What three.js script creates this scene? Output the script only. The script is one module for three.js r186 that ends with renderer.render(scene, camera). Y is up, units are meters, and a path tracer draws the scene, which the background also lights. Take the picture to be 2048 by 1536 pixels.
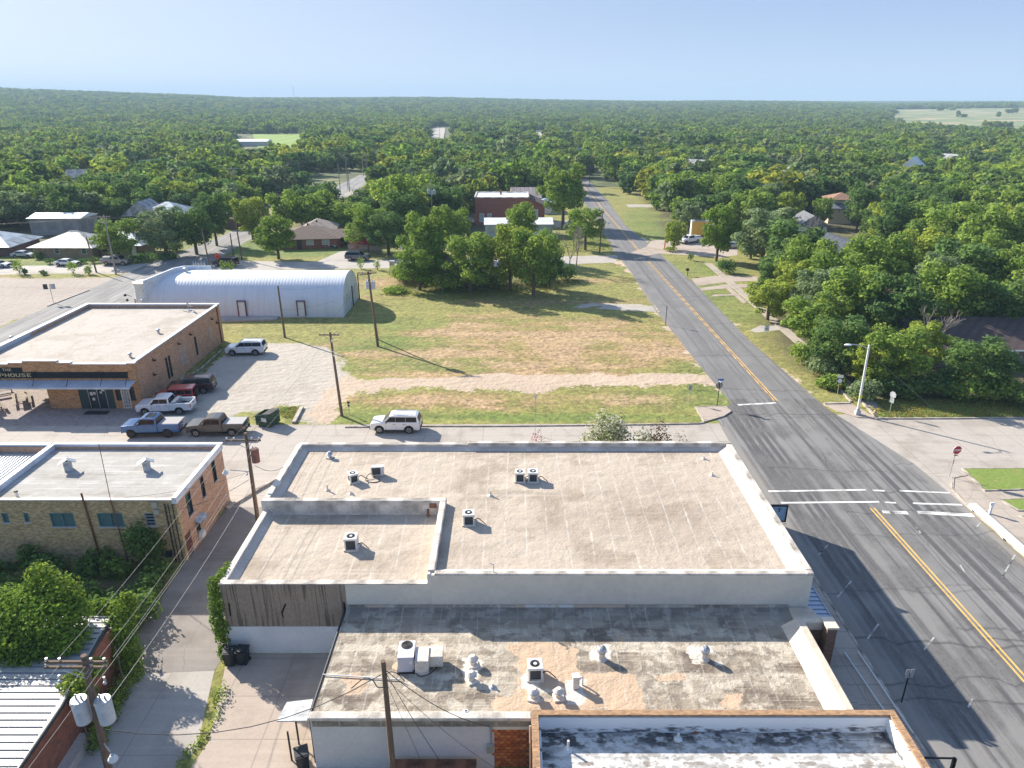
import * as THREE from 'three';
import * as BGU from 'three/addons/utils/BufferGeometryUtils.js';
import { ConvexGeometry } from 'three/addons/geometries/ConvexGeometry.js';

// ---------------------------------------------------------------- camera, sky, sun, exposure
const scene = new THREE.Scene();
const camera = new THREE.PerspectiveCamera(56.813, 4 / 3, 0.5, 30000);
camera.position.set(0, 32, 0);
camera.rotation.set(THREE.MathUtils.degToRad(-21.697), 0, 0);
const renderer = new THREE.WebGLRenderer({ antialias: true });
renderer.setSize(1024, 768);
renderer.toneMapping = THREE.LinearToneMapping;
renderer.toneMappingExposure = 2.1;
renderer.shadowMap.enabled = true;
const SUN = new THREE.Vector3(-0.777 * Math.cos(0.515), Math.sin(0.515), -0.629 * Math.cos(0.515));
const sun = new THREE.DirectionalLight(new THREE.Color(1, 0.92, 0.8), 5.0);
sun.position.copy(SUN).multiplyScalar(400); sun.castShadow = true; sun.shadow.radius = 1.2;
sun.shadow.mapSize.set(4096, 4096);
Object.assign(sun.shadow.camera, { left: -260, right: 260, top: 260, bottom: -260, near: 1, far: 900 });
sun.target.position.set(0, 0, -120); sun.position.add(sun.target.position);
scene.add(sun, sun.target);
{ // clear summer sky: blue overhead, whitening to the horizon and towards the low sun, one faint wisp of cirrus
  const W = 1024, H = 512, d = new Float32Array(W * H * 4), v = new THREE.Vector3();
  for (let j = 0; j < H; j++) for (let i = 0; i < W; i++) {
    const el = ((j + 0.5) / H - 0.5) * Math.PI, az = ((i + 0.5) / W - 0.5) * 2 * Math.PI;
    v.set(Math.cos(el) * Math.cos(az), Math.sin(el), Math.cos(el) * Math.sin(az));
    const c = Math.max(-1, Math.min(1, v.dot(SUN))), ang = Math.acos(c);
    const e = Math.max(0, v.y), hz = Math.exp(-e / 0.085), up = Math.pow(Math.min(1, e / 0.5), 0.55);
    const glow = Math.exp(-ang * ang / 0.55), wide = Math.exp(-ang / 0.55), k = Math.min(1, 0.62 * hz + 0.8 * wide), o = (j * W + i) * 4;
    const b = [0.16 - 0.09 * up, 0.255 - 0.115 * up, 0.43 - 0.13 * up], h = [0.385 + 0.13 * wide, 0.43 + 0.1 * wide, 0.475 + 0.06 * wide], g = [0.17, 0.165, 0.15];
    for (let n = 0; n < 3; n++) d[o + n] = b[n] * (1 - k) + h[n] * k + g[n] * glow;
    const ci = Math.max(0, Math.sin(az * 7 + 3 * Math.sin(el * 23 + az * 2)) * Math.sin(el * 41 + az * 9 + 2 * Math.sin(az * 17)) - 0.35) * Math.max(0, 1 - Math.abs(el - 0.3) / 0.2) * 0.09; for (let n = 0; n < 3; n++) d[o + n] += (0.5 - d[o + n]) * ci;
    d[o + 3] = 1;
  }
  const t = new THREE.DataTexture(d, W, H, THREE.RGBAFormat, THREE.FloatType);
  t.mapping = THREE.EquirectangularReflectionMapping; t.magFilter = THREE.LinearFilter; t.needsUpdate = true;
  scene.background = t; scene.environment = t;
}
scene.fog = new THREE.FogExp2(new THREE.Color(0.56, 0.78, 1.0), 0.00021);

// ---------------------------------------------------------------- helpers
let seedN = 7;
const rnd = () => { seedN = (seedN + 0x6d2b79f5) | 0; let t = Math.imul(seedN ^ (seedN >>> 15), 1 | seedN); t = (t + Math.imul(t ^ (t >>> 7), 61 | t)) ^ t; return ((t ^ (t >>> 14)) >>> 0) / 4294967296; };
const rr = (a, b) => a + (b - a) * rnd();
const clamp = (x, a = 0, b = 1) => Math.max(a, Math.min(b, x));
const sst = (a, b, x) => { const t = clamp((x - a) / (b - a)); return t * t * (3 - 2 * t); };
const lerp = (a, b, t) => a + (b - a) * t;
const used = new Map();
function numbered(n) { const k = used.get(n) ?? 0; used.set(n, k + 1); return k ? n + '_' + String(k).padStart(3, '0') : n; }
const ORIGIN = new WeakMap();
function tag(o, label, category, group, kind) { if (label) o.userData.label = label; if (category) o.userData.category = category; if (group) o.userData.group = group; if (kind) o.userData.kind = kind; return o; }
// a thing at its base, parts given in the thing's own axes
function thing(name, label, category, x = 0, y = 0, z = 0, turn = 0, group) {
  const o = new THREE.Group(); o.name = numbered(name); o.position.set(x, y, z); o.rotation.y = turn; scene.add(o);
  return tag(o, label, category, group);
}
// a thing at its base, parts given in world metres
function site(name, label, category, x, z, y = 0, group) { const o = thing(name, label, category, x, y, z, 0, group); ORIGIN.set(o, new THREE.Vector3(x, y, z)); return o; }
function part(parent, name, geo, mat, label) {
  if (Array.isArray(geo)) geo = mg(geo);
  const og = ORIGIN.get(parent);
  if (og) geo.translate(-og.x, -og.y, -og.z);
  const m = new THREE.Mesh(geo, mat); m.name = name; m.castShadow = m.receiveShadow = true;
  if (label) m.userData.label = label;
  if (og) ORIGIN.set(m, og);
  parent.add(m); return m;
}
// a thing that is one mesh
function solo(name, geo, mat, label, category, group) {
  if (Array.isArray(geo)) geo = mg(geo);
  geo.computeBoundingBox(); const b = geo.boundingBox, c = b.getCenter(new THREE.Vector3()); c.y = b.min.y;
  geo.translate(-c.x, -c.y, -c.z);
  const m = new THREE.Mesh(geo, mat); m.name = numbered(name); m.castShadow = m.receiveShadow = true; m.position.copy(c); scene.add(m);
  return tag(m, label, category, group);
}
function struct(name, geo, mat, label) {
  if (Array.isArray(geo)) geo = mg(geo);
  const m = new THREE.Mesh(geo, mat); m.name = numbered(name); m.castShadow = m.receiveShadow = true; scene.add(m);
  return tag(m, label, undefined, undefined, 'structure');
}
function copy(src, label, x, y, z, turn) { const c = src.clone(); c.name = numbered(src.name.replace(/_\d{3}$/, '')); c.position.set(x, y, z); if (turn !== undefined) c.rotation.y = turn; if (label) c.userData.label = label; scene.add(c); return c; }
function mg(list) {
  const l = list.map((q) => { let a = q.index ? q.toNonIndexed() : q; for (const k of Object.keys(a.attributes)) if (!['position', 'normal', 'uv'].includes(k)) a.deleteAttribute(k); return a; });
  return BGU.mergeGeometries(l);
}
// metre uv by the dominant axis of the face
function muv(g) {
  if (g.index) g = g.toNonIndexed();
  const p = g.attributes.position, n = g.attributes.normal, uv = new Float32Array(p.count * 2);
  for (let i = 0; i < p.count; i++) {
    const ax = Math.abs(n.getX(i)), ay = Math.abs(n.getY(i)), az = Math.abs(n.getZ(i));
    if (ay >= ax && ay >= az) { uv[2 * i] = p.getX(i); uv[2 * i + 1] = -p.getZ(i); } else if (ax > az) { uv[2 * i] = p.getZ(i); uv[2 * i + 1] = p.getY(i); } else { uv[2 * i] = p.getX(i); uv[2 * i + 1] = p.getY(i); }
  }
  g.setAttribute('uv', new THREE.BufferAttribute(uv, 2)); return g;
}
const bx = (w, h, d, x = 0, y = 0, z = 0, ry = 0, rx = 0, rz = 0) => { const g = new THREE.BoxGeometry(w, h, d); if (rx) g.rotateX(rx); if (rz) g.rotateZ(rz); if (ry) g.rotateY(ry); g.translate(x, y, z); return muv(g); };
const bb = (x0, x1, y0, y1, z0, z1) => bx(x1 - x0, y1 - y0, z1 - z0, (x0 + x1) / 2, (y0 + y1) / 2, (z0 + z1) / 2);   // box by its extents
const cy = (r0, r1, h, x = 0, y = 0, z = 0, n = 12) => { const g = new THREE.CylinderGeometry(r1, r0, h, n); g.translate(x, y + h / 2, z); return g; };
const sp = (r, x, y, z, sx = 1, sy = 1, sz = 1, n = 12) => { const g = new THREE.SphereGeometry(r, n, n * 0.7 | 0); g.scale(sx, sy, sz); g.translate(x, y, z); return g; };
function bar(a, b, r0, r1 = r0, n = 6) { // round bar from a to b
  const A = new THREE.Vector3(...a), B = new THREE.Vector3(...b), d = B.clone().sub(A), L = d.length();
  const g = new THREE.CylinderGeometry(r1, r0, L, n); g.translate(0, L / 2, 0);
  g.applyQuaternion(new THREE.Quaternion().setFromUnitVectors(new THREE.Vector3(0, 1, 0), d.normalize())); g.translate(A.x, A.y, A.z); return g;
}
function tube(pts, r, n = 5, seg) { const c = new THREE.CatmullRomCurve3(pts.map((p) => new THREE.Vector3(...p))); return new THREE.TubeGeometry(c, seg ?? pts.length * 4, r, n); }
const pairs = (a) => { const o = []; for (let i = 0; i < a.length; i += 2) o.push([a[i], a[i + 1]]); return o; };
function shp(pts, holes = []) { const s = new THREE.Shape(pts.map(([x, z]) => new THREE.Vector2(x, -z))); for (const h of holes) s.holes.push(new THREE.Path(h.map(([x, z]) => new THREE.Vector2(x, -z)))); return s; }
const sheet = (pts, y, holes) => { const g = new THREE.ShapeGeometry(shp(pts, holes)); g.rotateX(-Math.PI / 2); g.translate(0, y, 0); return g; };
function prism(pts, y0, y1, holes, bevel = 0) {
  const g = new THREE.ExtrudeGeometry(shp(pts, holes), { depth: y1 - y0 - bevel, bevelEnabled: bevel > 0, bevelSize: bevel, bevelThickness: bevel, bevelOffset: -bevel, bevelSegments: 2 });
  g.rotateX(-Math.PI / 2); g.translate(0, y0, 0); return g;
}
// an extruded outline: pts in (u, v), thickness from -th to 0 along w
function slab(pts, th, holes = []) { const s = new THREE.Shape(pts.map((p) => new THREE.Vector2(...p))); for (const h of holes) s.holes.push(new THREE.Path(h.map((p) => new THREE.Vector2(...p)))); const g = new THREE.ExtrudeGeometry(s, { depth: th, bevelEnabled: false }); g.translate(0, 0, -th); return g; }
const rect = (a, b, c, d) => [[a, b], [c, b], [c, d], [a, d]];
// wall frame: from p0 to p1 (x,z), outside on the right-hand side of travel seen from above
function face(p0, p1, y0) {
  const u = new THREE.Vector3(p1[0] - p0[0], 0, p1[1] - p0[1]), L = u.length(); u.normalize();
  const v = new THREE.Vector3(0, 1, 0), w = new THREE.Vector3().crossVectors(u, v);
  return { L, m: new THREE.Matrix4().makeBasis(u, v, w).setPosition(p0[0], y0, p0[1]) };
}
function wall(parent, f, H, th, mat, holes = [], top, name = 'wall') {
  const pts = top ? [[0, 0], [f.L, 0], ...top] : rect(0, 0, f.L, H);
  return part(parent, name, slab(pts, th, holes.map((h) => rect(...h))).applyMatrix4(f.m), mat);
}
// window or door set in a wall frame: frame bars, mullions, pane and sill
function win(parent, f, [a, b, c, d], fm, gm, { nx = 1, ny = 1, w = 0.06, depth = 0.12, name = 'window', sill, proud = 0.02, bars = 0.03 } = {}) {
  const l = [], q = (u0, v0, u1, v1, w0, w1) => l.push(bx(u1 - u0, v1 - v0, w1 - w0, (u0 + u1) / 2, (v0 + v1) / 2, (w0 + w1) / 2));
  q(a, b, a + w, d, -depth, proud); q(c - w, b, c, d, -depth, proud); q(a + w, b, c - w, b + w, -depth, proud); q(a + w, d - w, c - w, d, -depth, proud);
  for (let i = 1; i < nx; i++) { const u = lerp(a, c, i / nx); q(u - bars, b + w, u + bars, d - w, -depth + 0.01, proud - 0.01); }
  for (let i = 1; i < ny; i++) { const v = lerp(b, d, i / ny); q(a + w, v - bars, c - w, v + bars, -depth + 0.012, proud - 0.012); }
  const fr = part(parent, name, mg(l).applyMatrix4(f.m), fm);
  const pane = bx(c - a - 2 * w, d - b - 2 * w, 0.02, (a + c) / 2, (b + d) / 2, -depth + 0.02).applyMatrix4(f.m);
  part(fr, 'pane', pane, gm);
  if (sill) part(fr, 'sill', bx(c - a + 0.16, 0.09, 0.16, (a + c) / 2, b - 0.047, 0.03).applyMatrix4(f.m), sill);
  return fr;
}

// ---------------------------------------------------------------- noise and textures
function noise(N, cells, oct, seed, gain = 0.5, cy0 = cells) {
  const out = new Float32Array(N * N); let amp = 1, tot = 0;
  for (let o = 0; o < oct; o++) {
    const cx = cells << o, cyy = cy0 << o; if (cx > N || cyy > N) break;
    let s = (seed * 7919 + o * 104729) | 0; const lat = new Float32Array(cx * cyy);
    for (let i = 0; i < lat.length; i++) { s = (Math.imul(s, 1664525) + 1013904223) | 0; lat[i] = (s >>> 0) / 4294967296; }
    for (let j = 0; j < N; j++) {
      const y = (j * cyy) / N, y0 = y | 0, fy = y - y0, wy = fy * fy * (3 - 2 * fy), r0 = y0 * cx, r1 = ((y0 + 1) % cyy) * cx;
      for (let i = 0; i < N; i++) { const x = (i * cx) / N, x0 = x | 0, fx = x - x0, wx = fx * fx * (3 - 2 * fx), x1 = (x0 + 1) % cx;
        out[j * N + i] += amp * ((lat[r0 + x0] * (1 - wx) + lat[r0 + x1] * wx) * (1 - wy) + (lat[r1 + x0] * (1 - wx) + lat[r1 + x1] * wx) * wy); }
    }
    tot += amp; amp *= gain;
  }
  let mn = 1e9, mx = -1e9; for (const v of out) { if (v < mn) mn = v; if (v > mx) mx = v; }
  for (let i = 0; i < out.length; i++) out[i] = (out[i] - mn) / (mx - mn);
  return out;
}
const N5 = 512;
const nCloud = noise(N5, 4, 6, 11), nMid = noise(N5, 12, 5, 23), nFine = noise(N5, 64, 3, 37, 0.7), nStreak = noise(N5, 64, 3, 41, 0.6, 4), nSpeck = noise(N5, 128, 2, 53, 0.8), nMass = noise(N5, 8, 6, 71, 0.62);
const S = (a, u, v) => { // bilinear, tiled; u, v in tiles
  u = (u - Math.floor(u)) * N5; v = (v - Math.floor(v)) * N5; const i = u | 0, j = v | 0, fu = u - i, fv = v - j, i1 = (i + 1) & 511, j0 = j * N5, j1 = ((j + 1) & 511) * N5;
  return (a[j0 + (i & 511)] * (1 - fu) + a[j0 + i1] * fu) * (1 - fv) + (a[j1 + (i & 511)] * (1 - fu) + a[j1 + i1] * fu) * fv;
};
const ENC = new Uint8Array(4097); for (let i = 0; i <= 4096; i++) { const x = i / 4096; ENC[i] = Math.round(255 * (x <= 0.0031308 ? 12.92 * x : 1.055 * Math.pow(x, 1 / 2.4) - 0.055)); }
function ctex(w, h, fn, { rep, off, data } = {}) { // colour texture from linear values; row 0 is v = 0
  const d = new Uint8Array(w * h * 4), c = [0, 0, 0];
  for (let j = 0; j < h; j++) for (let i = 0; i < w; i++) { fn(i, j, c); const o = (j * w + i) * 4; for (let k = 0; k < 3; k++) d[o + k] = data ? clamp(c[k]) * 255 : ENC[(clamp(c[k]) * 4096) | 0]; d[o + 3] = 255; }
  const t = new THREE.DataTexture(d, w, h); if (!data) t.colorSpace = THREE.SRGBColorSpace;
  t.wrapS = t.wrapT = THREE.RepeatWrapping; t.magFilter = THREE.LinearFilter; t.minFilter = THREE.LinearMipmapLinearFilter; t.generateMipmaps = true;
  if (rep) t.repeat.set(...rep); if (off) t.offset.set(...off); t.needsUpdate = true; return t;
}
const region = (x0, x1, z0, z1) => ({ rep: [1 / (x1 - x0), 1 / (z0 - z1)], off: [-x0 / (x1 - x0), z0 / (z0 - z1)] });   // maps metre uv (x, -z) of z0 (near) .. z1 (far) onto 0..1
function mask(w, h, draw, blur = 0) { const c = document.createElement('canvas'); c.width = w; c.height = h; const g = c.getContext('2d'); g.fillStyle = '#000'; g.fillRect(0, 0, w, h); draw(g); if (!blur) return g.getImageData(0, 0, w, h).data; const c2 = document.createElement('canvas'); c2.width = w; c2.height = h; const g2 = c2.getContext('2d'); g2.filter = `blur(${blur}px)`; g2.drawImage(c, 0, 0); return g2.getImageData(0, 0, w, h).data; }
const mixc = (c, d, k) => { for (let n = 0; n < 3; n++) c[n] += (d[n] - c[n]) * k; };
const setc = (c, d, k = 1) => { c[0] = d[0] * k; c[1] = d[1] * k; c[2] = d[2] * k; };
const std = (color, roughness = 0.8, o = {}) => o.map?.userData?.tint ? new THREE.MeshStandardMaterial({ color: new THREE.Color().setRGB(...o.map.userData.tint), roughness, ...o }) : new THREE.MeshStandardMaterial({ color: Array.isArray(color) ? new THREE.Color().setRGB(...color) : new THREE.Color(color), roughness, ...o });
const phys = (color, roughness, o) => new THREE.MeshPhysicalMaterial({ color: Array.isArray(color) ? new THREE.Color().setRGB(...color) : new THREE.Color(color), roughness, ...o });
// a tiling texture of one colour with grain and patches
const GRAINS = {};
function grain(base, { size = 4, amp = 0.18, patch = 0.2 } = {}) { // shared grey grain, tinted by the material's own colour
  const A = amp > 0.4 ? 0.5 : amp > 0.22 ? 0.32 : amp > 0.12 ? 0.18 : 0.08, P = patch > 0.8 ? 1 : patch > 0.45 ? 0.6 : patch > 0.27 ? 0.37 : patch > 0.17 ? 0.22 : 0.12, key = A + '_' + P;
  GRAINS[key] ??= ctex(256, 256, (i, j, c) => { const u = i / 256, v = j / 256, a = 1 + A * (S(nFine, u, v) - 0.5) * 2, p = 1 + P * (S(nCloud, u, v) - 0.5) * 2; c[0] = c[1] = c[2] = 0.72 * a * p; });
  const t = GRAINS[key].clone(); t.repeat.set(1 / size, 1 / size); t.userData = { tint: base.map((q) => q / 0.72) }; t.needsUpdate = true; return t;
}
function bumpTex(f, size, n = 256) { return ctex(n, n, (i, j, c) => { const v = f(i / n, j / n); c[0] = c[1] = c[2] = v; }, { rep: [1 / size, 1 / size], data: true }); }
function brickTex(base, mortar, { vary = 0.25, n = 512, bw = 0.22, bh = 0.075, cols = 16, rows = 44, odd = 0.1, oddc = [0.1, 0.08, 0.07], k = 0 } = {}) {
  const tone = []; for (let i = 0; i < cols * rows; i++) tone.push([1 + vary * (rnd() - 0.5) * 2, rnd()]);
  const at = (i, j) => { const y = (j / n) * rows, r = y | 0, x = ((i / n) * cols + (r & 1) * 0.5) % cols, q = x | 0; return [r, q, x - q, y - r]; };
  const map = ctex(n, n, (i, j, c) => { const [r, q, fx, fy] = at(i, j), t = tone[r * cols + q]; const g = 0.86 + 0.28 * S(nMass, i / n + k, j / n);
    if (fx < 0.05 || fy < 0.16) setc(c, mortar, g); else { setc(c, base, t[0] * g); if (t[1] < odd) mixc(c, oddc, 0.55); } }, { rep: [1 / (bw * cols), 1 / (bh * rows)] });
  const bump = ctex(n, n, (i, j, c) => { const [, , fx, fy] = at(i, j); c[0] = c[1] = c[2] = fx < 0.05 || fy < 0.16 ? 0.2 : 0.8; }, { rep: [1 / (bw * cols), 1 / (bh * rows)], data: true });
  return { map, bumpMap: bump, bumpScale: 0.008 };
}
const bRough = bumpTex((u, v) => 0.5 * S(nFine, u, v) + 0.5 * S(nMid, u, v), 3);
const bLump = bumpTex((u, v) => 0.3 * S(nFine, u, v) + 0.7 * S(nMid, u, v), 6);

// ================================================================ the setting
// terrain: flat town, rising to low wooded hills on the horizon
const RIDGE = [[-900, 74], [-300, 68], [0, 62], [200, 54], [400, 44], [490, 36], [560, 36], [700, 37], [850, 38], [1000, 32], [1150, 27], [1300, 23], [1450, 25], [1600, 23], [1780, 16], [1950, 20], [2300, 24], [3000, 24]];
function ridge(q) { if (q <= RIDGE[0][0]) return RIDGE[0][1]; for (let i = 1; i < RIDGE.length; i++) if (q < RIDGE[i][0]) return lerp(RIDGE[i - 1][1], RIDGE[i][1], (q - RIDGE[i - 1][0]) / (RIDGE[i][0] - RIDGE[i - 1][0])); return 24; }
function elev(x, z) {
  const D = Math.hypot(x, z); if (D < 900) return 0;
  const q = 1024 + 1527 * (x / Math.max(300, -z)), r = ridge(q), wob = 3 * (S(nCloud, x / 2600, z / 2600) - 0.5);
  return lerp(r * sst(850, 3000, D), 24, sst(3200, 5200, D)) + wob * sst(900, 1800, D);
}
const texFar = ctex(512, 512, (i, j, c) => { const a = S(nMid, i / 512, j / 512), b = S(nFine, i / 512, j / 512); setc(c, [0.1, 0.125, 0.042], 0.75 + 0.5 * b); mixc(c, [0.22, 0.2, 0.09], sst(0.5, 0.8, a)); mixc(c, [0.055, 0.07, 0.025], sst(0.55, 0.25, a) * 0.7); }, { rep: [1 / 60, 1 / 60] });
const mTerrain = std(0xffffff, 1, { map: texFar });
{
  const rings = [0, 60, 150, 300, 500, 700, 900], seg = 180; for (let r = 1000; r < 9600; r *= 1.045) rings.push(r);
  const pos = [], uv = [], idx = [];
  rings.forEach((r) => { for (let s = 0; s <= seg; s++) { const a = (s / seg) * 2 * Math.PI, x = r * Math.sin(a), z = r * Math.cos(a); pos.push(x, elev(x, z) - 0.004 - (r > 200 ? 0.15 : 0), z); uv.push(x, -z); } });
  for (let r = 0; r < rings.length - 1; r++) for (let s = 0; s < seg; s++) { const a = r * (seg + 1) + s, b = a + seg + 1; idx.push(a, b, a + 1, b, b + 1, a + 1); }
  const g = new THREE.BufferGeometry(); g.setAttribute('position', new THREE.Float32BufferAttribute(pos, 3)); g.setAttribute('uv', new THREE.Float32BufferAttribute(uv, 2)); g.setIndex(idx); g.computeVertexNormals();
  struct('terrain', g, mTerrain);
}

// ground of the near town: lawns, dry patches, bare dirt track, gravel lots
const GX0 = -150, GX1 = 130, GZ0 = -15, GZ1 = -295, GN = 1024;
const area = (g, list, blur, color = '#fff') => { g.filter = blur ? `blur(${blur}px)` : 'none'; g.fillStyle = color; for (const a of list) { g.beginPath(); pairs(a).forEach(([x, z], i) => { const u = ((x - GX0) / (GX1 - GX0)) * GN, v = ((GZ0 - z) / (GZ0 - GZ1)) * GN; i ? g.lineTo(u, v) : g.moveTo(u, v); }); g.fill(); } };
const blob = (g, list) => { for (const [x, z, rx, rz, a] of list) { const u = ((x - GX0) / (GX1 - GX0)) * GN, v = ((GZ0 - z) / (GZ0 - GZ1)) * GN, k = GN / (GX1 - GX0); g.save(); g.translate(u, v); g.scale(rx * k, rz * k); const q = g.createRadialGradient(0, 0, 0, 0, 0, 1); q.addColorStop(0, `rgba(255,255,255,${a})`); q.addColorStop(0.6, `rgba(255,255,255,${a * 0.75})`); q.addColorStop(1, 'rgba(255,255,255,0)'); g.fillStyle = q; g.beginPath(); g.arc(0, 0, 1, 0, 7); g.fill(); g.restore(); } };
const DIRT = [[-20.89,-82.27,-16.94,-81.76,-13.30,-82.27,-9.56,-82.10,-5.29,-83.49,-1.53,-84.38,1.94,-83.14,4.79,-83.49,9.86,-83.84,14.26,-83.67,19.41,-84.20,24.08,-83.84,23.65,-80.42,19.13,-79.77,12.45,-79.61,7.63,-79.77,4.50,-77.70,2.09,-76.03,-1.43,-78.49,-5.54,-77.39,-10.46,-79.12,-14.59,-78.65,-17.96,-77.55,-19.08,-74.55,-19.16,-68.62,-22.57,-68.62,-22.47,-73.98,-22.52,-79.28],
  [21.50,-150.73,24.55,-153.30,25.66,-134.70,25.38,-111.99,25.80,-84.38,25.10,-73.27,23.81,-73.69,23.89,-84.38,23.51,-112.89,23.56,-139.83],
  [33.45,-125.05,33.66,-95.35,35.00,-81.76,35.79,-73.27,34.50,-72.85,33.44,-82.62,32.20,-97.61,31.68,-123.27]];
const GRAVEL = [[-39.24,-92.12,-37.76,-95.35,-35.01,-96.69,-29.40,-95.79,-24.85,-92.75,-21.42,-85.28,-20.03,-81.76,-20.01,-76.18,-20.27,-71.21,-20.44,-68.62,-23.63,-68.62,-23.86,-73.27,-26.24,-73.69,-29.79,-70.95,-31.82,-69.12,-33.91,-68.37,-40.28,-68.37,-41.59,-73.27,-41.24,-80.10,-40.40,-86.20],
  [-105.16,-135.53,-80.17,-135.95,-74.34,-136.37,-74.38,-132.26,-77.51,-114.10,-79.10,-98.78],
  [10.46,-114.10,14.78,-115.64,23.92,-112.89,24.02,-115.64,16.28,-117.55,9.82,-116.59], [10.82,-204.76,16.86,-209.35,22.11,-203.87,17.22,-196.13,11.07,-196.13]];
const mDirt = mask(GN, GN, (g) => area(g, DIRT, 3)), mGrav = mask(GN, GN, (g) => area(g, GRAVEL, 3));
const mDry = mask(GN, GN, (g) => blob(g, [[6.08,-95.35,30,12,.95],[17.03,-102.44,22,9,.8],[-1.89,-107.71,25,7,.6],[-6.40,-103.71,10,3,.7],[-13.08,-90.27,11,5,.95],[-10.69,-100.70,8,3.5,.9],[-16.74,-92.12,8,3,.5],[20.93,-95.35,12,8,.6],[10.39,-89.07,30,8,.85],[24.67,-93.17,10,10,.5],[-10.04,-75.43,14,3,.85],[-1.38,-75.43,18,4,.9],[7.27,-75.43,18,3.6,.7],[15.22,-74.70,14,3,.6],[-5.37,-84.92,20,4,.9],[1.66,-84.92,22,4,.8],[-23.84,-130.68,10,12,.8],[6.43,-116.59,22,6,.4],[19.60,-132.66,10,8,.5],[-32.67,-105.02,20,4,.4],[-23.14,-93.17,9,9,.6],[-85.26,-138.08,26,6,.6],[37.14,-93.17,6,7,.5],[38.09,-81.76,6,6,.4]]));
const mLush = mask(GN, GN, (g) => { blob(g, [[-15.84,-95.35,13,6,.8],[-17.09,-86.20,10,3,.8],[-8.13,-87.52,12,3.4,.8],[-15.90,-106.35,14,5,.6],[18.81,-75.43,14,4,.9],[23.23,-76.93,4,5,.9],[9.74,-96.69,5,3,.8],[23.26,-84.38,4,8,.7],[-17.66,-70.55,9,3,.7],[-1.31,-70.55,22,1.6,.9],[11.72,-70.16,22,1.4,.9],[-46.07,-161.55,24,8,1],[-58.08,-170.66,18,14,1],[16.91,-177.28,22,14,1],[42.67,-200.36,14,40,1],[39.00,-145.80,12,9,.8],[36.96,-119.85,9,18,.8],[-99.42,-148.23,60,12,.8],[23.10,-143.45,9,5,.6],[-8.58,-192.07,10,8,1],[30.85,-164.49,20,6,.6],[-73.85,-177.28,14,22,.8]]); });
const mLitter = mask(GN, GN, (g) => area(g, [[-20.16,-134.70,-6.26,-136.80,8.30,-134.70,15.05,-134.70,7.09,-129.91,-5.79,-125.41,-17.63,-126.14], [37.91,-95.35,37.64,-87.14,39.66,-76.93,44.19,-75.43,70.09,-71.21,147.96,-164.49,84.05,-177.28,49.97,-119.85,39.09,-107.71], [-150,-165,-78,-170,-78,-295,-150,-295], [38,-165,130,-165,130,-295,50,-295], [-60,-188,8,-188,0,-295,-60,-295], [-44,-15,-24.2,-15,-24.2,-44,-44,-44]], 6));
const texGround = ctex(2048, 2048, (i, j, c) => {
  const u = i / 2048, v = j / 2048, f = S(nFine, u * 9, v * 9), m = S(nMid, u * 3, v * 3), w = S(nMass, u * 5 + 0.2, v * 5), st = S(nStreak, v * 2.5, u * 1.2), s2 = S(nSpeck, u * 9, v * 9);
  const du = (S(nMid, u * 14, v * 14) - 0.5) * 9 + (f - 0.5) * 8, dv = (S(nMid, u * 14 + 0.5, v * 14) - 0.5) * 6 + (s2 - 0.5) * 5;
  const at = (M) => { const a = clamp(((u * GN) + du) | 0, 0, GN - 1), b = clamp(((v * GN) + dv) | 0, 0, GN - 1); return M[(b * GN + a) * 4] / 255; };
  const dry = clamp(at(mDry) * 0.85 + 1.0 * (w - 0.5) + 0.4 * (S(nStreak, v * 6 + 0.3, u * 2.6) - 0.5) + 0.5 * (S(nMass, u * 16, v * 16) - 0.5) + 0.06), lush = at(mLush);
  setc(c, [0.275, 0.262, 0.072], 1); mixc(c, [0.165, 0.22, 0.045], clamp(lush * 1.1 + (m - 0.55) * 0.8));
  mixc(c, [0.37, 0.26, 0.115], sst(0.3, 0.85, dry) * (1 - 0.75 * lush)); mixc(c, [0.48, 0.33, 0.19], sst(0.7, 1.0, dry + 0.3 * (s2 - 0.5)) * 0.8);
  const k = 0.5 + 0.7 * f + 0.75 * (s2 - 0.5) + 0.18 * (S(nStreak, v * 7, u * 3) - 0.5) + 0.25 * (S(nMass, u * 20, v * 20) - 0.5); c[0] *= k; c[1] *= k; c[2] *= k;
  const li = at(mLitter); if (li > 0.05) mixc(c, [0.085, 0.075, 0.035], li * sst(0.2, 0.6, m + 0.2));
  const gr = sst(0.35, 0.6, at(mGrav) + 0.45 * (w - 0.55)); if (gr > 0) { const q = 0.86 + 0.2 * f + 0.16 * (w - 0.5); mixc(c, [0.46 * q, 0.41 * q, 0.345 * q], gr); mixc(c, [0.36, 0.31, 0.25], gr * sst(0.55, 0.8, S(nMass, u * 11, v * 11 + 0.4)) * 0.5); if (i < 560) mixc(c, [0.37 * q, 0.315 * q, 0.27 * q], gr * 0.8); }
  const di = sst(0.44, 0.56, at(mDirt) + 0.75 * (S(nMass, u * 12, v * 12) - 0.56) + 0.25 * (s2 - 0.5)); if (di > 0) { const q = 0.85 + 0.2 * f + 0.2 * (w - 0.5); mixc(c, [0.52 * q, 0.405 * q, 0.3 * q], di); mixc(c, [0.44, 0.36, 0.26], di * sst(0.5, 0.9, S(nStreak, v * 6, u * 3)) * 0.6); }
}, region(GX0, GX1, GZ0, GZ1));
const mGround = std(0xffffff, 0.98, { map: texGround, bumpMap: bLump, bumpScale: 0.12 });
struct('ground', sheet([[GX0, GZ0], [GX1, GZ0], [GX1, GZ1], [GX0, GZ1]], 0.003), mGround);

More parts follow.
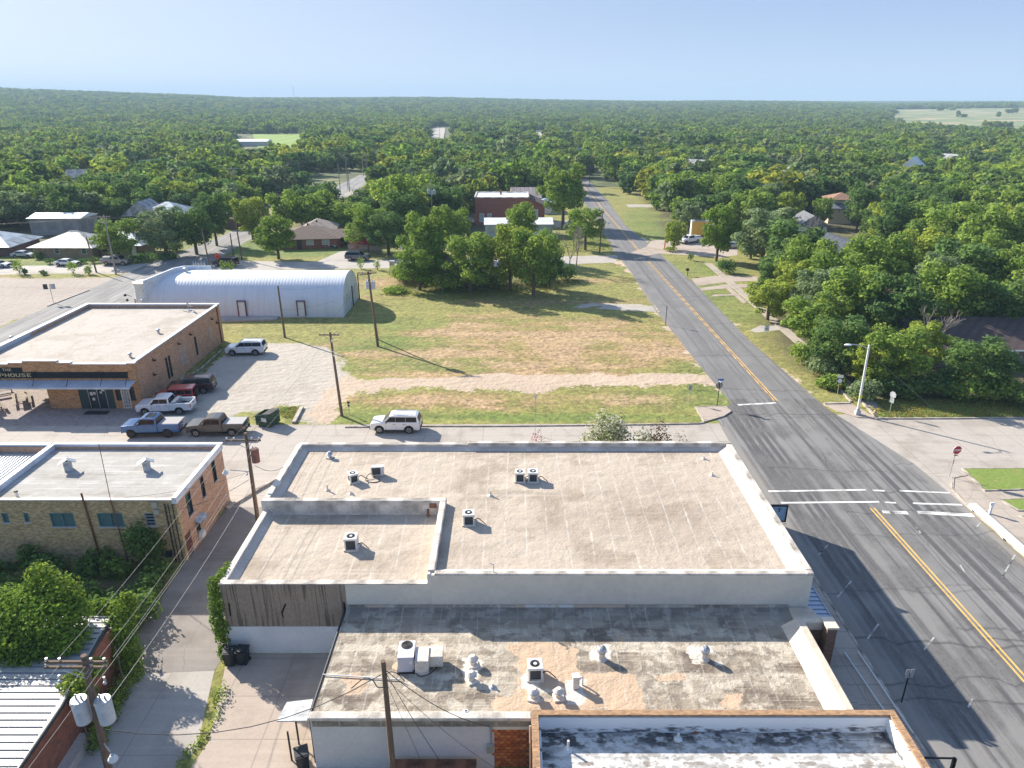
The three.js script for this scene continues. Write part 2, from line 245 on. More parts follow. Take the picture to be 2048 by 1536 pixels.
// main street: worn asphalt with pale wheel streaks, cracks and tar
const texStreet = (() => {
  const W = 512, H = 2048, R = [19, 41, -18, -240];
  const cracks = mask(W, H, (g) => { g.strokeStyle = '#fff'; g.lineCap = 'round'; for (let n = 0; n < 95; n++) { let x = rnd() * W, y = Math.pow(rnd(), 1.6) * H; const lon = rnd() < 0.5; g.lineWidth = rr(0.7, 1.6); g.beginPath(); g.moveTo(x, y); for (let s = 0; s < 26; s++) { x += lon ? rr(-5, 5) : rr(2, 20); y += lon ? rr(2, 14) : rr(-2.5, 2.5); g.lineTo(x, y); } g.stroke(); } });
  return ctex(W, H, (i, j, c) => {
    const u = i / W, v = j / H, x = R[0] + u * 22, st = S(nStreak, u * 0.9, v * 1.3), st2 = S(nStreak, u * 2.3 + 0.4, v * 2.2), f = S(nFine, u * 3, v * 21), m = S(nMass, u * 1.1, v * 9), sp = S(nSpeck, u * 2, v * 18);
    setc(c, [0.195, 0.188, 0.178], 0.72 + 0.56 * f); mixc(c, [0.33, 0.32, 0.3], sst(0.4, 0.72, st * 0.6 + m * 0.45) * 0.95); mixc(c, [0.42, 0.41, 0.385], sst(0.6, 0.9, st2 * 0.7 + sp * 0.35) * 0.55); mixc(c, [0.1, 0.1, 0.104], sst(0.55, 0.25, st) * 0.65 * sst(0.3, 0.7, m + 0.15));
    c[0] *= 0.66; c[1] *= 0.66; c[2] *= 0.67;
    const edge = Math.min(Math.abs(x - 22), Math.abs(x - 38.6)); mixc(c, [0.3, 0.27, 0.23], sst(1.2, 0.1, edge + m - 0.4) * 0.5);
    if (v > 0.26) { const e2 = Math.min(Math.abs(x - 23.8), Math.abs(x - 35.3)); mixc(c, [0.32, 0.27, 0.215], sst(1.1, 0, e2 + m * 1.2 - 0.5) * 0.6); mixc(c, [0.19, 0.186, 0.182], 0.5); }
    mixc(c, [0.045, 0.045, 0.047], (cracks[(j * W + i) * 4] / 255) * 0.7);
  }, region(...R));
})();
const mAsphalt = std(0xffffff, 0.88, { map: texStreet, bumpMap: bRough, bumpScale: 0.01 });
const mStreet2 = std(0xffffff, 0.9, { map: ctex(512, 512, (i, j, c) => { const u = i / 512, v = j / 512, a = S(nStreak, u, v * 0.5), f = S(nFine, u * 2, v * 2); setc(c, [0.2, 0.195, 0.19], 0.8 + 0.4 * f); mixc(c, [0.33, 0.32, 0.305], sst(0.4, 0.8, a) * 0.8); mixc(c, [0.13, 0.13, 0.13], sst(0.5, 0.2, S(nMass, u, v)) * 0.5); }, { rep: [1 / 12, 1 / 40] }), bumpMap: bRough, bumpScale: 0.008 });
function concrete(base, jx, jz, k, crackN = 26, size = 24, n = 1024) {
  const cr = mask(n, n, (g) => { g.strokeStyle = '#fff'; for (let q = 0; q < crackN; q++) { let x = rnd() * n, y = rnd() * n; const a = rnd() * 6.3; g.lineWidth = rr(0.8, 1.8); g.beginPath(); g.moveTo(x, y); for (let s = 0; s < 18; s++) { x += Math.cos(a) * 12 + rr(-7, 7); y += Math.sin(a) * 12 + rr(-7, 7); g.lineTo(x, y); } g.stroke(); } });
  return std(0xffffff, 0.9, { map: ctex(n, n, (i, j, c) => { const u = i / n, v = j / n, f = S(nFine, u * 3, v * 3), m = S(nMass, u + k, v), st = S(nStreak, v + k, u); setc(c, base, 0.88 + 0.2 * f); mixc(c, [base[0] * 0.68, base[1] * 0.66, base[2] * 0.64], sst(0.45, 0.85, m) * 0.7); mixc(c, [base[0] * 1.15, base[1] * 1.15, base[2] * 1.15], sst(0.5, 0.9, st) * 0.5);
    const X = u * size, Z = v * size; if (Math.abs((X % jx) - jx / 2) < 0.03 || Math.abs((Z % jz) - jz / 2) < 0.03) mixc(c, [0.2, 0.18, 0.16], 0.55); mixc(c, [0.14, 0.12, 0.11], (cr[(j * n + i) * 4] / 255) * 0.6); }, { rep: [1 / size, 1 / size] }), bumpMap: bRough, bumpScale: 0.006 });
}
const mConc = concrete([0.43, 0.385, 0.335], 6, 4, 0.1), mConc2 = concrete([0.42, 0.345, 0.285], 3, 3, 0.55, 14), mWalk = concrete([0.42, 0.36, 0.3], 1.5, 1.5, 0.3, 10, 12, 512), mAlley = concrete([0.25, 0.225, 0.205], 400, 400, 0.7, 40), mPale = concrete([0.42, 0.385, 0.345], 7, 7, 0.85, 20);
const mKerb = std(0xffffff, 0.9, { map: grain([0.36, 0.315, 0.27], { size: 2, patch: 0.5 }) });
const Y1 = 0.008, Y2 = 0.013, Y3 = 0.018, Y4 = 0.023;
struct('cross_street', sheet([[-95, -58.4], [21.6, -58.6], [22, -56], [40, -56], [42.4, -58.2], [95, -58.6], [95, -70.3], [40.5, -70.6], [38, -71.5], [24, -70], [22.4, -69], [-17, -68.7], [-36, -68.7], [-95, -68.4]], Y1), mConc);
struct('main_street', sheet([[21.8, -16], [38.6, -16], [38.6, -52], [38.2, -60], [35.34,-72.85], [34.22,-97.15], [34.53,-130.68], [33.12,-170.66], [31.51,-200.36], [33.39,-254.44], [33.5, -330], [25.5, -330], [24.4, -240], [24.07,-190.49], [23.19,-164.49], [23.97,-141.17], [23.62,-113.49], [24.53,-84.38], [25.06,-74.70], [22.2, -70], [21.8, -60]].map((p) => p), Y2), mAsphalt);
const ribbon = (pts, w, y) => { const L = [], Rr = []; pts.forEach((p, i) => { const a = pts[Math.max(0, i - 1)], b = pts[Math.min(pts.length - 1, i + 1)], dx = b[0] - a[0], dz = b[1] - a[1], l = Math.hypot(dx, dz), k = (p[2] ?? w) / 2; L.push([p[0] + (dz / l) * k, p[1] - (dx / l) * k]); Rr.push([p[0] - (dz / l) * k, p[1] + (dx / l) * k]); }); return sheet([...L, ...Rr.reverse()], y); };
struct('highway', ribbon([[-71, -20, 14], [-71, -90, 14], [-70.6, -130, 14], [-70.5, -152, 13], [-70, -175, 9.5], [-66, -260, 11], [-65, -345, 13]], 11, Y2), mStreet2);
struct('side_street', sheet([[-107.28,-138.51], [-92.51,-140.27], [-78.26,-139.83], [-75.10,-145.80], [-61.54,-142.99], [-55.59,-143.45], [-23.17,-145.33], [-2.50,-146.76], [22.03,-150.73], [24.23,-158.71], [9.55,-157.05], [-28.77,-153.83], [-45.49,-151.24], [-65.62,-153.30], [-81.77,-148.72], [-113.13,-146.76]], Y1), mPale);
struct('far_street', sheet([[38, -236], [75, -236], [75, -243], [38, -243]], Y1), mPale);
struct('far_road', ribbon([[-62, -600], [-73, -720], [-84, -860], [-95, -980]], 15, 0.35), mPale);
struct('far_avenue', ribbon([[23, -590], [27, -700], [32, -860]], 10, 0.05), mPale);
{ // pale open pasture beyond the woods at the far right, and the mown lawn at the left
  const pos = [], uv = [], idx = [], n = 26; for (let j = 0; j <= n; j++) for (let i = 0; i <= n; i++) { const Z = lerp(900, 2500, j / n), x = Z * lerp(0.46, 1.0, i / n); pos.push(x, elev(x, -Z) + 0.6, -Z); uv.push(x, Z); } for (let j = 0; j < n; j++) for (let i = 0; i < n; i++) { const a = j * (n + 1) + i, b = a + n + 1; idx.push(a, a + 1, b, b, a + 1, b + 1); }
  const g = new THREE.BufferGeometry(); g.setAttribute('position', new THREE.Float32BufferAttribute(pos, 3)); g.setAttribute('uv', new THREE.Float32BufferAttribute(uv, 2)); g.setIndex(idx); g.computeVertexNormals();
  struct('pasture', g, std(0xffffff, 1, { map: ctex(256, 256, (i, j, c) => { setc(c, [0.2, 0.24, 0.1], 0.8 + 0.4 * S(nFine, i / 256, j / 256)); mixc(c, [0.42, 0.33, 0.2], sst(0.45, 0.75, S(nMid, i / 300, j / 256))); mixc(c, [0.08, 0.12, 0.05], sst(0.62, 0.75, S(nMass, i / 256, j / 128)) * 0.8); }, { rep: [1 / 700, 1 / 500] }) }));
  const L = [[-0.34 * 555, -555], [-0.285 * 555, -555], [-0.28 * 790, -790], [-0.345 * 790, -790]]; struct('mown_lawn', sheet(L, 0.05), std(0xffffff, 1, { map: grain([0.2, 0.3, 0.05], { size: 20 }) })); }
struct('gutter_apron', sheet([[38.0, -50], [39.2, -50], [39.6, -55.5], [43, -58.7], [37, -58.7]], Y2 - 0.002), mConc);
struct('parking_apron', sheet([[34.56,-176.60], [37.05,-177.28], [42.83,-178.66], [54.12,-170.66], [50.59,-158.71], [45.88,-155.43], [40.25,-158.16], [33.31,-160.41], [29.65,-157.60], [27.14,-161.55], [31.72,-168.14]], Y3), mConc2);
struct('driveway', sheet(pairs([34.83,-135.53,40.31,-138.25,43.84,-138.51,48.31,-137.65,47.17,-134.08,41.02,-133.07,34.53,-129.91]), Y3), mConc2);
struct('driveway', sheet(pairs([35.72,-102.19,38.13,-104.75,41.11,-104.49,41.78,-102.95,36.38,-101.19]), Y1), mPale);
struct('driveway', sheet(pairs([-41.95,-151.24,-39.49,-162.71,-35.72,-164.49,-33.90,-153.30]), Y3), mPale);
struct('driveway', sheet(pairs([13.81,-114.40,16.63,-116.91,24.29,-114.40,24.38,-112.29,18.62,-113.19]), Y1), mPale);
struct('driveway', sheet(pairs([23.38,-181.49,30.93,-185.89,34.19,-176.60,32.37,-173.25].map((q) => q)), Y1), mPale);
struct('alley', sheet([[-24.4, -52.1], [-17.5, -52.1], [-17.6, -38], [-18, -33.5], [-24.1, -33.2], [-24.4, -44]], Y2), mAlley);
struct('alley_apron', sheet([[-24.3, -51.9], [-17.5, -51.9], [-17.5, -58.5], [-40, -58.5], [-40, -53.4], [-24.3, -53.4]], Y1), mConc);
struct('alley_slab', sheet([[-23.6, -33.2], [-18, -33.5], [-16.8, -28], [-17.9, -22], [-18.4, -15], [-25, -15], [-24.4, -24], [-22.9, -28]], Y1), mPale);
struct('courtyard', sheet([[-17.7, -34.9], [-9.9, -34.9], [-9.9, -15], [-17.7, -15], [-17.3, -23], [-16.3, -28.4]], Y2), mConc2);
struct('patio', sheet([[-75, -68.35], [-40, -68.35], [-37.6, -73], [-42, -73.2], [-42.3, -84], [-70, -84]], Y2), std(0xffffff, 0.92, { map: brickTex([0.33, 0.27, 0.245], [0.25, 0.22, 0.2], { bw: 0.2, bh: 0.1, rows: 32, vary: 0.2 }).map }));  // brick pavers; the tavern's cast shadow is put into their darker colour
struct('pavement', prism([[18, -15], [21.7, -15], [21.7, -53.5], [20.6, -56.6], [18, -57.4], [-17.4, -57.4], [-17.4, -52.4], [18, -52.4]], 0, 0.13, [], 0.02), mWalk);
struct('pavement', prism([[38.9, -15], [75, -15], [75, -57.6], [42.6, -57.6], [40.4, -56.9], [39.2, -55], [38.9, -52]], 0, 0.13, [], 0.02), mWalk);
struct('pavement', prism(pairs([20.68,-73.13,24.12,-73.41,24.35,-72.02,23.14,-70.68,20.71,-69.25,20.61,-69.51]), 0, 0.14, [], 0.02), mConc2);
struct('pavement', prism(pairs([35.40,-73.98,38.65,-74.12,39.55,-70.29,37.60,-70.42,36.16,-72.02]), 0, 0.1, [], 0.02), mConc2);
struct('footpath', prism([[40, -73.5], [41.5, -73], [42.5, -150], [41, -150]], 0, 0.04), mWalk);
struct('footpath', sheet(pairs([34.62,-128.38,40.46,-131.08,46.33,-131.47,45.63,-129.29,40.53,-128.38,34.53,-126.51]), Y3), mConc2);
struct('footpath', sheet(pairs([39.37,-130.88,40.41,-130.88,40.28,-118.52,39.37,-117.23]), Y4), mConc2);
struct('footpath', sheet(pairs([34.88,-122.23,36.22,-123.62,43.38,-124.51,43.04,-123.45,36.08,-122.40]), Y3), mConc2);
struct('footpath', prism(pairs([-45.50,-106.35,-37.03,-107.44,-37.08,-109.39,-46.45,-108.82]), 0, 0.25), mPale);
const mLawn = std(0xffffff, 1, { map: ctex(256, 256, (i, j, c) => { const u = i / 256, v = j / 256; setc(c, [0.17, 0.235, 0.045], 0.7 + 0.7 * S(nFine, u, v)); mixc(c, [0.3, 0.25, 0.1], sst(0.5, 0.9, S(nMass, u, v)) * 0.5); }, { rep: [1 / 6, 1 / 6] }), bumpMap: bRough, bumpScale: 0.05 });
for (const q of [[42.14,-58.59,51.22,-58.68,48.64,-55.09,41.76,-54.66], [42.15,-53.06,47.36,-53.31,45.98,-51.38,42.49,-51.38], [42.09,-50.45,45.48,-50.68,44.04,-48.68,42.34,-48.54]]) {
  struct('lawn', prism(pairs(q), 0.1, 0.2), mLawn);
  const p = pairs(q).map(([x, z]) => new THREE.Vector2(x, z)), ce = p.reduce((a, b) => a.clone().add(b.clone().multiplyScalar(0.25)), new THREE.Vector2());
  struct('kerb', prism(p.map((v) => { const d = v.clone().sub(ce); d.multiplyScalar(1 + 0.2 / d.length()); return [ce.x + d.x, ce.y + d.y]; }), 0.1, 0.22, [p.map((v) => [v.x, v.y])]), mKerb);
}
function kerb(pts, w = 0.16, h = 0.13) { const l = []; for (let i = 0; i < pts.length - 1; i++) { const [x0, z0] = pts[i], [x1, z1] = pts[i + 1], L = Math.hypot(x1 - x0, z1 - z0); l.push(bx(L, h, w, (x0 + x1) / 2, h / 2, (z0 + z1) / 2, Math.atan2(-(z1 - z0), x1 - x0))); } return struct('kerb', l, mKerb); }
kerb(pairs([-17.64,-67.99,-9.22,-68.24,-1.27,-68.24,9.35,-68.49,19.81,-68.87,20.57,-69.12]));
kerb(pairs([20.60,-69.25,20.62,-73.13,23.45,-73.41]), 0.14, 0.16);
kerb(pairs([39.48,-70.16,44.80,-70.16,58.54,-70.42]));
kerb(pairs([35.46,-74.12,38.48,-74.27]), 0.3, 0.2); kerb(pairs([38.79,-74.70,39.28,-79.77]), 0.25, 0.18); kerb(pairs([40.07,-74.99,39.61,-70.42]), 0.25, 0.18);
kerb([[38.75, -15], [38.75, -52], [39.1, -55.1], [40.3, -57.1], [42.6, -57.75]], 0.18, 0.14); kerb([[21.8, -15], [21.8, -53.6], [20.7, -56.8]], 0.18, 0.14);
kerb(pairs([-23.32,-69.00,-23.60,-73.13]), 0.4, 0.25); kerb(pairs([-35.23,-67.75,-29.31,-68.12,-27.81,-68.37]), 0.2, 0.14); kerb([[-24.1, -51.8], [-20.9, -58]], 0.3, 0.2);
kerb(pairs([-78.04,-115.64,-77.08,-126.51]), 0.2, 0.14); kerb(pairs([24.00,-115.96,24.08,-111.99]), 0.2, 0.1);
kerb([[-39.97,-84.38], [-40.12,-93.17]], 0.2, 0.18);
{ // painted markings, each its own sheet
  const mY = std(0xffffff, 0.7, { map: grain([0.62, 0.36, 0.09], { size: 3, patch: 0.6, amp: 0.5 }) }), mW = std(0xffffff, 0.75, { map: grain([0.66, 0.655, 0.62], { size: 2.5, patch: 0.5, amp: 0.4 }) }), mFaint = std(0xffffff, 0.85, { map: grain([0.34, 0.335, 0.32], { size: 1.5, patch: 1, amp: 0.6 }) });
  const line = (name, pts, w, m) => { const p = pts; struct(name, ribbon(p, w, Y4), m); };
  for (const o of [-0.17, 0.17]) { line('centre_line', [[30.6 + o, -16], [30.5 + o, -52]], 0.13, mY); line('centre_line', [[30.35 + o, -75.2], [29.3 + o, -152]], 0.13, mY); line('centre_line', [[29.25 + o, -164], [29.1 + o, -240], [29.4 + o, -330]], 0.13, mY); }
  const seg = (n, a, w, m) => line(n, pairs(a), w, m);
  seg('crosswalk_line', [22.65,-54.75,31.38,-55.01], 0.24, mW); seg('crosswalk_line', [31.92,-54.92,32.94,-54.83], 0.22, mW); seg('crosswalk_line', [34.26,-54.83,38.53,-54.49], 0.22, mW);
  seg('crosswalk_line', [23.07,-52.81,31.56,-52.98], 0.24, mW); seg('crosswalk_line', [32.04,-52.90,32.94,-52.81], 0.2, mW); seg('crosswalk_line', [34.35,-52.73,38.41,-52.49], 0.24, mW);
  seg('stop_line', [31.08,-51.38,31.67,-51.30], 0.45, mW); seg('stop_line', [32.01,-51.30,33.10,-51.22], 0.5, mW); seg('stop_line', [33.98,-51.30,38.39,-50.84], 0.48, mW); seg('stop_line', [25.65,-73.98,30.16,-74.55], 0.35, mW);
  for (const a of [[37.30,-48.83,38.33,-49.78], [35.45,-42.56,38.20,-45.30], [22.78,-36.23,24.16,-37.63], [25.92,-30.69,26.57,-31.35], [22.60,-40.33,24.38,-42.15], [23.28,-45.30,24.54,-46.61], [25.87,-35.25,27.12,-36.37], [32.70,-49.04,32.57,-48.19], [33.29,-44.05,33.06,-42.96]]) seg('parking_tick', a, 0.1, mFaint);
}

// ================================================================ buildings
const mGlassDark = phys([0.03, 0.045, 0.05], 0.12, { metalness: 0, clearcoat: 0.6 }), mGlassGreen = phys([0.1, 0.19, 0.2], 0.25, {}), mGlassPale = phys([0.35, 0.4, 0.42], 0.2, {});
const mWhitePaint = std(0xffffff, 0.75, { map: grain([0.72, 0.72, 0.7], { size: 5, patch: 0.12, amp: 0.08 }) }), mWhiteCap = std(0xffffff, 0.6, { map: grain([0.8, 0.8, 0.79], { size: 4, patch: 0.1, amp: 0.06 }) });
const mStucco = std(0xffffff, 0.92, { map: grain([0.53, 0.47, 0.41], { size: 5, patch: 0.25 }), bumpMap: bLump, bumpScale: 0.03 });
const mStuccoCap = std(0xffffff, 0.92, { map: grain([0.54, 0.49, 0.425], { size: 3, patch: 0.6, amp: 0.3 }), bumpMap: bLump, bumpScale: 0.03 });
const mPaintGrey = std(0xffffff, 0.88, { map: grain([0.66, 0.61, 0.51], { size: 19, patch: 0.15, amp: 0.1 }), bumpMap: bRough, bumpScale: 0.01 });
const mDarkFrame = std([0.03, 0.035, 0.04], 0.6), mBlackIron = std([0.02, 0.02, 0.022], 0.55, { metalness: 0.5 }), mRust = std(0xffffff, 0.9, { map: grain([0.2, 0.09, 0.05], { size: 1.5, patch: 0.7 }) });
const mGalv = std([0.5, 0.52, 0.54], 0.45, { metalness: 0.6 }), mGalvDull = std(0xffffff, 0.6, { map: grain([0.42, 0.44, 0.46], { size: 1.2, patch: 0.3 }), metalness: 0.3 });
const mPipeWhite = std([0.7, 0.7, 0.68], 0.5);
// coated roof: seams along the fall, faint laps across, ponding stains and patches, all of them marks in the coating
function roofTex(W, H, R, base, o) {
  const seam = mask(W, H, (g) => { g.strokeStyle = '#fff'; const kx = W / (R[1] - R[0]); for (let x = o.seam0 ?? 0.6; x < R[1] - R[0]; x += o.seam ?? 1.35) { let X = x * kx; let y = 0; while (y < H) { const L = rr(0.012, 0.05) * H; g.lineWidth = rr(1, 2.6) * (o.sw ?? 1); g.globalAlpha = rr(0.25, 1) * (0.35 + 0.65 * Math.abs(Math.sin(y * 0.011 + x * 3))); g.beginPath(); g.moveTo(X + rr(-1.5, 1.5), y); X += rr(-1.6, 1.6); g.lineTo(X, y + L * 1.1); g.stroke(); y += L; } } g.globalAlpha = 0.35; for (let n = 0; n < (o.laps ?? 26); n++) { const y = rnd() * H, x = rnd() * W; g.lineWidth = rr(0.6, 1.6); g.beginPath(); g.moveTo(x, y); g.lineTo(x + rr(30, 240), y + rr(-3, 3)); g.stroke(); } }, o.wob ? 1.2 : 0);
  const dark = mask(W, H, (g) => { g.strokeStyle = '#fff'; for (let n = 0; n < (o.cracks ?? 40); n++) { let x = rnd() * W, y = rnd() * H; g.globalAlpha = rr(0.2, 0.9); g.lineWidth = rr(0.7, 1.8); g.beginPath(); g.moveTo(x, y); const a = rnd() * 6.3; for (let s = 0; s < 14; s++) { x += Math.cos(a) * 6 + rr(-6, 6); y += Math.sin(a) * 4 + rr(-5, 5); g.lineTo(x, y); } g.stroke(); } });
  const paint = o.paint ? mask(W, H, (g) => { g.scale(W / (R[1] - R[0]), H / (R[2] - R[3])); g.translate(-R[0], R[2]); o.paint(g); }) : null;   // painter works in (x, -z) metres
  return ctex(W, H, (i, j, c) => {
    const u = i / W, v = j / H, k = (R[1] - R[0]) / 18, f = S(nFine, u * 2 * k, v * k), m = S(nMass, u * k * 0.8 + 0.1, v * 0.9), st = S(nStreak, v * 1.5, u * k * 0.5), w = S(nMid, u * k, v), sp = S(nSpeck, u * 2 * k, v * 2);
    setc(c, base, 0.9 + 0.2 * f); mixc(c, o.stain, sst(0.42, 0.78, m) * (o.stainK ?? 0.7)); mixc(c, o.pale, sst(0.5, 0.85, st * 0.6 + w * 0.4) * (o.paleK ?? 0.5));
    if (o.extra) o.extra(c, u, v, { f, m, st, w, sp }); const e = (j * W + i) * 4;
    if (paint) { const ii = clamp((i + (w - 0.5) * 46 + (sp - 0.5) * 16 + (m - 0.5) * 50) | 0, 0, W - 1), jj = clamp((j + (S(nMid, u * k * 1.7 + 0.3, v * 1.6) - 0.5) * 54 + (f - 0.5) * 14) | 0, 0, H - 1), e = (jj * W + ii) * 4, q = paint[e] / 255, b = paint[e + 1] / 255; if (q > 0) mixc(c, o.paintC, sst(0.35, 0.6, q + 0.5 * (w - 0.5) + 0.4 * (sp - 0.5))); if (b > 0) mixc(c, o.paintD, b * sst(0.3, 0.7, w + 0.2)); }
    mixc(c, o.seamC ?? o.pale, (seam[e] / 255) * (o.seamK ?? 0.6) * (0.4 + 0.6 * w)); mixc(c, o.crackC ?? [0.22, 0.18, 0.15], (dark[e] / 255) * (o.crackK ?? 0.35));
  }, region(...R));
}
const roofMat = (tex, b = 0.05) => std(0xffffff, 0.9, { map: tex, bumpMap: bLump, bumpScale: b });

// ---- 1. the large store with the pale coated roof
{
  const b = site('store_building', 'large pale store building with an L-shaped coated roof and rooftop air conditioners', 'building', 0.2, -43.7);
  const tex = roofTex(2048, 1024, [-17.6, 18.1, -34.8, -52.7], [0.465, 0.39, 0.31], { stain: [0.33, 0.265, 0.2], stainK: 0.9, pale: [0.53, 0.465, 0.39], seamC: [0.62, 0.57, 0.5], seam: 1.38, laps: 170, cracks: 380, seamK: 1.25, sw: 2.3, wob: 1, crackK: 0.8,
    extra: (c, u, v, n) => { const d = Math.hypot((u - 0.78) / 0.16, (v - 0.42) / 0.3), e = Math.hypot((u - 0.35) / 0.13, (v - 0.18) / 0.07), q = Math.hypot((u - 0.62) / 0.12, (v - 0.35) / 0.12); mixc(c, [0.26, 0.2, 0.155], sst(1.1, 0.3, Math.min(d, e, q) + n.m - 0.5) * 0.65 * n.w); } });
  const mr = roofMat(tex, 0.07);
  part(b, 'roof', prism([[-17.3, -35.2], [-4.6, -35.2], [-4.6, -43.2], [-17.3, -43.2]], 4.3, 4.85), mr);
  part(b, 'roof', prism([[-17.3, -43.45], [-4.6, -43.45], [-4.6, -35.2], [17.6, -35.2], [17.6, -52.3], [-17.3, -52.3]], 4.3, 5.5), mr);
  const P = (pts, y0, y1, m = mStuccoCap) => part(b, 'parapet', prism(pts, y0, y1, [], 0.05), m);
  const R = (x0, x1, z0, z1) => [[x0, z0], [x1, z0], [x1, z1], [x0, z1]];
  P(R(-17.5, -3.6, -52.1, -52.5), 4.3, 5.95); P(R(-3.6, 17.9, -52.08, -52.52), 4.3, 6.08);
  P(R(-17.55, -17.1, -52.1, -43.65), 4.3, 6.0); P(R(-17.55, -17.15, -43.2, -35.36), 4.3, 5.25);
  P(R(-17.6, -4.62, -43.65, -43.2), 4.3, 6.0); P(R(-5.05, -4.62, -43.2, -35.32), 4.3, 5.98); P(R(-5.05, -4.84, -35.32, -35.02), 5.19, 5.9);
  P(R(-17.15, -5.05, -35.34, -35.05), 4.3, 5.2); P(R(-4.62, 17.5, -35.35, -34.99), 5.85, 5.95);
  part(b, 'coping', bb(-17.55, -5.06, 5.18, 5.25, -35.36, -34.97), mStuccoCap); P(R(17.5, 17.95, -52.08, -35.3), 4.3, 6.02); P(R(17.5, 17.93, -35.3, -34.98), 5.845, 6.0);
  // sloped flashing inside the parapets
  const cant = (x0, z0, x1, z1, nx, nz, y, h, w) => { const g = new THREE.BufferGeometry(), A = [x0, y + h, z0], B = [x1, y + h, z1], C = [x1 + nx * w, y + 0.01, z1 + nz * w], D = [x0 + nx * w, y + 0.01, z0 + nz * w]; g.setAttribute('position', new THREE.Float32BufferAttribute([...A, ...B, ...C, ...A, ...C, ...D], 3)); g.computeVertexNormals(); return muv(g); };
  part(b, 'flashing', [cant(17.5, -52.1, 17.5, -35.3, -1, 0, 5.5, 0.38, 0.75), cant(-4.6, -35.35, 17.5, -35.35, 0, -1, 5.5, 0.38, 0.7), cant(-17.1, -43.6, -17.1, -52.1, 1, 0, 5.5, 0.3, 0.5), cant(-17.15, -35.3, -17.15, -43.2, 1, 0, 4.85, 0.3, 0.45), cant(-17.1, -52.1, 17.5, -52.1, 0, 1, 5.5, 0.25, 0.35)], mStucco);
  wall(b, face([-10, -35], [-4.84, -35], 2.6), 2.58, 0.3, mPaintGrey); wall(b, face([-4.84, -35], [17.92, -35], 2.6), 3.24, 0.3, mPaintGrey);
  const fu = face([-17.5, -35.0], [-10.02, -35.0], 2.05);
  const stain = ctex(512, 256, (i, j, c) => { const u = i / 512, v = j / 256, s = S(nStreak, u * 1.4, v * 0.25), s2 = S(nFine, u * 2, v * 0.6); setc(c, [0.33, 0.26, 0.19], 0.7 + 0.6 * s2); mixc(c, [0.09, 0.072, 0.055], sst(0.5, 0.85, s) * 0.8); }, { rep: [1 / 7.5, 1 / 3.2] });
  wall(b, fu, 3.12, 0.3, std(0xffffff, 0.95, { map: stain, bumpMap: bRough, bumpScale: 0.01 }));
  wall(b, face([-17.62, -34.96], [-10.02, -34.96], 0), 2.06, 0.3, mWhitePaint);
  for (const [x, y0, y1, dx] of [[-17.15, 2.9, 3.8, 0.04], [-14.0, 3.1, 3.75, 0.3], [-10.2, 2.4, 3.9, 0.05]]) part(b, 'bracket', [bar([x + dx, y1, -34.97], [x, y0, -34.97], 0.05, 0.05, 4), ...(dx > 0.2 ? [bar([x, y0, -34.97], [x + 0.05, y0 - 0.35, -34.97], 0.035, 0.035, 4)] : [])], mBlackIron);
  wall(b, face([-17.55, -52.5], [-17.55, -35.36], 0), 4.35, 0.3, mStucco); wall(b, face([17.9, -35.3], [17.9, -52.5], 0), 4.35, 0.3, std(0xffffff, 0.9, { map: grain([0.45, 0.4, 0.35], { size: 4 }) })); wall(b, face([17.9, -52.5], [-17.5, -52.5], 0), 4.35, 0.3, mStucco);
  { const A = []; for (let k = 0; k < 44; k++) A.push(bx(1.25, 0.03, 0.2, 18.62, 3.05, -33.9 - k * 0.4)); A.push(bx(1.3, 0.05, 17.6, 18.62, 2.99, -42.5), bx(0.06, 0.22, 17.7, 19.28, 3.0, -42.5)); part(b, 'awning', A, std([0.42, 0.48, 0.56], 0.4, { metalness: 0.5 })); }
  part(b, 'scupper', [bx(0.5, 0.35, 0.12, -5.55, 5.62, -43.2), bx(0.12, 0.5, 0.3, -5.9, 5.1, -43.05)], mRust);
  part(b, 'antenna', [bar([-1.1, 5.9, -35.2], [-1.1, 6.5, -35.15], 0.03), bar([-1.1, 6.5, -35.15], [-1.35, 6.6, -35.15], 0.03)], mPipeWhite);
  { const f = face([18.05, -44.2], [20.2, -44.2], 0), t = thing('hanging_sign', 'black framed pale sign board hanging over the pavement from the store wall', 'sign', 18.0, 3.6, -44.3);
    const c = document.createElement('canvas'); c.width = 256; c.height = 256; const g = c.getContext('2d'); g.fillStyle = '#9db4c4'; g.fillRect(0, 0, 256, 256); g.fillStyle = '#1c2733'; g.font = 'bold 90px sans-serif'; g.textAlign = 'center'; g.fillText('T', 170, 100); const tx = new THREE.CanvasTexture(c); tx.colorSpace = THREE.SRGBColorSpace;
    part(t, 'frame', [bx(1.7, 0.1, 0.16, 1.05, 1.35, 0), bx(1.7, 0.1, 0.16, 1.05, 0.05, 0), bx(0.1, 1.2, 0.16, 0.25, 0.7, 0), bx(0.1, 1.2, 0.16, 1.85, 0.7, 0)], mBlackIron); part(t, 'bracket', bar([0, 1.35, 0], [0.3, 1.35, 0], 0.05), mBlackIron);
    const pg = new THREE.BoxGeometry(1.5, 1.2, 0.08); pg.translate(1.05, 0.7, 0); part(t, 'panel', pg, std(0xffffff, 0.5, { map: tx })); }
}
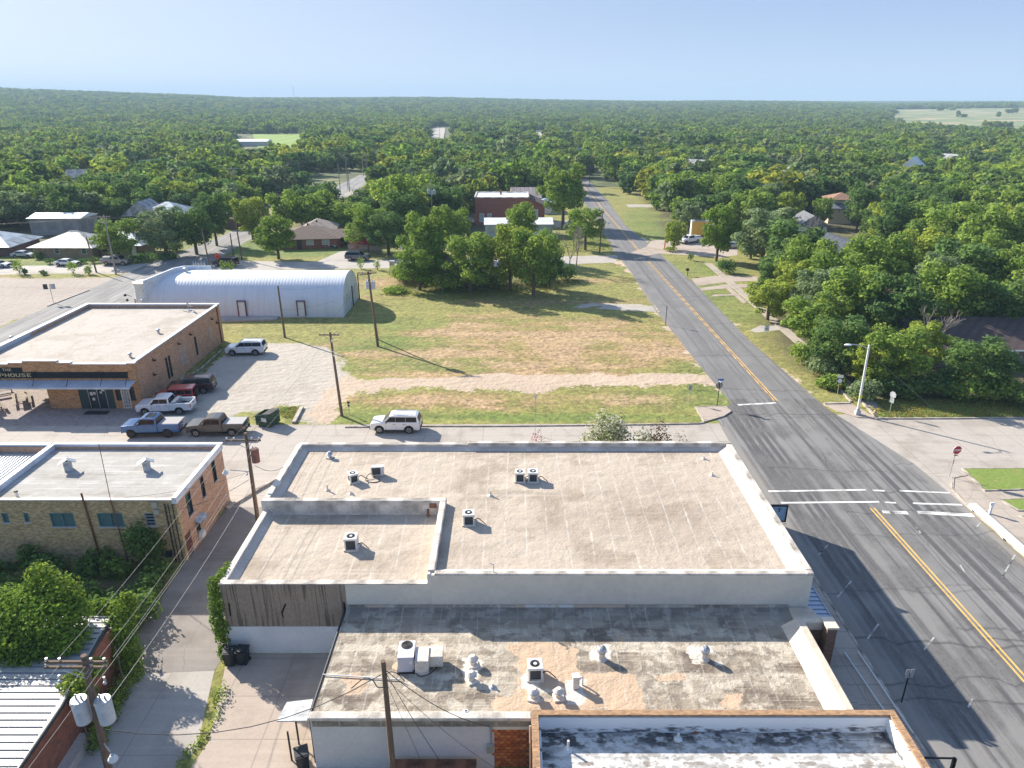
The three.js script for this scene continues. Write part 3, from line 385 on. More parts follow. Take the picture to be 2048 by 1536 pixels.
// ---- 2. the lower roof in the middle
{
  const b = site('shop_building', 'lower shop building with a patched grey and peach roof in front of the store wall', 'building', 3.5, -31);
  const R = [-10.1, 17, -26.8, -35.1];
  const tex = roofTex(2048, 700, R, [0.34, 0.29, 0.225], { stain: [0.13, 0.1, 0.075], stainK: 1, pale: [0.56, 0.495, 0.39], paleK: 0.9, seamC: [0.6, 0.56, 0.49], seam: 1.12, seam0: 0.3, laps: 150, cracks: 420, seamK: 0.9, sw: 2.4, wob: 1, crackK: 0.85, paintC: [0.5, 0.365, 0.25], paintD: [0.6, 0.56, 0.5],
    paint: (g) => { g.fillStyle = '#f00'; for (const a of [[-0.40,-31.90,1.03,-32.38,2.16,-32.10,3.54,-31.50,3.67,-29.81,4.45,-29.63,6.63,-29.81,6.47,-27.27,-0.86,-27.15,-1.00,-27.92,0.16,-28.42,0.43,-29.99], [-9.18,-29.63,-7.97,-29.78,-7.81,-28.42,-8.91,-28.18], [7.73,-29.63,9.57,-29.92,9.45,-29.21,7.78,-29.07], [11.22,-28.42,12.16,-28.49,11.58,-27.43,10.31,-27.43], [5.94,-32.71,6.65,-32.63,6.40,-31.90], [-6.36,-30.18,-6.29,-31.50,-5.85,-29.63]]) { g.beginPath(); pairs(a).forEach(([x, z], i) => i ? g.lineTo(x, -z) : g.moveTo(x, -z)); g.fill(); }
      g.fillStyle = '#0f0'; for (const [x, z, w, h] of [[5.04,-31.19, 1.3, 1.2], [10.70,-31.19, 1.5, 1.3], [-2.14,-29.99, 0.9, 1.9], [3.28,-28.42, 1, 1.6], [1.71,-28.25, 1.9, 0.9], [0.96,-29.28, 0.9, 1.2]]) g.fillRect(x - w / 2, -z - h / 2, w, h); },
    extra: (c, u, v, n) => { const x = Math.floor(u * 24 + 0.3 * Math.sin(v * 9)), y = Math.floor(v * 11 + (x & 1) * 0.4), h = Math.abs(Math.sin(x * 12.99 + y * 78.2) * 43758.5) % 1; mixc(c, h > 0.55 ? [0.5, 0.44, 0.345] : [0.22, 0.175, 0.125], (h > 0.55 ? h - 0.3 : 0.35) * (0.3 + 0.7 * n.w)); mixc(c, [0.58, 0.52, 0.42], sst(0.5, 0.66, S(nMass, u * 4.2, v * 1.5)) * 0.6); mixc(c, [0.15, 0.118, 0.09], sst(0.54, 0.72, S(nMass, u * 5.1 + 0.5, v * 1.7 + 0.2)) * 0.6); mixc(c, [0.2, 0.19, 0.18], sst(0.7, 0.95, v) * 0.5); } });
  part(b, 'roof', prism([[-10, -26.7], [16.7, -26.7], [16.7, -35], [-10, -35]], 2.9, 3.38), roofMat(tex, 0.09));
  { const g = new THREE.BufferGeometry(), pr = [[0.03, 3.72], [0.14, 3.6], [0.35, 3.48], [0.6, 3.42], [0.9, 3.385]], v = []; for (let i = 0; i < 4; i++) { const [a, y] = pr[i], [c, q] = pr[i + 1]; v.push(-10, y, -35 + a, -10, q, -35 + c, 16.7, q, -35 + c, -10, y, -35 + a, 16.7, q, -35 + c, 16.7, y, -35 + a); } g.setAttribute('position', new THREE.Float32BufferAttribute(v, 3)); g.computeVertexNormals(); part(b, 'flashing', muv(g), roofMat(tex, 0.05)); }
  const mc = std(0xffffff, 0.9, { map: grain([0.62, 0.53, 0.42], { size: 3, patch: 0.25 }), bumpMap: bLump, bumpScale: 0.03 });
  part(b, 'parapet', [prism([[16.55, -26.75], [17.0, -26.75], [17.0, -33.5], [16.55, -33.5]], 2.9, 3.95, [], 0.04), prism([[17.0, -33.15], [18.5, -33.15], [18.5, -33.5], [17.0, -33.5]], 3.4, 3.94, [], 0.03)], mc);
  { const g = new THREE.BufferGeometry(); g.setAttribute('position', new THREE.Float32BufferAttribute([16.56, 3.9, -26.75, 16.56, 3.9, -33.5, 15.8, 3.39, -33.5, 16.56, 3.9, -26.75, 15.8, 3.39, -33.5, 15.8, 3.39, -26.75], 3)); g.computeVertexNormals(); part(b, 'flashing', muv(g), mc); }
  part(b, 'ledge', prism([[16.7, -33.5], [18.4, -33.5], [18.1, -34.95], [16.7, -34.95]], 3.3, 3.55, [], 0.03), mc);
  const br = std(0xffffff, 0.9, brickTex([0.23, 0.12, 0.075], [0.2, 0.17, 0.14]));
  part(b, 'pier', prism([[18.05, -32.5], [18.6, -32.5], [18.6, -33.35], [18.05, -33.35]], 0.13, 4.0), br); part(b, 'pier_cap', prism([[17.98, -32.44], [18.68, -32.44], [18.68, -33.42], [17.98, -33.42]], 4.0, 4.12, [], 0.02), mc);
  part(b, 'wall', bb(17.0, 17.3, 0.13, 3.4, -33.4, -26.75), br); part(b, 'wall', bb(17.3, 18.05, 0.13, 3.4, -33.45, -33.2), br);
  part(b, 'wall', bb(17.8, 18.1, 0.13, 3.3, -34.95, -33.5), br);
  wall(b, face([-10, -35], [-10, -26.8], 0), 2.92, 0.25, mPaintGrey);
  const mg2 = std(0xffffff, 0.85, { map: grain([0.62, 0.6, 0.59], { size: 8, patch: 0.15, amp: 0.08 }), bumpMap: bRough, bumpScale: 0.008 });
  wall(b, face([-10.1, -26.75], [-0.9, -26.75], 0), 3.3, 0.3, mg2);
  part(b, 'coping', prism([[-10.18, -26.68], [0.95, -26.68], [0.95, -27.12], [-10.18, -27.12]], 3.3, 3.48, [], 0.04), mStuccoCap);
  part(b, 'gutter', [bar([-10.1, 3.4, -34.9], [-10.14, 3.36, -26.9], 0.07), bar([-10.14, 3.36, -26.9], [-10.14, 0.3, -26.85], 0.05)], mDarkFrame);
  // the hollow-tile panel, tile by tile
  const tw = 0.33, th = 0.2, tm = [[0.44, 0.13, 0.04], [0.38, 0.105, 0.035], [0.5, 0.17, 0.055], [0.33, 0.09, 0.03]].map((c, i) => std(0xffffff, 0.85, { map: grain(c, { size: 0.5, patch: 0.35, k: i * 0.2 }) })), tg = [bx(tw - 0.02, th - 0.02, 0.1)];
  const pan = part(b, 'tile_panel', bb(-0.9, 0.97, 0, 3.3, -26.99, -26.83), std([0.25, 0.2, 0.17], 0.95));
  for (let r = 0; r < 16; r++) for (let q = 0; q < 6; q++) { const x = -0.72 + q * tw + (r & 1 ? -0.14 : 0), y = 3.18 - r * th; if (x > 0.85 || r === 2) continue; const t = new THREE.Mesh(tg[0], tm[(rnd() * 4) | 0]); t.name = 'tile'; t.castShadow = t.receiveShadow = true; const og = ORIGIN.get(b); t.position.set(x - og.x, y - og.y, -26.8 + rr(-0.008, 0.008) - og.z); pan.add(t); }
  part(b, 'lintel', bb(-0.9, 0.97, 2.68, 2.88, -26.86, -26.72), mPaintGrey);
  part(b, 'meter_box', [bb(-1.28, -0.95, 1.25, 1.75, -26.72, -26.55), bar([-1.05, 1.75, -26.66], [-1.05, 3.1, -26.66], 0.05)], mGalv);
  { const A = []; for (let k = 0; k < 30; k++) A.push(bx(0.06, 0.03, 1.8, -5.9 + k * 0.14, 0.93, -25.6)); A.push(bb(-6, -1.8, 0.85, 0.92, -26.5, -24.7)); const s = solo('rusty_lean_to', A, mRust, 'rusty ribbed lean-to roof low against the grey shop wall', 'roof'); }
  { const p = pairs([-12.06,-29.05,-10.72,-29.26,-10.68,-27.83,-12.23,-27.80]); const t = site('metal_canopy', 'pale sheet metal canopy sticking out of the left shop wall over the courtyard', 'canopy', -10.8, -27.3); part(t, 'sheet', prism(p, 2.02, 2.1), mGalvDull); part(t, 'post', bar([-11.5, 0, -27.2], [-11.5, 2.02, -27.2], 0.05), mBlackIron); part(t, 'post', bar([-11.4, 0, -28.2], [-11.4, 2.02, -28.2], 0.05), mBlackIron); }
}
// ---- 3. the roof with white and black patches in the near right corner
{
  const b = site('corner_building', 'near corner building with brown brick coping and a flaking white roof', 'building', 10, -22);
  const tex = roofTex(1024, 512, [1, 19, -14.5, -27], [0.36, 0.345, 0.32], { stain: [0.17, 0.155, 0.14], pale: [0.7, 0.7, 0.69], paleK: 0.9, seam: 1, laps: 10, cracks: 60, seamK: 0.2,
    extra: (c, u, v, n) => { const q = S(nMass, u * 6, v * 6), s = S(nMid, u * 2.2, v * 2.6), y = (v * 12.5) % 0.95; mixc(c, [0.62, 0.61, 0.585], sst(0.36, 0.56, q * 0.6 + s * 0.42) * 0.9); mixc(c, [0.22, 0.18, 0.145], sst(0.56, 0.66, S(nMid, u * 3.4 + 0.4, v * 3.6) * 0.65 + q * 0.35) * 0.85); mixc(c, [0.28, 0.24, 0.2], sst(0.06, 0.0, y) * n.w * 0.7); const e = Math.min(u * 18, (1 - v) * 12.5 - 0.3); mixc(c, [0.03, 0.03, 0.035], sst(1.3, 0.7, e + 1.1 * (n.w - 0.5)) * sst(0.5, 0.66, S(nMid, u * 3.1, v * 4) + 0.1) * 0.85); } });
  part(b, 'roof', bb(1.2, 18.6, 2.4, 2.85, -26.5, -15), roofMat(tex, 0.05));
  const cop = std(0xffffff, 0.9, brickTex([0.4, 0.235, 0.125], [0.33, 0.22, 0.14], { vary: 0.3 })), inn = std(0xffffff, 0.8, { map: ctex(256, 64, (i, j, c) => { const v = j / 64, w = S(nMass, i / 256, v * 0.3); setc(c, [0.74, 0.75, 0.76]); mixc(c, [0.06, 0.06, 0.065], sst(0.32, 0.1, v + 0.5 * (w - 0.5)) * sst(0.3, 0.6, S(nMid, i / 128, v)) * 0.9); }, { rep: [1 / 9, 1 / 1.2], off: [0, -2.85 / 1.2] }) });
  part(b, 'parapet', [bb(1.28, 18.62, 2.4, 3.82, -26.5, -26.38), bb(1.28, 1.4, 2.4, 3.82, -26.38, -15), bb(18.5, 18.62, 2.4, 3.82, -26.38, -15)], inn);
  part(b, 'wall', [bb(1.0, 18.9, 0, 3.86, -26.7, -26.5), bb(1.0, 1.28, 0, 3.86, -26.5, -15), bb(18.62, 18.9, 0, 3.86, -26.5, -15)], std(0xffffff, 0.9, brickTex([0.36, 0.2, 0.11], [0.3, 0.25, 0.2])));
  part(b, 'coping', [prism([[0.95, -26.74], [18.95, -26.74], [18.95, -26.42], [0.95, -26.42]], 3.86, 3.98, [], 0.015), prism([[0.95, -26.42], [1.3, -26.42], [1.3, -15], [0.95, -15]], 3.86, 3.98, [], 0.015), prism([[18.6, -26.42], [18.95, -26.42], [18.95, -15], [18.6, -15]], 3.86, 3.98, [], 0.015)], cop);
  part(b, 'downpipe', bar([0.9, 3.4, -26.3], [0.9, 0.3, -24.5], 0.06), std([0.6, 0.42, 0.28], 0.7));
}
// ---- 4. the tan brick two-storey building left of the alley
{
  const b = site('tan_brick_building', 'tan brick building with teal windows and a white roof left of the alley', 'building', -31, -49);
  const bt = std(0xffffff, 0.92, brickTex([0.52, 0.385, 0.2], [0.4, 0.32, 0.21], { vary: 0.3, odd: 0.14, oddc: [0.2, 0.16, 0.11] })), bo = std(0xffffff, 0.92, brickTex([0.54, 0.31, 0.2], [0.47, 0.34, 0.25], { vary: 0.18, odd: 0.04, k: 0.4 }));
  const H = 5.3, y0 = -0.3, X0 = -52;
  const ff = face([X0, -44.5], [-24.297, -44.5], y0), q = (a) => { const [x0, y1, x1, yy0] = a; return [x0 - X0, yy0 - y0, x1 - X0, y1 - y0]; };
  const wins = [[-37.16,4.20,-36.71,3.39], [-35.56,4.20,-35.20,3.44], [-33.67,4.20,-31.93,3.05], [-30.21,4.20,-28.37,3.05], [-26.76,4.20,-26.05,3.14]].map(q);
  wall(b, ff, H - y0, 0.3, bt, wins);
  wins.forEach((w, i) => i < 4 ? win(b, ff, w, std([0.12, 0.22, 0.23], 0.7), mGlassGreen, { nx: i > 1 ? 2 : 1, w: 0.05, sill: mStucco, depth: 0.15 }) : win(b, ff, w, std([0.25, 0.3, 0.3], 0.7), mGlassDark, { ny: 4, w: 0.05, sill: mStucco, depth: 0.15 }));
  const fr = face([-24.3, -44.504], [-24.3, -53.197], y0), qs = (z0, ya, z1, yb) => [-z0 - 44.5, ya - y0, -z1 - 44.5, yb - y0];
  const ws = [[45.95, 2.95, 46.75, 4.75], [48.55, 3.0, 49.15, 4.75], [50.85, 3.1, 51.5, 4.9], [46.7, 0.45, 47.35, 2.0]].map(([a, c, d, e]) => [a - 44.5, c - y0, d - 44.5, e - y0]), door = [44.75 - 44.5, 0.05, 45.75 - 44.5, 2.3];
  wall(b, fr, H - y0, 0.3, bo, [...ws, door]);
  ws.forEach((w, i) => win(b, fr, w, mDarkFrame, i === 3 ? mGlassPale : mGlassGreen, { ny: 2, w: 0.07, sill: mStucco, depth: 0.2 }));
  const dr = part(b, 'door', bx(0.96, 2.2, 0.06, 0.75, 1.18, -0.12).applyMatrix4(fr.m), std(0xffffff, 0.8, { map: grain([0.16, 0.06, 0.045], { size: 1 }) })); part(dr, 'handle', sp(0.05, 1.1, 1.1, -0.06).applyMatrix4(fr.m), mGalv);
  part(b, 'door_awning', bx(1.3, 0.05, 0.7, 2.6, 2.45, 0.3, 0, 0.35).applyMatrix4(fr.m), mGalvDull);
  part(b, 'window_unit', [bx(0.6, 0.45, 0.4, 2.55, 1.0, 0.15).applyMatrix4(fr.m)], mPipeWhite);
  wall(b, face([-24.303, -53.2], [X0, -53.2], y0), H - y0, 0.3, bo);
  const tex = roofTex(1024, 512, [-38.4, -24, -44.3, -53.5], [0.38, 0.36, 0.33], { stain: [0.27, 0.245, 0.215], stainK: 0.8, pale: [0.6, 0.58, 0.55], paleK: 0.8, seam: 30, laps: 6, cracks: 20, crackK: 0.2 });
  part(b, 'roof', bb(-38, -24.5, 4.7, 5.1, -53, -44.7), roofMat(tex, 0.04));
  part(b, 'parapet', [bb(-38.1, -24.2, 5.0, 5.5, -53.25, -52.98), bb(-38.35, -38.02, 4.7, 5.48, -53.26, -44.6), bb(-24.56, -24.22, 5.0, 5.46, -52.98, -44.46)], std(0xffffff, 0.7, { map: grain([0.62, 0.65, 0.7], { size: 4 }) }));
  part(b, 'coping', [bb(-38.2, -24.15, 5.5, 5.56, -53.3, -52.95), bb(-38.4, -38.0, 5.48, 5.55, -52.9, -44.66), bb(-24.5, -24.18, 5.46, 5.53, -52.9, -44.4), bb(X0, -24.5, 5.28, 5.36, -44.66, -44.42), bb(X0, -38.45, 5.46, 5.52, -53.34, -52.9)], mWhiteCap);
  part(b, 'parapet', bb(X0, -38.4, 4.5, 5.46, -53.28, -53.0), std([0.4, 0.48, 0.6], 0.6));
  { const A = [bb(X0, -38.4, 4.5, 4.75, -52.96, -44.7)]; part(b, 'roof', A, mWhitePaint); for (let x = X0 + 0.3; x < -38.6; x += 0.3) part(b, 'rib', bx(0.07, 0.11, 8.2, x, 4.8, -48.85), mGalv); }
  for (const [x, z] of [[-34.80,-49.33], [-28.64,-49.33]]) { const t = thing('roof_ventilator', x < -33 ? 'galvanised square hooded ventilator, left of two on the white roof' : 'galvanised square hooded ventilator, right of two on the white roof', 'vent', x, 5.1, z, 0.5); part(t, 'base', bx(0.55, 0.7, 0.55, 0, 0.35, 0), mGalvDull); part(t, 'hood', [bx(0.7, 0.06, 0.5, -0.28, 0.82, 0, 0, 0, 0.5), bx(0.7, 0.06, 0.5, 0.28, 0.82, 0, 0, 0, -0.5), bx(0.5, 0.25, 0.5, 0, 0.72, 0)], mGalv); }
  { const [x, z] = [-36.20,-45.23]; const t = thing('roof_pipe', 'short capped pipe on the white roof near its left front edge', 'pipe', x, 5.1, z); part(t, 'pipe', cy(0.1, 0.1, 0.45), mPipeWhite); part(t, 'cap', cy(0.14, 0.12, 0.1, 0, 0.45, 0), mBlackIron); }
  part(b, 'conduit', [bar([-30.9, 5.9, -44.42], [-30.7, -0.2, -44.42], 0.07)], mRust);
  part(b, 'mast', [bar([-29.1, 9.6, -44.9], [-28.9, 5.2, -44.4], 0.025), bar([-28.9, 5.3, -44.4], [-28.7, 0, -44.4], 0.045)], mRust);
  for (const [x, w] of [[-25.1, 0.05], [-24.85, 0.035], [-24.55, 0.04]]) part(b, 'conduit', bar([x, 5.0, -44.42], [x, 0, -44.42], w), mDarkFrame);
  part(b, 'meter_box', bb(-26, -25.6, 4.75, 5.15, -44.5, -44.32), mGalv); part(b, 'meter_box', bb(-25.95, -25.55, 4.2, 4.55, -44.5, -44.3), mGalv); part(b, 'meter_box', bb(-25.7, -25.3, 0.5, 1.0, -44.5, -44.28), mDarkFrame);
}
// ---- 5. the brick tavern with the sign band
{
  const b = site('brick_tavern', 'orange brick tavern with a stepped parapet, dark sign band and metal awning', 'building', -50.7, -85);
  const bk = brickTex([0.5, 0.265, 0.115], [0.42, 0.29, 0.17], { vary: 0.28, odd: 0.12, oddc: [0.13, 0.09, 0.06] }), bm = std(0xffffff, 0.92, bk), bs = std(0xffffff, 0.92, brickTex([0.58, 0.31, 0.175], [0.47, 0.32, 0.21], { vary: 0.25, odd: 0.16, oddc: [0.2, 0.12, 0.08] }));
  const X0 = -60, ff = face([X0, -73], [-41.397, -73], 0), L = ff.L, U = (x) => x - X0;
  const bay = [U(-59.4), 0, U(-51.6), 2.95], dd = [U(-48.2), 0.02, U(-44.35), 2.75], d2 = [U(-43.5), 0.02, U(-42.55), 2.5], w1 = [U(-44.1), 0.95, U(-43.52), 2.6], w2 = [U(-42.5), 0.95, U(-41.95), 2.6];
  const top = [[L, 5.35], [U(-42.2), 5.35], [U(-42.2), 5.2], [U(-48.3), 5.25], [U(-48.3), 5.42], [U(-49.8), 5.42], [U(-49.8), 5.62], [U(-53.6), 5.6], [U(-53.6), 5.42], [U(-55.2), 5.4], [U(-55.2), 5.25], [0, 5.25]];
  wall(b, ff, 5.3, 0.35, bm, [bay, dd, d2, w1, w2], top);
  const cap = (x0, x1, y) => bb(x0, x1, y, y + 0.09, -73.42, -72.93);
  part(b, 'coping', [cap(-60, -55.2, 5.25), cap(-55.2, -53.6, 5.42), cap(-53.6, -49.8, 5.62), cap(-49.8, -48.3, 5.43), cap(-48.3, -42.2, 5.26), cap(-42.2, -41.3, 5.36)], mWhiteCap);
  // sign band with its lettering
  { const c = document.createElement('canvas'); c.width = 2048; c.height = 160; const g = c.getContext('2d'); g.fillStyle = '#151d22'; g.fillRect(0, 0, 2048, 160); g.fillStyle = '#c9b98a'; g.textAlign = 'right'; g.font = 'bold 118px monospace'; g.save(); g.translate(820, 122); g.scale(0.98, 1); g.fillText('BELL TAPHOUSE', 0, 0); g.restore(); const t = new THREE.CanvasTexture(c); t.colorSpace = THREE.SRGBColorSpace;
    const p = new THREE.BoxGeometry(18.6 - 1.0, 0.72, 0.06); p.translate(-59.9 + 8.8 + 0, 4.02, -72.96); const sgn = part(b, 'sign_band', p, std(0xffffff, 0.85, { map: t }));
    const c2 = document.createElement('canvas'); c2.width = 256; c2.height = 64; const g2 = c2.getContext('2d'); g2.fillStyle = '#151d22'; g2.fillRect(0, 0, 256, 64); g2.fillStyle = '#c9b98a'; g2.font = 'bold 52px monospace'; g2.textAlign = 'center'; g2.fillText('THE', 108, 50); const t2 = new THREE.CanvasTexture(c2); t2.colorSpace = THREE.SRGBColorSpace;
    const p2 = new THREE.BoxGeometry(2.9, 0.5, 0.05); p2.translate(-55.2, 4.64, -72.965); part(sgn, 'sign_panel', p2, std(0xffffff, 0.85, { map: t2 })); }
  for (const x of [-59.5, -56, -52.3, -48.6, -44.9, -42.2]) part(b, 'awning_rod', bar([x, 4.45, -72.95], [x + 0.1, 3.1, -71.6], 0.03), mBlackIron);
  { const l = []; for (let k = 0; k < 62; k++) l.push(bx(0.045, 0.03, 1.56, -60.1 + k * 0.3, 3.29, -72.2, 0, 0.17)); l.push(bx(18.6, 0.06, 1.55, -50.8, 3.25, -72.2, 0, 0.17), bb(-60.1, -41.5, 2.95, 3.13, -71.5, -71.42)); part(b, 'awning', l, std(0xffffff, 0.5, { map: grain([0.48, 0.53, 0.6], { size: 3 }), metalness: 0.25 })); }
  const teal = std([0.025, 0.055, 0.06], 0.7), fr = win(b, ff, dd, teal, mGlassDark, { nx: 1, w: 0.05, depth: 0.3 });
  part(b, 'door_surround', [bx(0.85, 2.7, 0.06, U(-47.7), 1.38, -0.05), bx(0.75, 2.7, 0.06, U(-44.8), 1.38, -0.05)].map((q) => q.applyMatrix4(ff.m)), teal);
  part(b, 'door', [bx(0.06, 2.5, 0.05, U(-47.2), 1.25, -0.08), bx(0.06, 2.5, 0.05, U(-46.2), 1.25, -0.08), bx(0.06, 2.5, 0.05, U(-45.25), 1.25, -0.08)].map((q) => q.applyMatrix4(ff.m)), mGalv);
  for (const [x, y, w, h] of [[-46.95, 1.7, 0.3, 0.42], [-46.8, 1.05, 0.3, 0.32], [-46.6, 1.75, 0.28, 0.3], [-45.85, 1.85, 0.26, 0.25], [-45.6, 2.15, 0.28, 0.3]]) part(b, 'notice', bx(w, h, 0.012, U(x), y, -0.21).applyMatrix4(ff.m), mPipeWhite);
  part(b, 'doormat', bb(-47.2, -44.6, 0.02, 0.05, -72.2, -71.3), std([0.02, 0.02, 0.02], 1));
  win(b, ff, w1, mDarkFrame, mGlassDark, { w: 0.08 }); win(b, ff, w2, mDarkFrame, mGlassDark, { w: 0.08, ny: 2 });
  { const dl = win(b, ff, d2, std([0.6, 0.58, 0.52], 0.6), mGlassPale, { nx: 3, ny: 5, w: 0.14, name: 'door', depth: 0.15 }); part(dl, 'handle', bx(0.05, 0.16, 0.06, d2[2] - 0.1, 1.05, 0.04).applyMatrix4(ff.m), mBlackIron); }
  const rf = face([-41.4, -73.004], [-41.4, -97.297], 0);
  const sw = [[79.75, 0.85, 80.25, 3.55], [80.5, 0.85, 81.0, 3.55], [88.05, 1.0, 88.6, 3.5]].map(([a, c, d, e]) => [a - 73, c, d - 73, e]);
  wall(b, rf, 5.3, 0.35, bs, sw); sw.forEach((w) => win(b, rf, w, mDarkFrame, std([0.03, 0.03, 0.028], 0.8), { ny: 2, w: 0.06, depth: 0.1 }));
  for (const [z, y, h] of [[83.8, 1.1, 2.4], [84.8, 1.1, 2.4], [93, 1.2, 2.2]]) part(b, 'bricked_window', bx(0.85, h, 0.06, z - 73, y + h / 2, 0.0).applyMatrix4(rf.m), std(0xffffff, 0.9, { map: grain([0.45, 0.33, 0.25], { size: 1 }) }));
  for (const [z, y] of [[76.5, 2.7], [83.5, 4.1], [87, 4.2], [94, 4.2], [77, 4.3], [95.5, 3.2]]) part(b, 'wall_lamp', [bx(0.3, 0.12, 0.3, z - 73, y, 0.2).applyMatrix4(rf.m), bx(0.06, 0.3, 0.06, z - 73, y + 0.15, 0.06).applyMatrix4(rf.m)], mBlackIron);
  part(b, 'downpipe', bar([-41.32, 5.2, -96.2], [-41.32, 0.1, -96.2], 0.08), mRust);
  wall(b, face([-41.403, -97.3], [X0, -97.3], 0), 5.3, 0.35, bs); wall(b, face([X0 + 0.003, -97.296], [X0 + 0.003, -84], 0), 5.296, 0.35, bs);
  part(b, 'wall', [bb(-59.65, -51.6, 0, 4.6, -84.2, -83.9), bb(-51.9, -51.6, 0, 4.6, -83.9, -73.35)], bm); part(b, 'column', bb(-60, -59.4, 0, 4.6, -73.7, -73.36), bm);
  const tex = roofTex(1024, 1024, [-60, -41.4, -73, -97.3], [0.44, 0.4, 0.35], { stain: [0.34, 0.295, 0.245], stainK: 0.8, pale: [0.5, 0.465, 0.42], seam: 40, laps: 8, cracks: 8, crackK: 0.2, extra: (c, u, v) => { const r = S(nMass, u * 0.9, v * 0.7); mixc(c, [0.33, 0.26, 0.195], sst(0.035, 0.0, Math.abs(r - 0.5)) * 0.6 + sst(0.02, 0.0, Math.abs(r - 0.58)) * 0.5); } });
  part(b, 'roof', bb(-59.9, -41.5, 4.6, 4.98, -97.2, -73.2), roofMat(tex, 0.04));
  part(b, 'parapet', [bb(-60, -59.66, 4.9, 5.5, -97.3, -73.4), bb(-59.66, -41.8, 4.98, 5.5, -97.3, -97.0), bb(-41.76, -41.42, 5.28, 5.42, -96.9, -73.4)], std([0.5, 0.54, 0.6], 0.6));
  part(b, 'coping', [bb(-60.08, -59.55, 5.5, 5.56, -97.38, -73.4), bb(-59.55, -41.3, 5.5, 5.55, -97.38, -96.92), bb(-41.78, -41.36, 5.42, 5.48, -96.9, -73.43)], mWhiteCap);
  // on the roof
  { const [x, z] = [-44.80,-95.25]; const t = thing('satellite_dish', 'grey satellite dish on a ballast frame at the back of the tavern roof', 'satellite dish', x, 4.98, z, -0.6); part(t, 'frame', [bx(1.4, 0.08, 0.1, 0, 0.06, 0.4), bx(1.4, 0.08, 0.1, 0, 0.06, -0.4), bx(0.1, 0.09, 0.9, 0, 0.07, 0), bar([0, 0, 0], [0, 1.0, 0], 0.04)], mGalvDull); const d = new THREE.SphereGeometry(0.9, 16, 6, 0, 6.3, 0, 0.5); d.rotateX(-1.0); d.translate(0, 0.45, 0.55); part(t, 'dish', d, mGalv); part(t, 'arm', bar([0, 0.6, 0.1], [0.1, 1.2, -0.6], 0.025), mGalvDull); }
  for (const [x, z, l] of [[-44.37,-85.17, 'small hooded vent in the middle right of the tavern roof'], [-43.39,-76.16, 'small gooseneck vent near the front right corner of the tavern roof'], [-60.92,-82.36, 'small dark vent by the left edge of the tavern roof']]) { const t = thing('roof_vent', l, 'vent', x, 4.98, z); part(t, 'pipe', cy(0.14, 0.14, 0.4), mGalvDull); part(t, 'cap', [sp(0.26, 0, 0.42, 0, 1, 0.6, 1)], mGalv); }
}
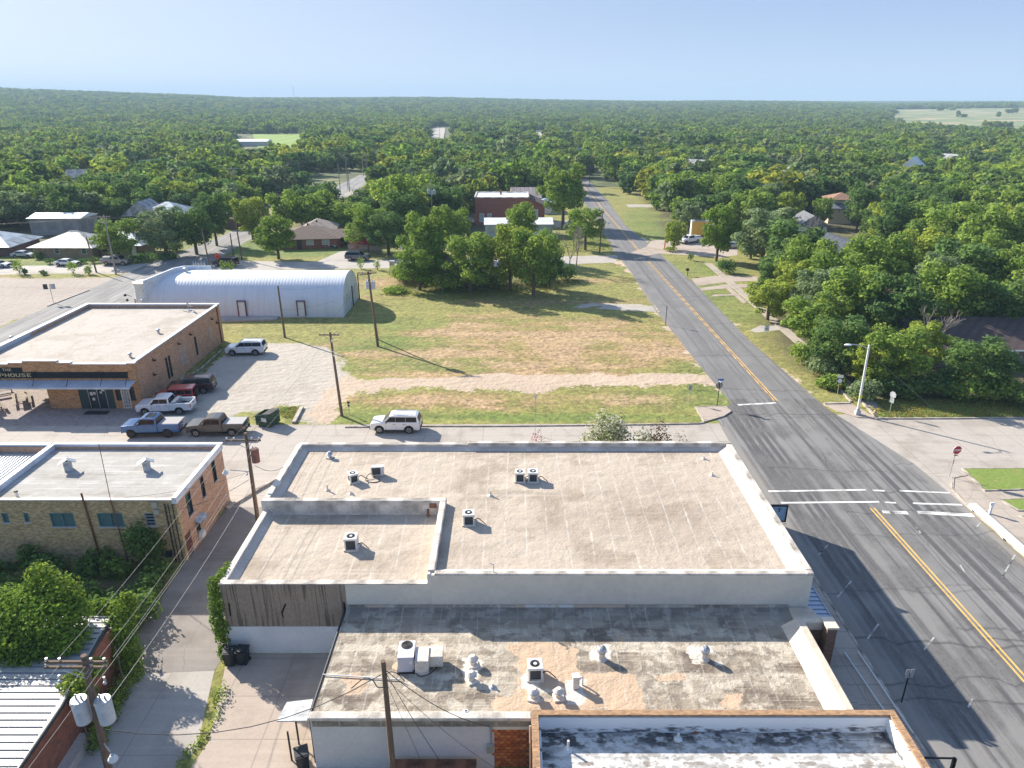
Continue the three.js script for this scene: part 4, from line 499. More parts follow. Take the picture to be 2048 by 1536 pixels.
// ---- 6. the white arched hall
{
  const b = site('arched_hall', 'long white arched metal hall with a shaped front and round corner turret', 'building', -42, -115);
  const X0 = -57.6, X1 = -26.8, cz = -115.1, R = 5.9, HH = 6.1, mw = std(0xffffff, 0.55, { map: ctex(512, 256, (i, j, c) => { setc(c, [0.66, 0.69, 0.73], 0.94 + 0.12 * S(nFine, i / 256, j / 256)); mixc(c, [0.5, 0.52, 0.55], sst(0.5, 0.9, S(nStreak, i / 512, j / 700)) * 0.4); }, { rep: [1 / 16, 1 / 9] }), metalness: 0.1 });
  const nA = 26, pos = [], idx = [], xs = []; for (let x = X0; x < X1 - 0.5; x += 0.5) xs.push([x, 0], [x + 0.1, 0.016], [x + 0.4, 0.016], [x + 0.46, 0]); xs.push([X1, 0]);
  const slant = (z) => -58.2 + (z + 109.2) * -0.58;
  xs.forEach(([x, o]) => { for (let a = 0; a <= nA; a++) { const t = (a / nA) * Math.PI, k = 1 + o / R; const Z = cz + Math.sign(Math.cos(t)) * Math.pow(Math.abs(Math.cos(t)), 0.9) * R * k; pos.push(Math.max(x, slant(Z)), Math.pow(Math.sin(t), 0.82) * HH * k, Z); } });
  for (let i = 0; i < xs.length - 1; i++) for (let a = 0; a < nA; a++) { const p = i * (nA + 1) + a, q = p + nA + 1; idx.push(p, q, p + 1, q, q + 1, p + 1); }
  let g = new THREE.BufferGeometry(); g.setAttribute('position', new THREE.Float32BufferAttribute(pos, 3)); g.setIndex(idx); g.computeVertexNormals(); part(b, 'shell', muv(g), mw);
  const arc = []; for (let a = 0; a <= 24; a++) { const t = (a / 24) * Math.PI; arc.push([-Math.sign(Math.cos(t)) * Math.pow(Math.abs(Math.cos(t)), 0.9) * (R - 0.05) + R, Math.pow(Math.sin(t), 0.82) * (HH - 0.05)]); }
  const ef = face([X1 - 0.05, cz + R], [X1 - 0.05, cz - R], 0); part(b, 'end_wall', slab(arc, 0.2).applyMatrix4(ef.m), mWhitePaint);
  for (let k = 0; k < 9; k++) part(b, 'batten', bx(0.06, 2.9, 0.06, 1.6 + k * 1.1, 1.5, 0.03).applyMatrix4(ef.m), mGalvDull);
  part(b, 'post', [bx(0.14, 3.4, 0.14, 7.0, 1.7, 0.1).applyMatrix4(ef.m)], mBlackIron); part(b, 'post', bx(0.16, 4.6, 0.16, 11.4, 2.3, 0.25).applyMatrix4(ef.m), mBlackIron);
  const lf = face([slant(cz - R - 0.5) - 0.1, cz - R - 0.5], [slant(cz + R + 0.4) - 0.1, cz + R + 0.4], 0), W = lf.L;
  part(b, 'false_front', slab([[0, 0], [W, 0], [W, 3.0], [W - 0.7, 3.2], [W - 1.0, 5.9], [W * 0.56, 6.8], [W * 0.42, 6.8], [1.2, 5.9], [0.9, 3.2], [0, 3.0]], 0.3).applyMatrix4(lf.m), std(0xffffff, 0.7, { map: grain([0.62, 0.68, 0.74], { size: 6, patch: 0.1 }) }));
  for (const x of [X0 + 14.1, X0 + 23.5]) { const f = face([x, cz + R + 0.12], [x + 1.3, cz + R + 0.12], 0); part(b, 'door', bx(1.1, 2.2, 0.25, 0.65, 1.35, -0.1).applyMatrix4(f.m), mWhitePaint); part(b, 'door_frame', [bx(0.14, 2.5, 0.3, 0.05, 1.5, 0), bx(0.14, 2.5, 0.3, 1.28, 1.5, 0), bx(1.35, 0.12, 0.3, 0.66, 2.72, 0)].map((q) => q.applyMatrix4(f.m)), std([0.16, 0.045, 0.05], 0.7)); }
  const tx = -58.7, tz = -111.2; part(b, 'turret', cy(1.6, 1.6, 2.7, tx, 2.5, tz, 28), std(0xffffff, 0.7, { map: grain([0.68, 0.68, 0.67], { size: 4 }) })); part(b, 'turret_roof', cy(1.72, 1.72, 0.14, tx, 5.2, tz, 28), std([0.68, 0.6, 0.5], 0.7));
  part(b, 'porthole', [(() => { const q = cy(0.36, 0.36, 0.14, 0, -0.07, 0, 18); q.rotateX(Math.PI / 2); q.rotateY(0.5); q.translate(tx + 0.76, 4.2, tz + 1.4); return q; })()], mGlassDark);
  { const c = document.createElement('canvas'); c.width = 1024; c.height = 96; const g2 = c.getContext('2d'); g2.fillStyle = '#e8e0dc'; g2.fillRect(0, 0, 1024, 96); g2.fillStyle = '#5a1714'; g2.fillRect(0, 86, 1024, 10); g2.font = 'bold 88px sans-serif'; g2.textAlign = 'center'; 'HOBBY'.split('').forEach((l, i) => g2.fillText(l, 215 + i * 62, 78)); const t = new THREE.CanvasTexture(c); t.colorSpace = THREE.SRGBColorSpace; const rg = new THREE.CylinderGeometry(1.95, 1.95, 0.8, 40, 1, true); rg.rotateY(Math.PI - 0.35); rg.translate(tx, 2.3, tz); part(b, 'sign_ring', rg, std(0xffffff, 0.7, { map: t, side: THREE.DoubleSide })); }
  part(b, 'turret_base', cy(1.5, 1.5, 2.0, tx, 0, tz, 24), std([0.3, 0.12, 0.1], 0.8));
  part(b, 'lamp', [bar([tx - 1.7, 3.2, tz + 1.2], [tx - 2.5, 3.6, tz + 1.5], 0.04), sp(0.22, tx - 2.6, 3.5, tz + 1.5), sp(0.2, tx - 2.2, 2.8, tz + 1.9)], mBlackIron);
  { const x = -51.3; part(b, 'antenna', [bar([x, 5.9, cz], [x, 7.6, cz], 0.04), bar([x - 0.9, 7.3, cz], [x + 1.2, 7.3, cz], 0.03), ...[-0.8, -0.4, 0.5, 1.0].map((d) => bar([x + d, 7.05, cz], [x + d, 7.75, cz], 0.03))], mPipeWhite); }
  part(b, 'roof_vent', [cy(0.25, 0.25, 0.5, -53.4, 6.0, cz + 0.3), sp(0.4, -53.4, 6.6, cz + 0.3, 1, 0.5, 1)], mGalv);
}
// ---- 7. the near left shed under the vine tree
{
  const b = site('ribbed_shed', 'near left shed with a white ribbed metal roof and red brick wall', 'shed', -28, -26);
  const P = pairs([-23.85,-34.10,-22.85,-27.34,-22.70,-24.39,-22.61,-23.12]), xr = (z) => lerp(P[0][0], P[2][0], clamp((z - P[0][1]) / (P[2][1] - P[0][1])));
  const zT = P[0][1];
  part(b, 'roof', prism([[-40, zT], [P[0][0], zT], [P[1][0], P[1][1]], [P[2][0], P[2][1]], [P[3][0], P[3][1]], [-22.4, -14], [-40, -14]], 3.5, 3.6), std(0xffffff, 0.5, { map: grain([0.44, 0.43, 0.4], { size: 6, patch: 0.15, amp: 0.08 }), metalness: 0.1 }));
  const mRibDark = std([0.16, 0.17, 0.2], 0.6); let nR = 0; for (let z = zT + 0.15; z < -15; z += 0.44) { const x1 = xr(z) - 0.05; part(b, 'rib', bx(x1 + 40, 0.05, 0.045, (x1 - 40) / 2, 3.62, z), mRibDark); nR++; }
  part(b, 'fascia', [bar([P[0][0] + 0.04, 3.5, P[0][1]], [P[1][0] + 0.04, 3.5, P[1][1]], 0.12, 0.12, 4), bar([P[1][0] + 0.04, 3.5, P[1][1]], [P[2][0] + 0.04, 3.5, P[2][1]], 0.12, 0.12, 4), bar([P[2][0] + 0.04, 3.5, P[2][1]], [-22.3, 3.5, -14], 0.12, 0.12, 4)], mDarkFrame);
  const wf = face([-22.7, -15], [-23.4, -33.2], 0); wall(b, wf, 3.45, 0.3, std(0xffffff, 0.92, { ...brickTex([0.36, 0.13, 0.075], [0.26, 0.13, 0.09], { vary: 0.2 }) }));
  part(b, 'patch', slab([[0, 0], [8.8, 0], [9.3, 1.2], [9.1, 2.2], [8.6, 3.4], [0, 3.4]], 0.04).applyMatrix4(face([-22.64, -15], [-23.34, -33.2], 0).m), std(0xffffff, 0.95, { map: ctex(256, 256, (i, j, c) => { setc(c, [0.45, 0.42, 0.38], 0.8 + 0.3 * S(nFine, i / 256, j / 256)); mixc(c, [0.26, 0.12, 0.08], sst(0.55, 0.75, S(nMid, i / 256, j / 256)) * 0.7); }, { rep: [1 / 4, 1 / 4] }) }));
  part(b, 'wall_base', bb(-23.5, -22.55, 0, 0.5, -28.5, -15), mStucco);
  wall(b, face([-23.4, -33.3], [-40, -33.3], 0), 3.45, 0.3, mStucco);
}

// ---- houses beyond: generic hip / gable house in its own axes (front towards +z)
const mShingle = (c, k = 0) => std(0xffffff, 0.95, { map: ctex(256, 256, (i, j, q) => { const r = (j / 256) * 16, f = r - (r | 0), x = ((i / 256) * 10 + (r & 1) * 0.5), h = Math.abs(Math.sin((x | 0) * 91.7 + (r | 0) * 37.3)) % 1; setc(q, c, (0.75 + 0.35 * h) * (f < 0.12 ? 0.7 : 1) * (0.85 + 0.3 * S(nMass, i / 256 + k, j / 256))); }, { rep: [1 / 3, 1 / 3] }) });
function roofGeo(w, d, y0, y1, type, over, axis = 'x', th = 0.14) { // ridge along x (or z)
  if (axis === 'z') { const g = roofGeo(d, w, y0, y1, type, over); g.rotateY(Math.PI / 2); return g; }
  const W = w / 2 + over, D = d / 2 + over, r = type === 'hip' ? Math.max(0.01, W - D) : W, e = y0 - (over * (y1 - y0)) / (d / 2);
  const A = [-W, e, D], B = [W, e, D], C = [W, e, -D], E = [-W, e, -D], R0 = [-r, y1, 0], R1 = [r, y1, 0], dn = (p) => [p[0], p[1] - th, p[2]];
  const v = [], tri = (a, b, c) => v.push(...a, ...b, ...c), quad = (a, b, c, q) => { tri(a, b, c); tri(a, c, q); };
  quad(A, B, R1, R0); quad(C, E, R0, R1); tri(B, C, R1); tri(E, A, R0);
  quad(dn(B), dn(A), A, B); const qd = (a, b) => { quad(dn(a), dn(b), b, a); }; qd(A, B); qd(B, C); qd(C, E); qd(E, A); quad(dn(E), dn(C), dn(B), dn(A));
  const g = new THREE.BufferGeometry(); g.setAttribute('position', new THREE.Float32BufferAttribute(v, 3)); g.computeVertexNormals(); return muv(g);
}
function house(name, label, x, z, turn, o) {
  const t = thing(name, label, o.cat ?? 'house', x, 0, z, turn, o.group), { w, d, h, rise, type = 'hip', over = 0.5, axis = 'x' } = o;
  const body = (W, D, H, px, pz, m = o.wall) => { part(t, 'wall', [bb(px - W / 2, px + W / 2, 0, H, pz - D / 2, pz + D / 2)], m); };
  body(w, d, h, 0, 0);
  const rf = part(t, 'roof', roofGeo(w, d, h, h + rise, type, over, axis), o.roof); if (o.ridge) part(rf, 'ridge_cap', axis === 'x' ? bx(type === 'hip' ? w - d : w + 2 * over, 0.08, 0.3, 0, h + rise + 0.02, 0) : bx(0.3, 0.08, d, 0, h + rise + 0.02, 0), o.ridge);
  if (type === 'gable') { const D = axis === 'x' ? d : w, L = axis === 'x' ? w : d; for (const s of [-1, 1]) { const g = slab([[-D / 2, 0], [D / 2, 0], [0, rise - 0.05]], 0.1); g.translate(0, h, 0); g.rotateY(axis === 'x' ? s * Math.PI / 2 : s > 0 ? 0 : Math.PI); g.translate(axis === 'x' ? s * (L / 2 - 0.02) : 0, 0, axis === 'x' ? 0 : s * (L / 2 - 0.02)); part(t, 'gable', g, o.gable ?? o.wall); } }
  for (const [fx, fy, fw, fh, kind = 'window'] of o.front ?? []) { const f = face([-w / 2, d / 2], [w / 2, d / 2], 0), r = [fx + w / 2 - fw / 2, fy, fx + w / 2 + fw / 2, fy + fh]; if (kind === 'window') win(t, f, r, o.trim ?? mPipeWhite, o.glass ?? mGlassPale, { nx: fw > 1.2 ? 2 : 1, ny: 2, w: 0.09, depth: -0.02, proud: 0.08 }); else part(t, 'door', bx(fw, fh, 0.08, fx, fy + fh / 2, d / 2 + 0.04), o.doorM ?? mDarkFrame); }
  for (const e of o.extras ?? []) e(t);
  return t;
}
const mBrickRed = std(0xffffff, 0.92, brickTex([0.3, 0.1, 0.065], [0.24, 0.15, 0.12], { vary: 0.2 })), mBrickTan = std(0xffffff, 0.92, brickTex([0.36, 0.25, 0.15], [0.3, 0.25, 0.19], { vary: 0.25 }));
const mBrownRoof = mShingle([0.17, 0.125, 0.1]), mGreyRoof = mShingle([0.16, 0.17, 0.185], 0.3), mDarkRoof = mShingle([0.085, 0.062, 0.058], 0.6), mTinBlue = std(0xffffff, 0.55, { map: grain([0.26, 0.32, 0.38], { size: 5, patch: 0.5 }), metalness: 0.3 }), mTinPale = std(0xffffff, 0.6, { map: grain([0.3, 0.305, 0.3], { size: 3, patch: 0.6 }), metalness: 0 });
// brick ranch with carport
house('ranch_house', 'red brick ranch house with a brown hip roof and open carport', -48.3, -171.2, 0.12, { w: 14, d: 11, h: 2.6, rise: 1.9, wall: mBrickRed, roof: mBrownRoof, front: [[-5.2, 0.7, 1.5, 1.4], [-1.8, 0, 1, 2.1, 'door'], [0.6, 0.9, 1.7, 1.2], [4.2, 0.9, 1.7, 1.2]], over: 0.7, extras: [
  (t) => { part(t, 'roof', (() => { const g = roofGeo(8.5, 9.5, 3.3, 5.3, 'hip', 0.5, 'z'); g.translate(1.2, 0, -6); return g; })(), mShingle([0.36, 0.29, 0.24])); },
  (t) => { part(t, 'carport_roof', (() => { const g = roofGeo(10.5, 8, 2.55, 3.75, 'gable', 0.4); g.translate(10.2, 0, 0.6); return g; })(), mBrownRoof); for (const x of [7.1, 14.4]) part(t, 'pillar', bb(x - 0.25, x + 0.25, 0, 2.5, 3.9, 4.4), mBrickRed); part(t, 'carport_wall', bb(6, 15, 0, 2.5, -3.4, -3.2), std([0.1, 0.07, 0.06], 0.9)); part(t, 'vent', cy(0.2, 0.2, 0.5, -0.5, 4.4, -1), mBlackIron); part(t, 'vent', cy(0.2, 0.2, 0.5, 1.4, 4.9, -2.4), mBlackIron); }] });
// two-storey red brick block with white flat roof
{ const b = site('red_brick_block', 'two-storey dark red brick block with a pale flat roof behind the tree row', 'building', -1.8, -206);
  const f = face([-10.2, -200], [4.6, -200], 0), ws = [[1.2, 0.9, 2.5, 3.2], [3.4, 0.9, 4.6, 3.2]]; part(b, 'wall', bb(-10.2, 4.6, 0, 7.4, -212, -200.3), mBrickRed); wall(b, f, 7.4, 0.29, mBrickRed, ws); ws.forEach((w) => win(b, f, w, mPipeWhite, mGlassPale, { nx: 1, ny: 2, w: 0.12 }));
  part(b, 'wing', slab([[0, 0], [4.4, 0], [4.4, 5.2], [0, 7.2]], 11.5).applyMatrix4(face([4.61, -200.2], [9, -200.2], 0).m), mBrickRed); win(b, face([4.61, -200.15], [9, -200.15], 0), [0.3, 2.2, 2.6, 4.3], mPipeWhite, mGlassPale, { nx: 2, ny: 2, w: 0.12, depth: -0.02, proud: 0.1 });
  part(b, 'wing_roof', slab([[-0.2, 7.25], [4.7, 5.05], [4.7, 5.2], [-0.2, 7.4]], 11.7).applyMatrix4(face([4.61, -200.1], [9, -200.1], 0).m), mDarkRoof);
  part(b, 'roof', bb(-10, 4.4, 7.1, 7.5, -211.8, -200.5), std(0xffffff, 0.8, { map: ctex(128, 128, (i, j, c) => { setc(c, [0.66, 0.68, 0.7]); mixc(c, [0.3, 0.33, 0.36], sst(0.55, 0.75, S(nMid, i / 128, j / 128))); }, { rep: [1 / 12, 1 / 12] }) }));
  part(b, 'coping', [bb(-10.4, 4.75, 7.4, 7.75, -212.2, -211.8), bb(-10.4, -10, 7.4, 7.75, -211.8, -200), bb(4.4, 4.75, 7.4, 7.75, -211.8, -200), bb(-10, 4.4, 7.4, 7.62, -200.4, -199.95)], mStuccoCap); part(b, 'chimney', bb(-3.4, -2.9, 7.5, 8.6, -207, -206.5), mBrickRed); }
// white metal shed in front of it
{ const t = house('white_metal_shed', 'long white-roofed metal shed half hidden by trees in front of the red brick block', 1.6, -184, 0.03, { cat: 'shed', w: 17, d: 7, h: 3.4, rise: 1.1, type: 'gable', over: 0.25, wall: std(0xffffff, 0.7, { map: grain([0.42, 0.45, 0.44], { size: 3 }) }), roof: mWhiteCap }); for (let k = 0; k < 14; k++) part(t, 'rib', bx(0.06, 3.3, 0.05, -8 + k * 1.23, 1.65, 3.52), mGalvDull); }
house('rusty_tin_house', 'house with a rusty striped tin roof beyond the red brick block', 4.5, -243, 0.05, { w: 9, d: 10, h: 3, rise: 2.6, type: 'gable', wall: mWhitePaint, roof: std(0xffffff, 0.7, { map: ctex(256, 64, (i, j, c) => { setc(c, [0.45, 0.42, 0.41]); mixc(c, [0.3, 0.17, 0.13], sst(0.4, 0.7, S(nStreak, i / 180, j / 300))); }, { rep: [1 / 9, 1 / 8] }) }) });
house('tin_roof_cottage', 'small cottage with a pale blue tin roof right of the rusty roof', 10.4, -226, 0.1, { w: 6, d: 8, h: 2.8, rise: 1.4, type: 'hip', wall: mWhitePaint, roof: mTinBlue });
// far left houses
house('tan_brick_house', 'tan brick house with a pale patched hip roof facing the lawn at far left', -98.5, -161, -0.02, { w: 13, d: 11, h: 2.7, rise: 2.2, wall: mBrickTan, roof: mTinPale, ridge: mWhiteCap, over: 0.9, front: [[-1.2, 0.9, 1.2, 1.4], [4.8, 0.9, 1.2, 1.4]], glass: mGlassDark, extras: [(t) => { part(t, 'porch_wall', bb(6.5, 16, 0, 2.7, -3, 2.5), mBrickTan); part(t, 'porch_roof', (() => { const g = roofGeo(10.5, 8, 2.7, 4.7, 'hip', 0.6); g.translate(11, 0, -0.8); return g; })(), mTinBlue); for (const x of [7.6, 9.6, 12.3]) part(t, 'window', bx(1.1, 1.4, 0.08, x, 1.6, 2.55), mGlassDark); part(t, 'door', bx(0.95, 2.1, 0.08, 14.2, 1.05, 2.55), mPipeWhite); for (const x of [7, 11, 15.6]) part(t, 'post', bar([x, 0, 3.4], [x, 2.6, 3.4], 0.09), mBlackIron); }] });
house('blue_roof_house', 'low house with a grey blue hip roof at far left beside the tan one', -121, -163, 0.05, { w: 18, d: 12, h: 2.4, rise: 2.4, wall: std([0.16, 0.09, 0.08], 0.9), roof: mTinBlue, front: [[4, 0.9, 2.2, 1.2]], over: 0.8, extras: [(t) => part(t, 'porch_roof', bx(12, 0.12, 4, -2, 2.35, 7.4, 0, 0.1), mTinPale)] });
house('grey_block_house', 'plain grey two-storey house with a white roof among the far left trees', -117, -188, 0.02, { w: 13, d: 8, h: 4.4, rise: 0.8, type: 'gable', wall: std(0xffffff, 0.9, { map: grain([0.33, 0.31, 0.28], { size: 4 }) }), roof: mWhiteCap, over: 0.4 });
house('tin_gable_house', 'house with a blue tin gable roof rising above the trees left of centre', -93, -196, 0.05, { w: 11, d: 10, h: 4.6, rise: 2.3, type: 'hip', wall: mBrickTan, roof: mTinBlue, extras: [(t) => part(t, 'roof', (() => { const g = roofGeo(8, 8, 4.4, 7.6, 'gable', 0.4, 'z'); g.translate(-5.5, 0, 1.5); return g; })(), mTinPale)] });
house('brown_barn', 'brown wooden shed in the shade behind the left tree row', -74, -196, 0, { cat: 'shed', w: 7, d: 6, h: 3, rise: 1.2, type: 'gable', wall: std([0.12, 0.075, 0.05], 0.9), roof: mBrownRoof });
// right of the main street
house('white_gable_house', 'small white gabled house with dark shutters among trees right of the street', 75.2, -183, -0.1, { w: 7, d: 9, h: 3.6, rise: 2.2, type: 'gable', axis: 'z', wall: mWhitePaint, roof: mGreyRoof, front: [[-0.2, 1.2, 1.3, 2.0], [1.4, 1.2, 1.3, 2.0]], glass: mGlassPale, extras: [(t) => { for (const x of [-1.1, 2.35]) part(t, 'shutter', bx(0.45, 2.1, 0.08, x, 2.2, 4.55), mDarkFrame); }] });
house('grey_hip_house', 'low house with a large dark grey hip roof right of the street', 68.5, -158, -0.15, { w: 15, d: 17, h: 2.7, rise: 2.8, wall: mWhitePaint, roof: mGreyRoof, over: 0.7, axis: 'x', front: [[-4.5, 0.9, 1.8, 1.4], [0, 0, 1, 2.1, 'door']], extras: [(t) => part(t, 'porch_roof', (() => { const g = roofGeo(6, 6, 2.6, 4.2, 'gable', 0.5, 'z'); g.translate(-5.5, 0, 9); return g; })(), mWhiteCap)] });
house('cream_house', 'cream two-storey house with brown tiled roof deep in the right hand trees', 93.5, -207, -0.1, { w: 8, d: 9, h: 4.4, rise: 1.7, wall: std([0.62, 0.5, 0.36], 0.85), roof: mGreyRoof, front: [[-1.5, 2.9, 0.9, 1.3]], extras: [(t) => { part(t, 'upper_wall', bb(-2.5, 3, 4.4, 6.6, -3.5, 2), mWhitePaint); part(t, 'upper_roof', (() => { const g = roofGeo(7, 7, 6.6, 8.0, 'hip', 0.6); g.translate(0.2, 0, -1); return g; })(), mShingle([0.3, 0.17, 0.11])); }] });
house('brown_roof_house', 'long low house with a dark brown roof behind the bushes at far right', 65, -92.8, 0.0, { w: 24, d: 13, h: 2.7, rise: 2.2, type: 'gable', wall: std([0.2, 0.17, 0.14], 0.9), roof: mDarkRoof, over: 0.6, front: [[5, 0.8, 2, 1.3]], glass: mGlassDark, extras: [(t) => part(t, 'fascia', bx(25.2, 0.2, 0.06, 0, 2.45, 7.14), mPipeWhite)] });
house('orange_house', 'orange walled house with a white flat roof at the right edge among trees', 124.06,-169.39, 0, { w: 9, d: 7, h: 3.4, rise: 0.6, type: 'gable', wall: std([0.4, 0.16, 0.08], 0.9), roof: mWhiteCap });
house('overgrown_house', 'abandoned house with a brown roof hidden between the trees of the middle grove', -11.9, -133.5, 0.5, { w: 6.5, d: 6, h: 2.8, rise: 2.4, type: 'gable', axis: 'z', wall: mStucco, roof: mBrownRoof, front: [[-1.2, 0.9, 0.8, 1.4], [0.9, 0.9, 0.8, 1.4]], glass: mGlassDark });
house('white_church_hall', 'bright white gabled roof far off among the right hand trees', 181.72,-335.13, -0.7, { cat: 'building', w: 8, d: 11, h: 4.5, rise: 4.5, type: 'gable', axis: 'z', wall: mWhitePaint, roof: mWhiteCap });
house('shingle_roof_house', 'grey shingled roof showing between trees left of the centre road', -47.07,-246.30, 0.3, { w: 17, d: 11, h: 3, rise: 2.4, wall: mBrickTan, roof: mShingle([0.28, 0.25, 0.22]) });
house('brown_hip_house', 'brown hip roof in the trees beyond the rusty tin house', -30.32,-329.17, 0.1, { w: 18, d: 12, h: 3.4, rise: 2.6, wall: mBrickRed, roof: mBrownRoof });
for (const [px, pz, w, d, l, h] of [[-204.43,-584.70, 30, 16, 'long white flat building beside the far green lawn', 3.4], [6.90,-490.56, 16, 10, 'white roof among trees just left of the far avenue', 4], [4.01,-426.07, 15, 10, 'small grey roof in front of the far avenue trees', 4], [118.12,-722.30, 60, 16, 'long pale roof in the mid distance right of centre', 5], [484.23,-2515.23, 0, 0, '', 0], [48.33,-757.81, 26, 14, 'pale roof beside the far end of the avenue', 5], [-994.46,-1633.27, 28, 14, 'cream block far off in the haze at left', 10], [-1116.67,-1755.11, 20, 14, 'white block far off in the haze at the left edge', 9], [435.47,-1124.16, 30, 14, 'low pale roof in the far woods right of centre', 5], [608.20,-1277.63, 24, 14, 'yellow walled shed at the edge of the far right field', 5], [620.28,-3553.40, 90, 26, 'white warehouse roof on the horizon right of centre', 9], [1472.31,-4924.87, 160, 30, 'pale industrial shed on the right horizon', 10], [2273.04,-6022.20, 120, 40, 'broad white shed on the right horizon', 14]]) if (w) house('far_building', l, px, pz, 0.06, { cat: 'building', w, d, h, rise: 1.4, type: 'gable', wall: std([0.62, 0.6, 0.57], 0.9), roof: mWhiteCap, over: 0.3 });
// fence by the ranch
{ const t = site('wooden_fence', 'weathered grey picket fence beside the ranch carport', 'fence', -30, -158); const A = [-37.79,-163.89], B = [-29.44,-160.98], n = 46; const mf = std(0xffffff, 0.95, { map: grain([0.26, 0.22, 0.19], { size: 1 }) }), g0 = bx(0.19, 1.5, 0.03);
  for (let k = 0; k < n; k++) { const m = new THREE.Mesh(g0, mf); m.name = 'picket'; m.position.set(lerp(A[0], B[0], k / n) + 30, 0.78 + rr(-0.03, 0.03), lerp(A[1], B[1], k / n) + 158); m.rotation.y = Math.atan2(-(B[1] - A[1]), B[0] - A[0]); m.castShadow = m.receiveShadow = true; t.add(m); }
  for (const y of [0.4, 1.2]) part(t, 'rail', bar([A[0], y, A[1] - 0.06], [B[0], y, B[1] - 0.06], 0.05, 0.05, 4), mf); }

// ================================================================ vehicles (front towards -x in their own axes)
const mTyre = std([0.018, 0.018, 0.019], 0.9), mRim = std([0.42, 0.43, 0.45], 0.35, { metalness: 0.8 }), mAuto = phys([0.006, 0.009, 0.012], 0.12, { clearcoat: 0, specularIntensity: 0.5 }), mTail = phys([0.35, 0.015, 0.015], 0.25, { clearcoat: 0.8 }), mHead = phys([0.75, 0.76, 0.78], 0.12, { clearcoat: 1 }), mTrim = std([0.025, 0.025, 0.027], 0.65), mChrome = std([0.6, 0.6, 0.62], 0.2, { metalness: 0.9 });
const paintOf = (c, r = 0.3) => phys(c, r, { clearcoat: 0.9, clearcoatRoughness: 0.06, metalness: 0.1 });
// hull points: x, y, half width
function hull(pts) { const v = []; for (const [x, y, h] of pts) v.push(new THREE.Vector3(x, y, h), new THREE.Vector3(x, y, -h)); return new ConvexGeometry(v); }
function quadGeo(a, b, c, d, push = 0.012) { // flat panel with a little thickness towards its normal
  const A = [a, b, c, d].map((p) => new THREE.Vector3(...p)), n = new THREE.Vector3().crossVectors(A[1].clone().sub(A[0]), A[3].clone().sub(A[0])).normalize().multiplyScalar(push); A.forEach((p) => p.add(n)); const back = A.map((p) => p.clone().addScaledVector(n, -1));
  const v = [], t = (...q) => q.forEach((p) => v.push(p.x, p.y, p.z)); t(A[0], A[1], A[2]); t(A[0], A[2], A[3]); for (let i = 0; i < 4; i++) { const j = (i + 1) % 4; t(A[i], back[i], back[j]); t(A[i], back[j], A[j]); }
  const g = new THREE.BufferGeometry(); g.setAttribute('position', new THREE.Float32BufferAttribute(v, 3)); g.computeVertexNormals(); return muv(g);
}
const TYPES = {
  suv: { L: 5.2, W: 2.0, r: 0.41, fx: 0.185, rx: 0.775, low: [[0.008, 0.42], [0, 0.78], [0.008, 1.02], [0.035, 1.13], [0.13, 1.2], [0.28, 1.25], [0.985, 1.27], [1, 1.0], [0.995, 0.5], [0.98, 0.42]], cab: [[0.245, 1.2], [0.385, 1.82], [0.45, 1.93], [0.6, 1.95], [0.9, 1.9], [0.945, 1.8], [0.992, 1.22]], in: 0.24, win: [[0.315, 0.512], [0.517, 0.712], [0.717, 0.935]], rails: true },
  jeep: { L: 4.4, W: 1.85, r: 0.41, fx: 0.17, rx: 0.77, low: [[0.02, 0.5], [0.01, 0.95], [0.02, 1.14], [0.32, 1.2], [0.98, 1.2], [0.98, 0.5]], cab: [[0.31, 1.12], [0.36, 1.78], [0.39, 1.83], [0.96, 1.83], [0.975, 1.78], [0.975, 1.12]], in: 0.1, win: [[0.38, 0.56], [0.58, 0.76], [0.79, 0.95]], spare: true },
  sedan: { L: 4.8, W: 1.83, r: 0.33, fx: 0.19, rx: 0.79, low: [[0.01, 0.33], [0, 0.6], [0.03, 0.75], [0.28, 0.93], [0.84, 0.98], [0.98, 0.92], [1, 0.7], [0.99, 0.35]], cab: [[0.26, 0.9], [0.42, 1.38], [0.5, 1.44], [0.66, 1.43], [0.74, 1.36], [0.88, 0.95]], in: 0.22, win: [[0.36, 0.553], [0.558, 0.76]] },
  pickup: { L: 5.9, W: 2.03, r: 0.41, fx: 0.165, rx: 0.785, low: [[0.008, 0.48], [0, 0.85], [0.004, 1.12], [0.02, 1.2], [0.12, 1.27], [0.25, 1.32], [0.63, 1.33], [0.63, 0.62], [0.62, 0.48]], cab: [[0.225, 1.27], [0.33, 1.85], [0.39, 1.97], [0.48, 1.99], [0.575, 1.96], [0.6, 1.87], [0.626, 1.29]], in: 0.2, win: [[0.3, 0.442], [0.447, 0.592]], bed: true },
};
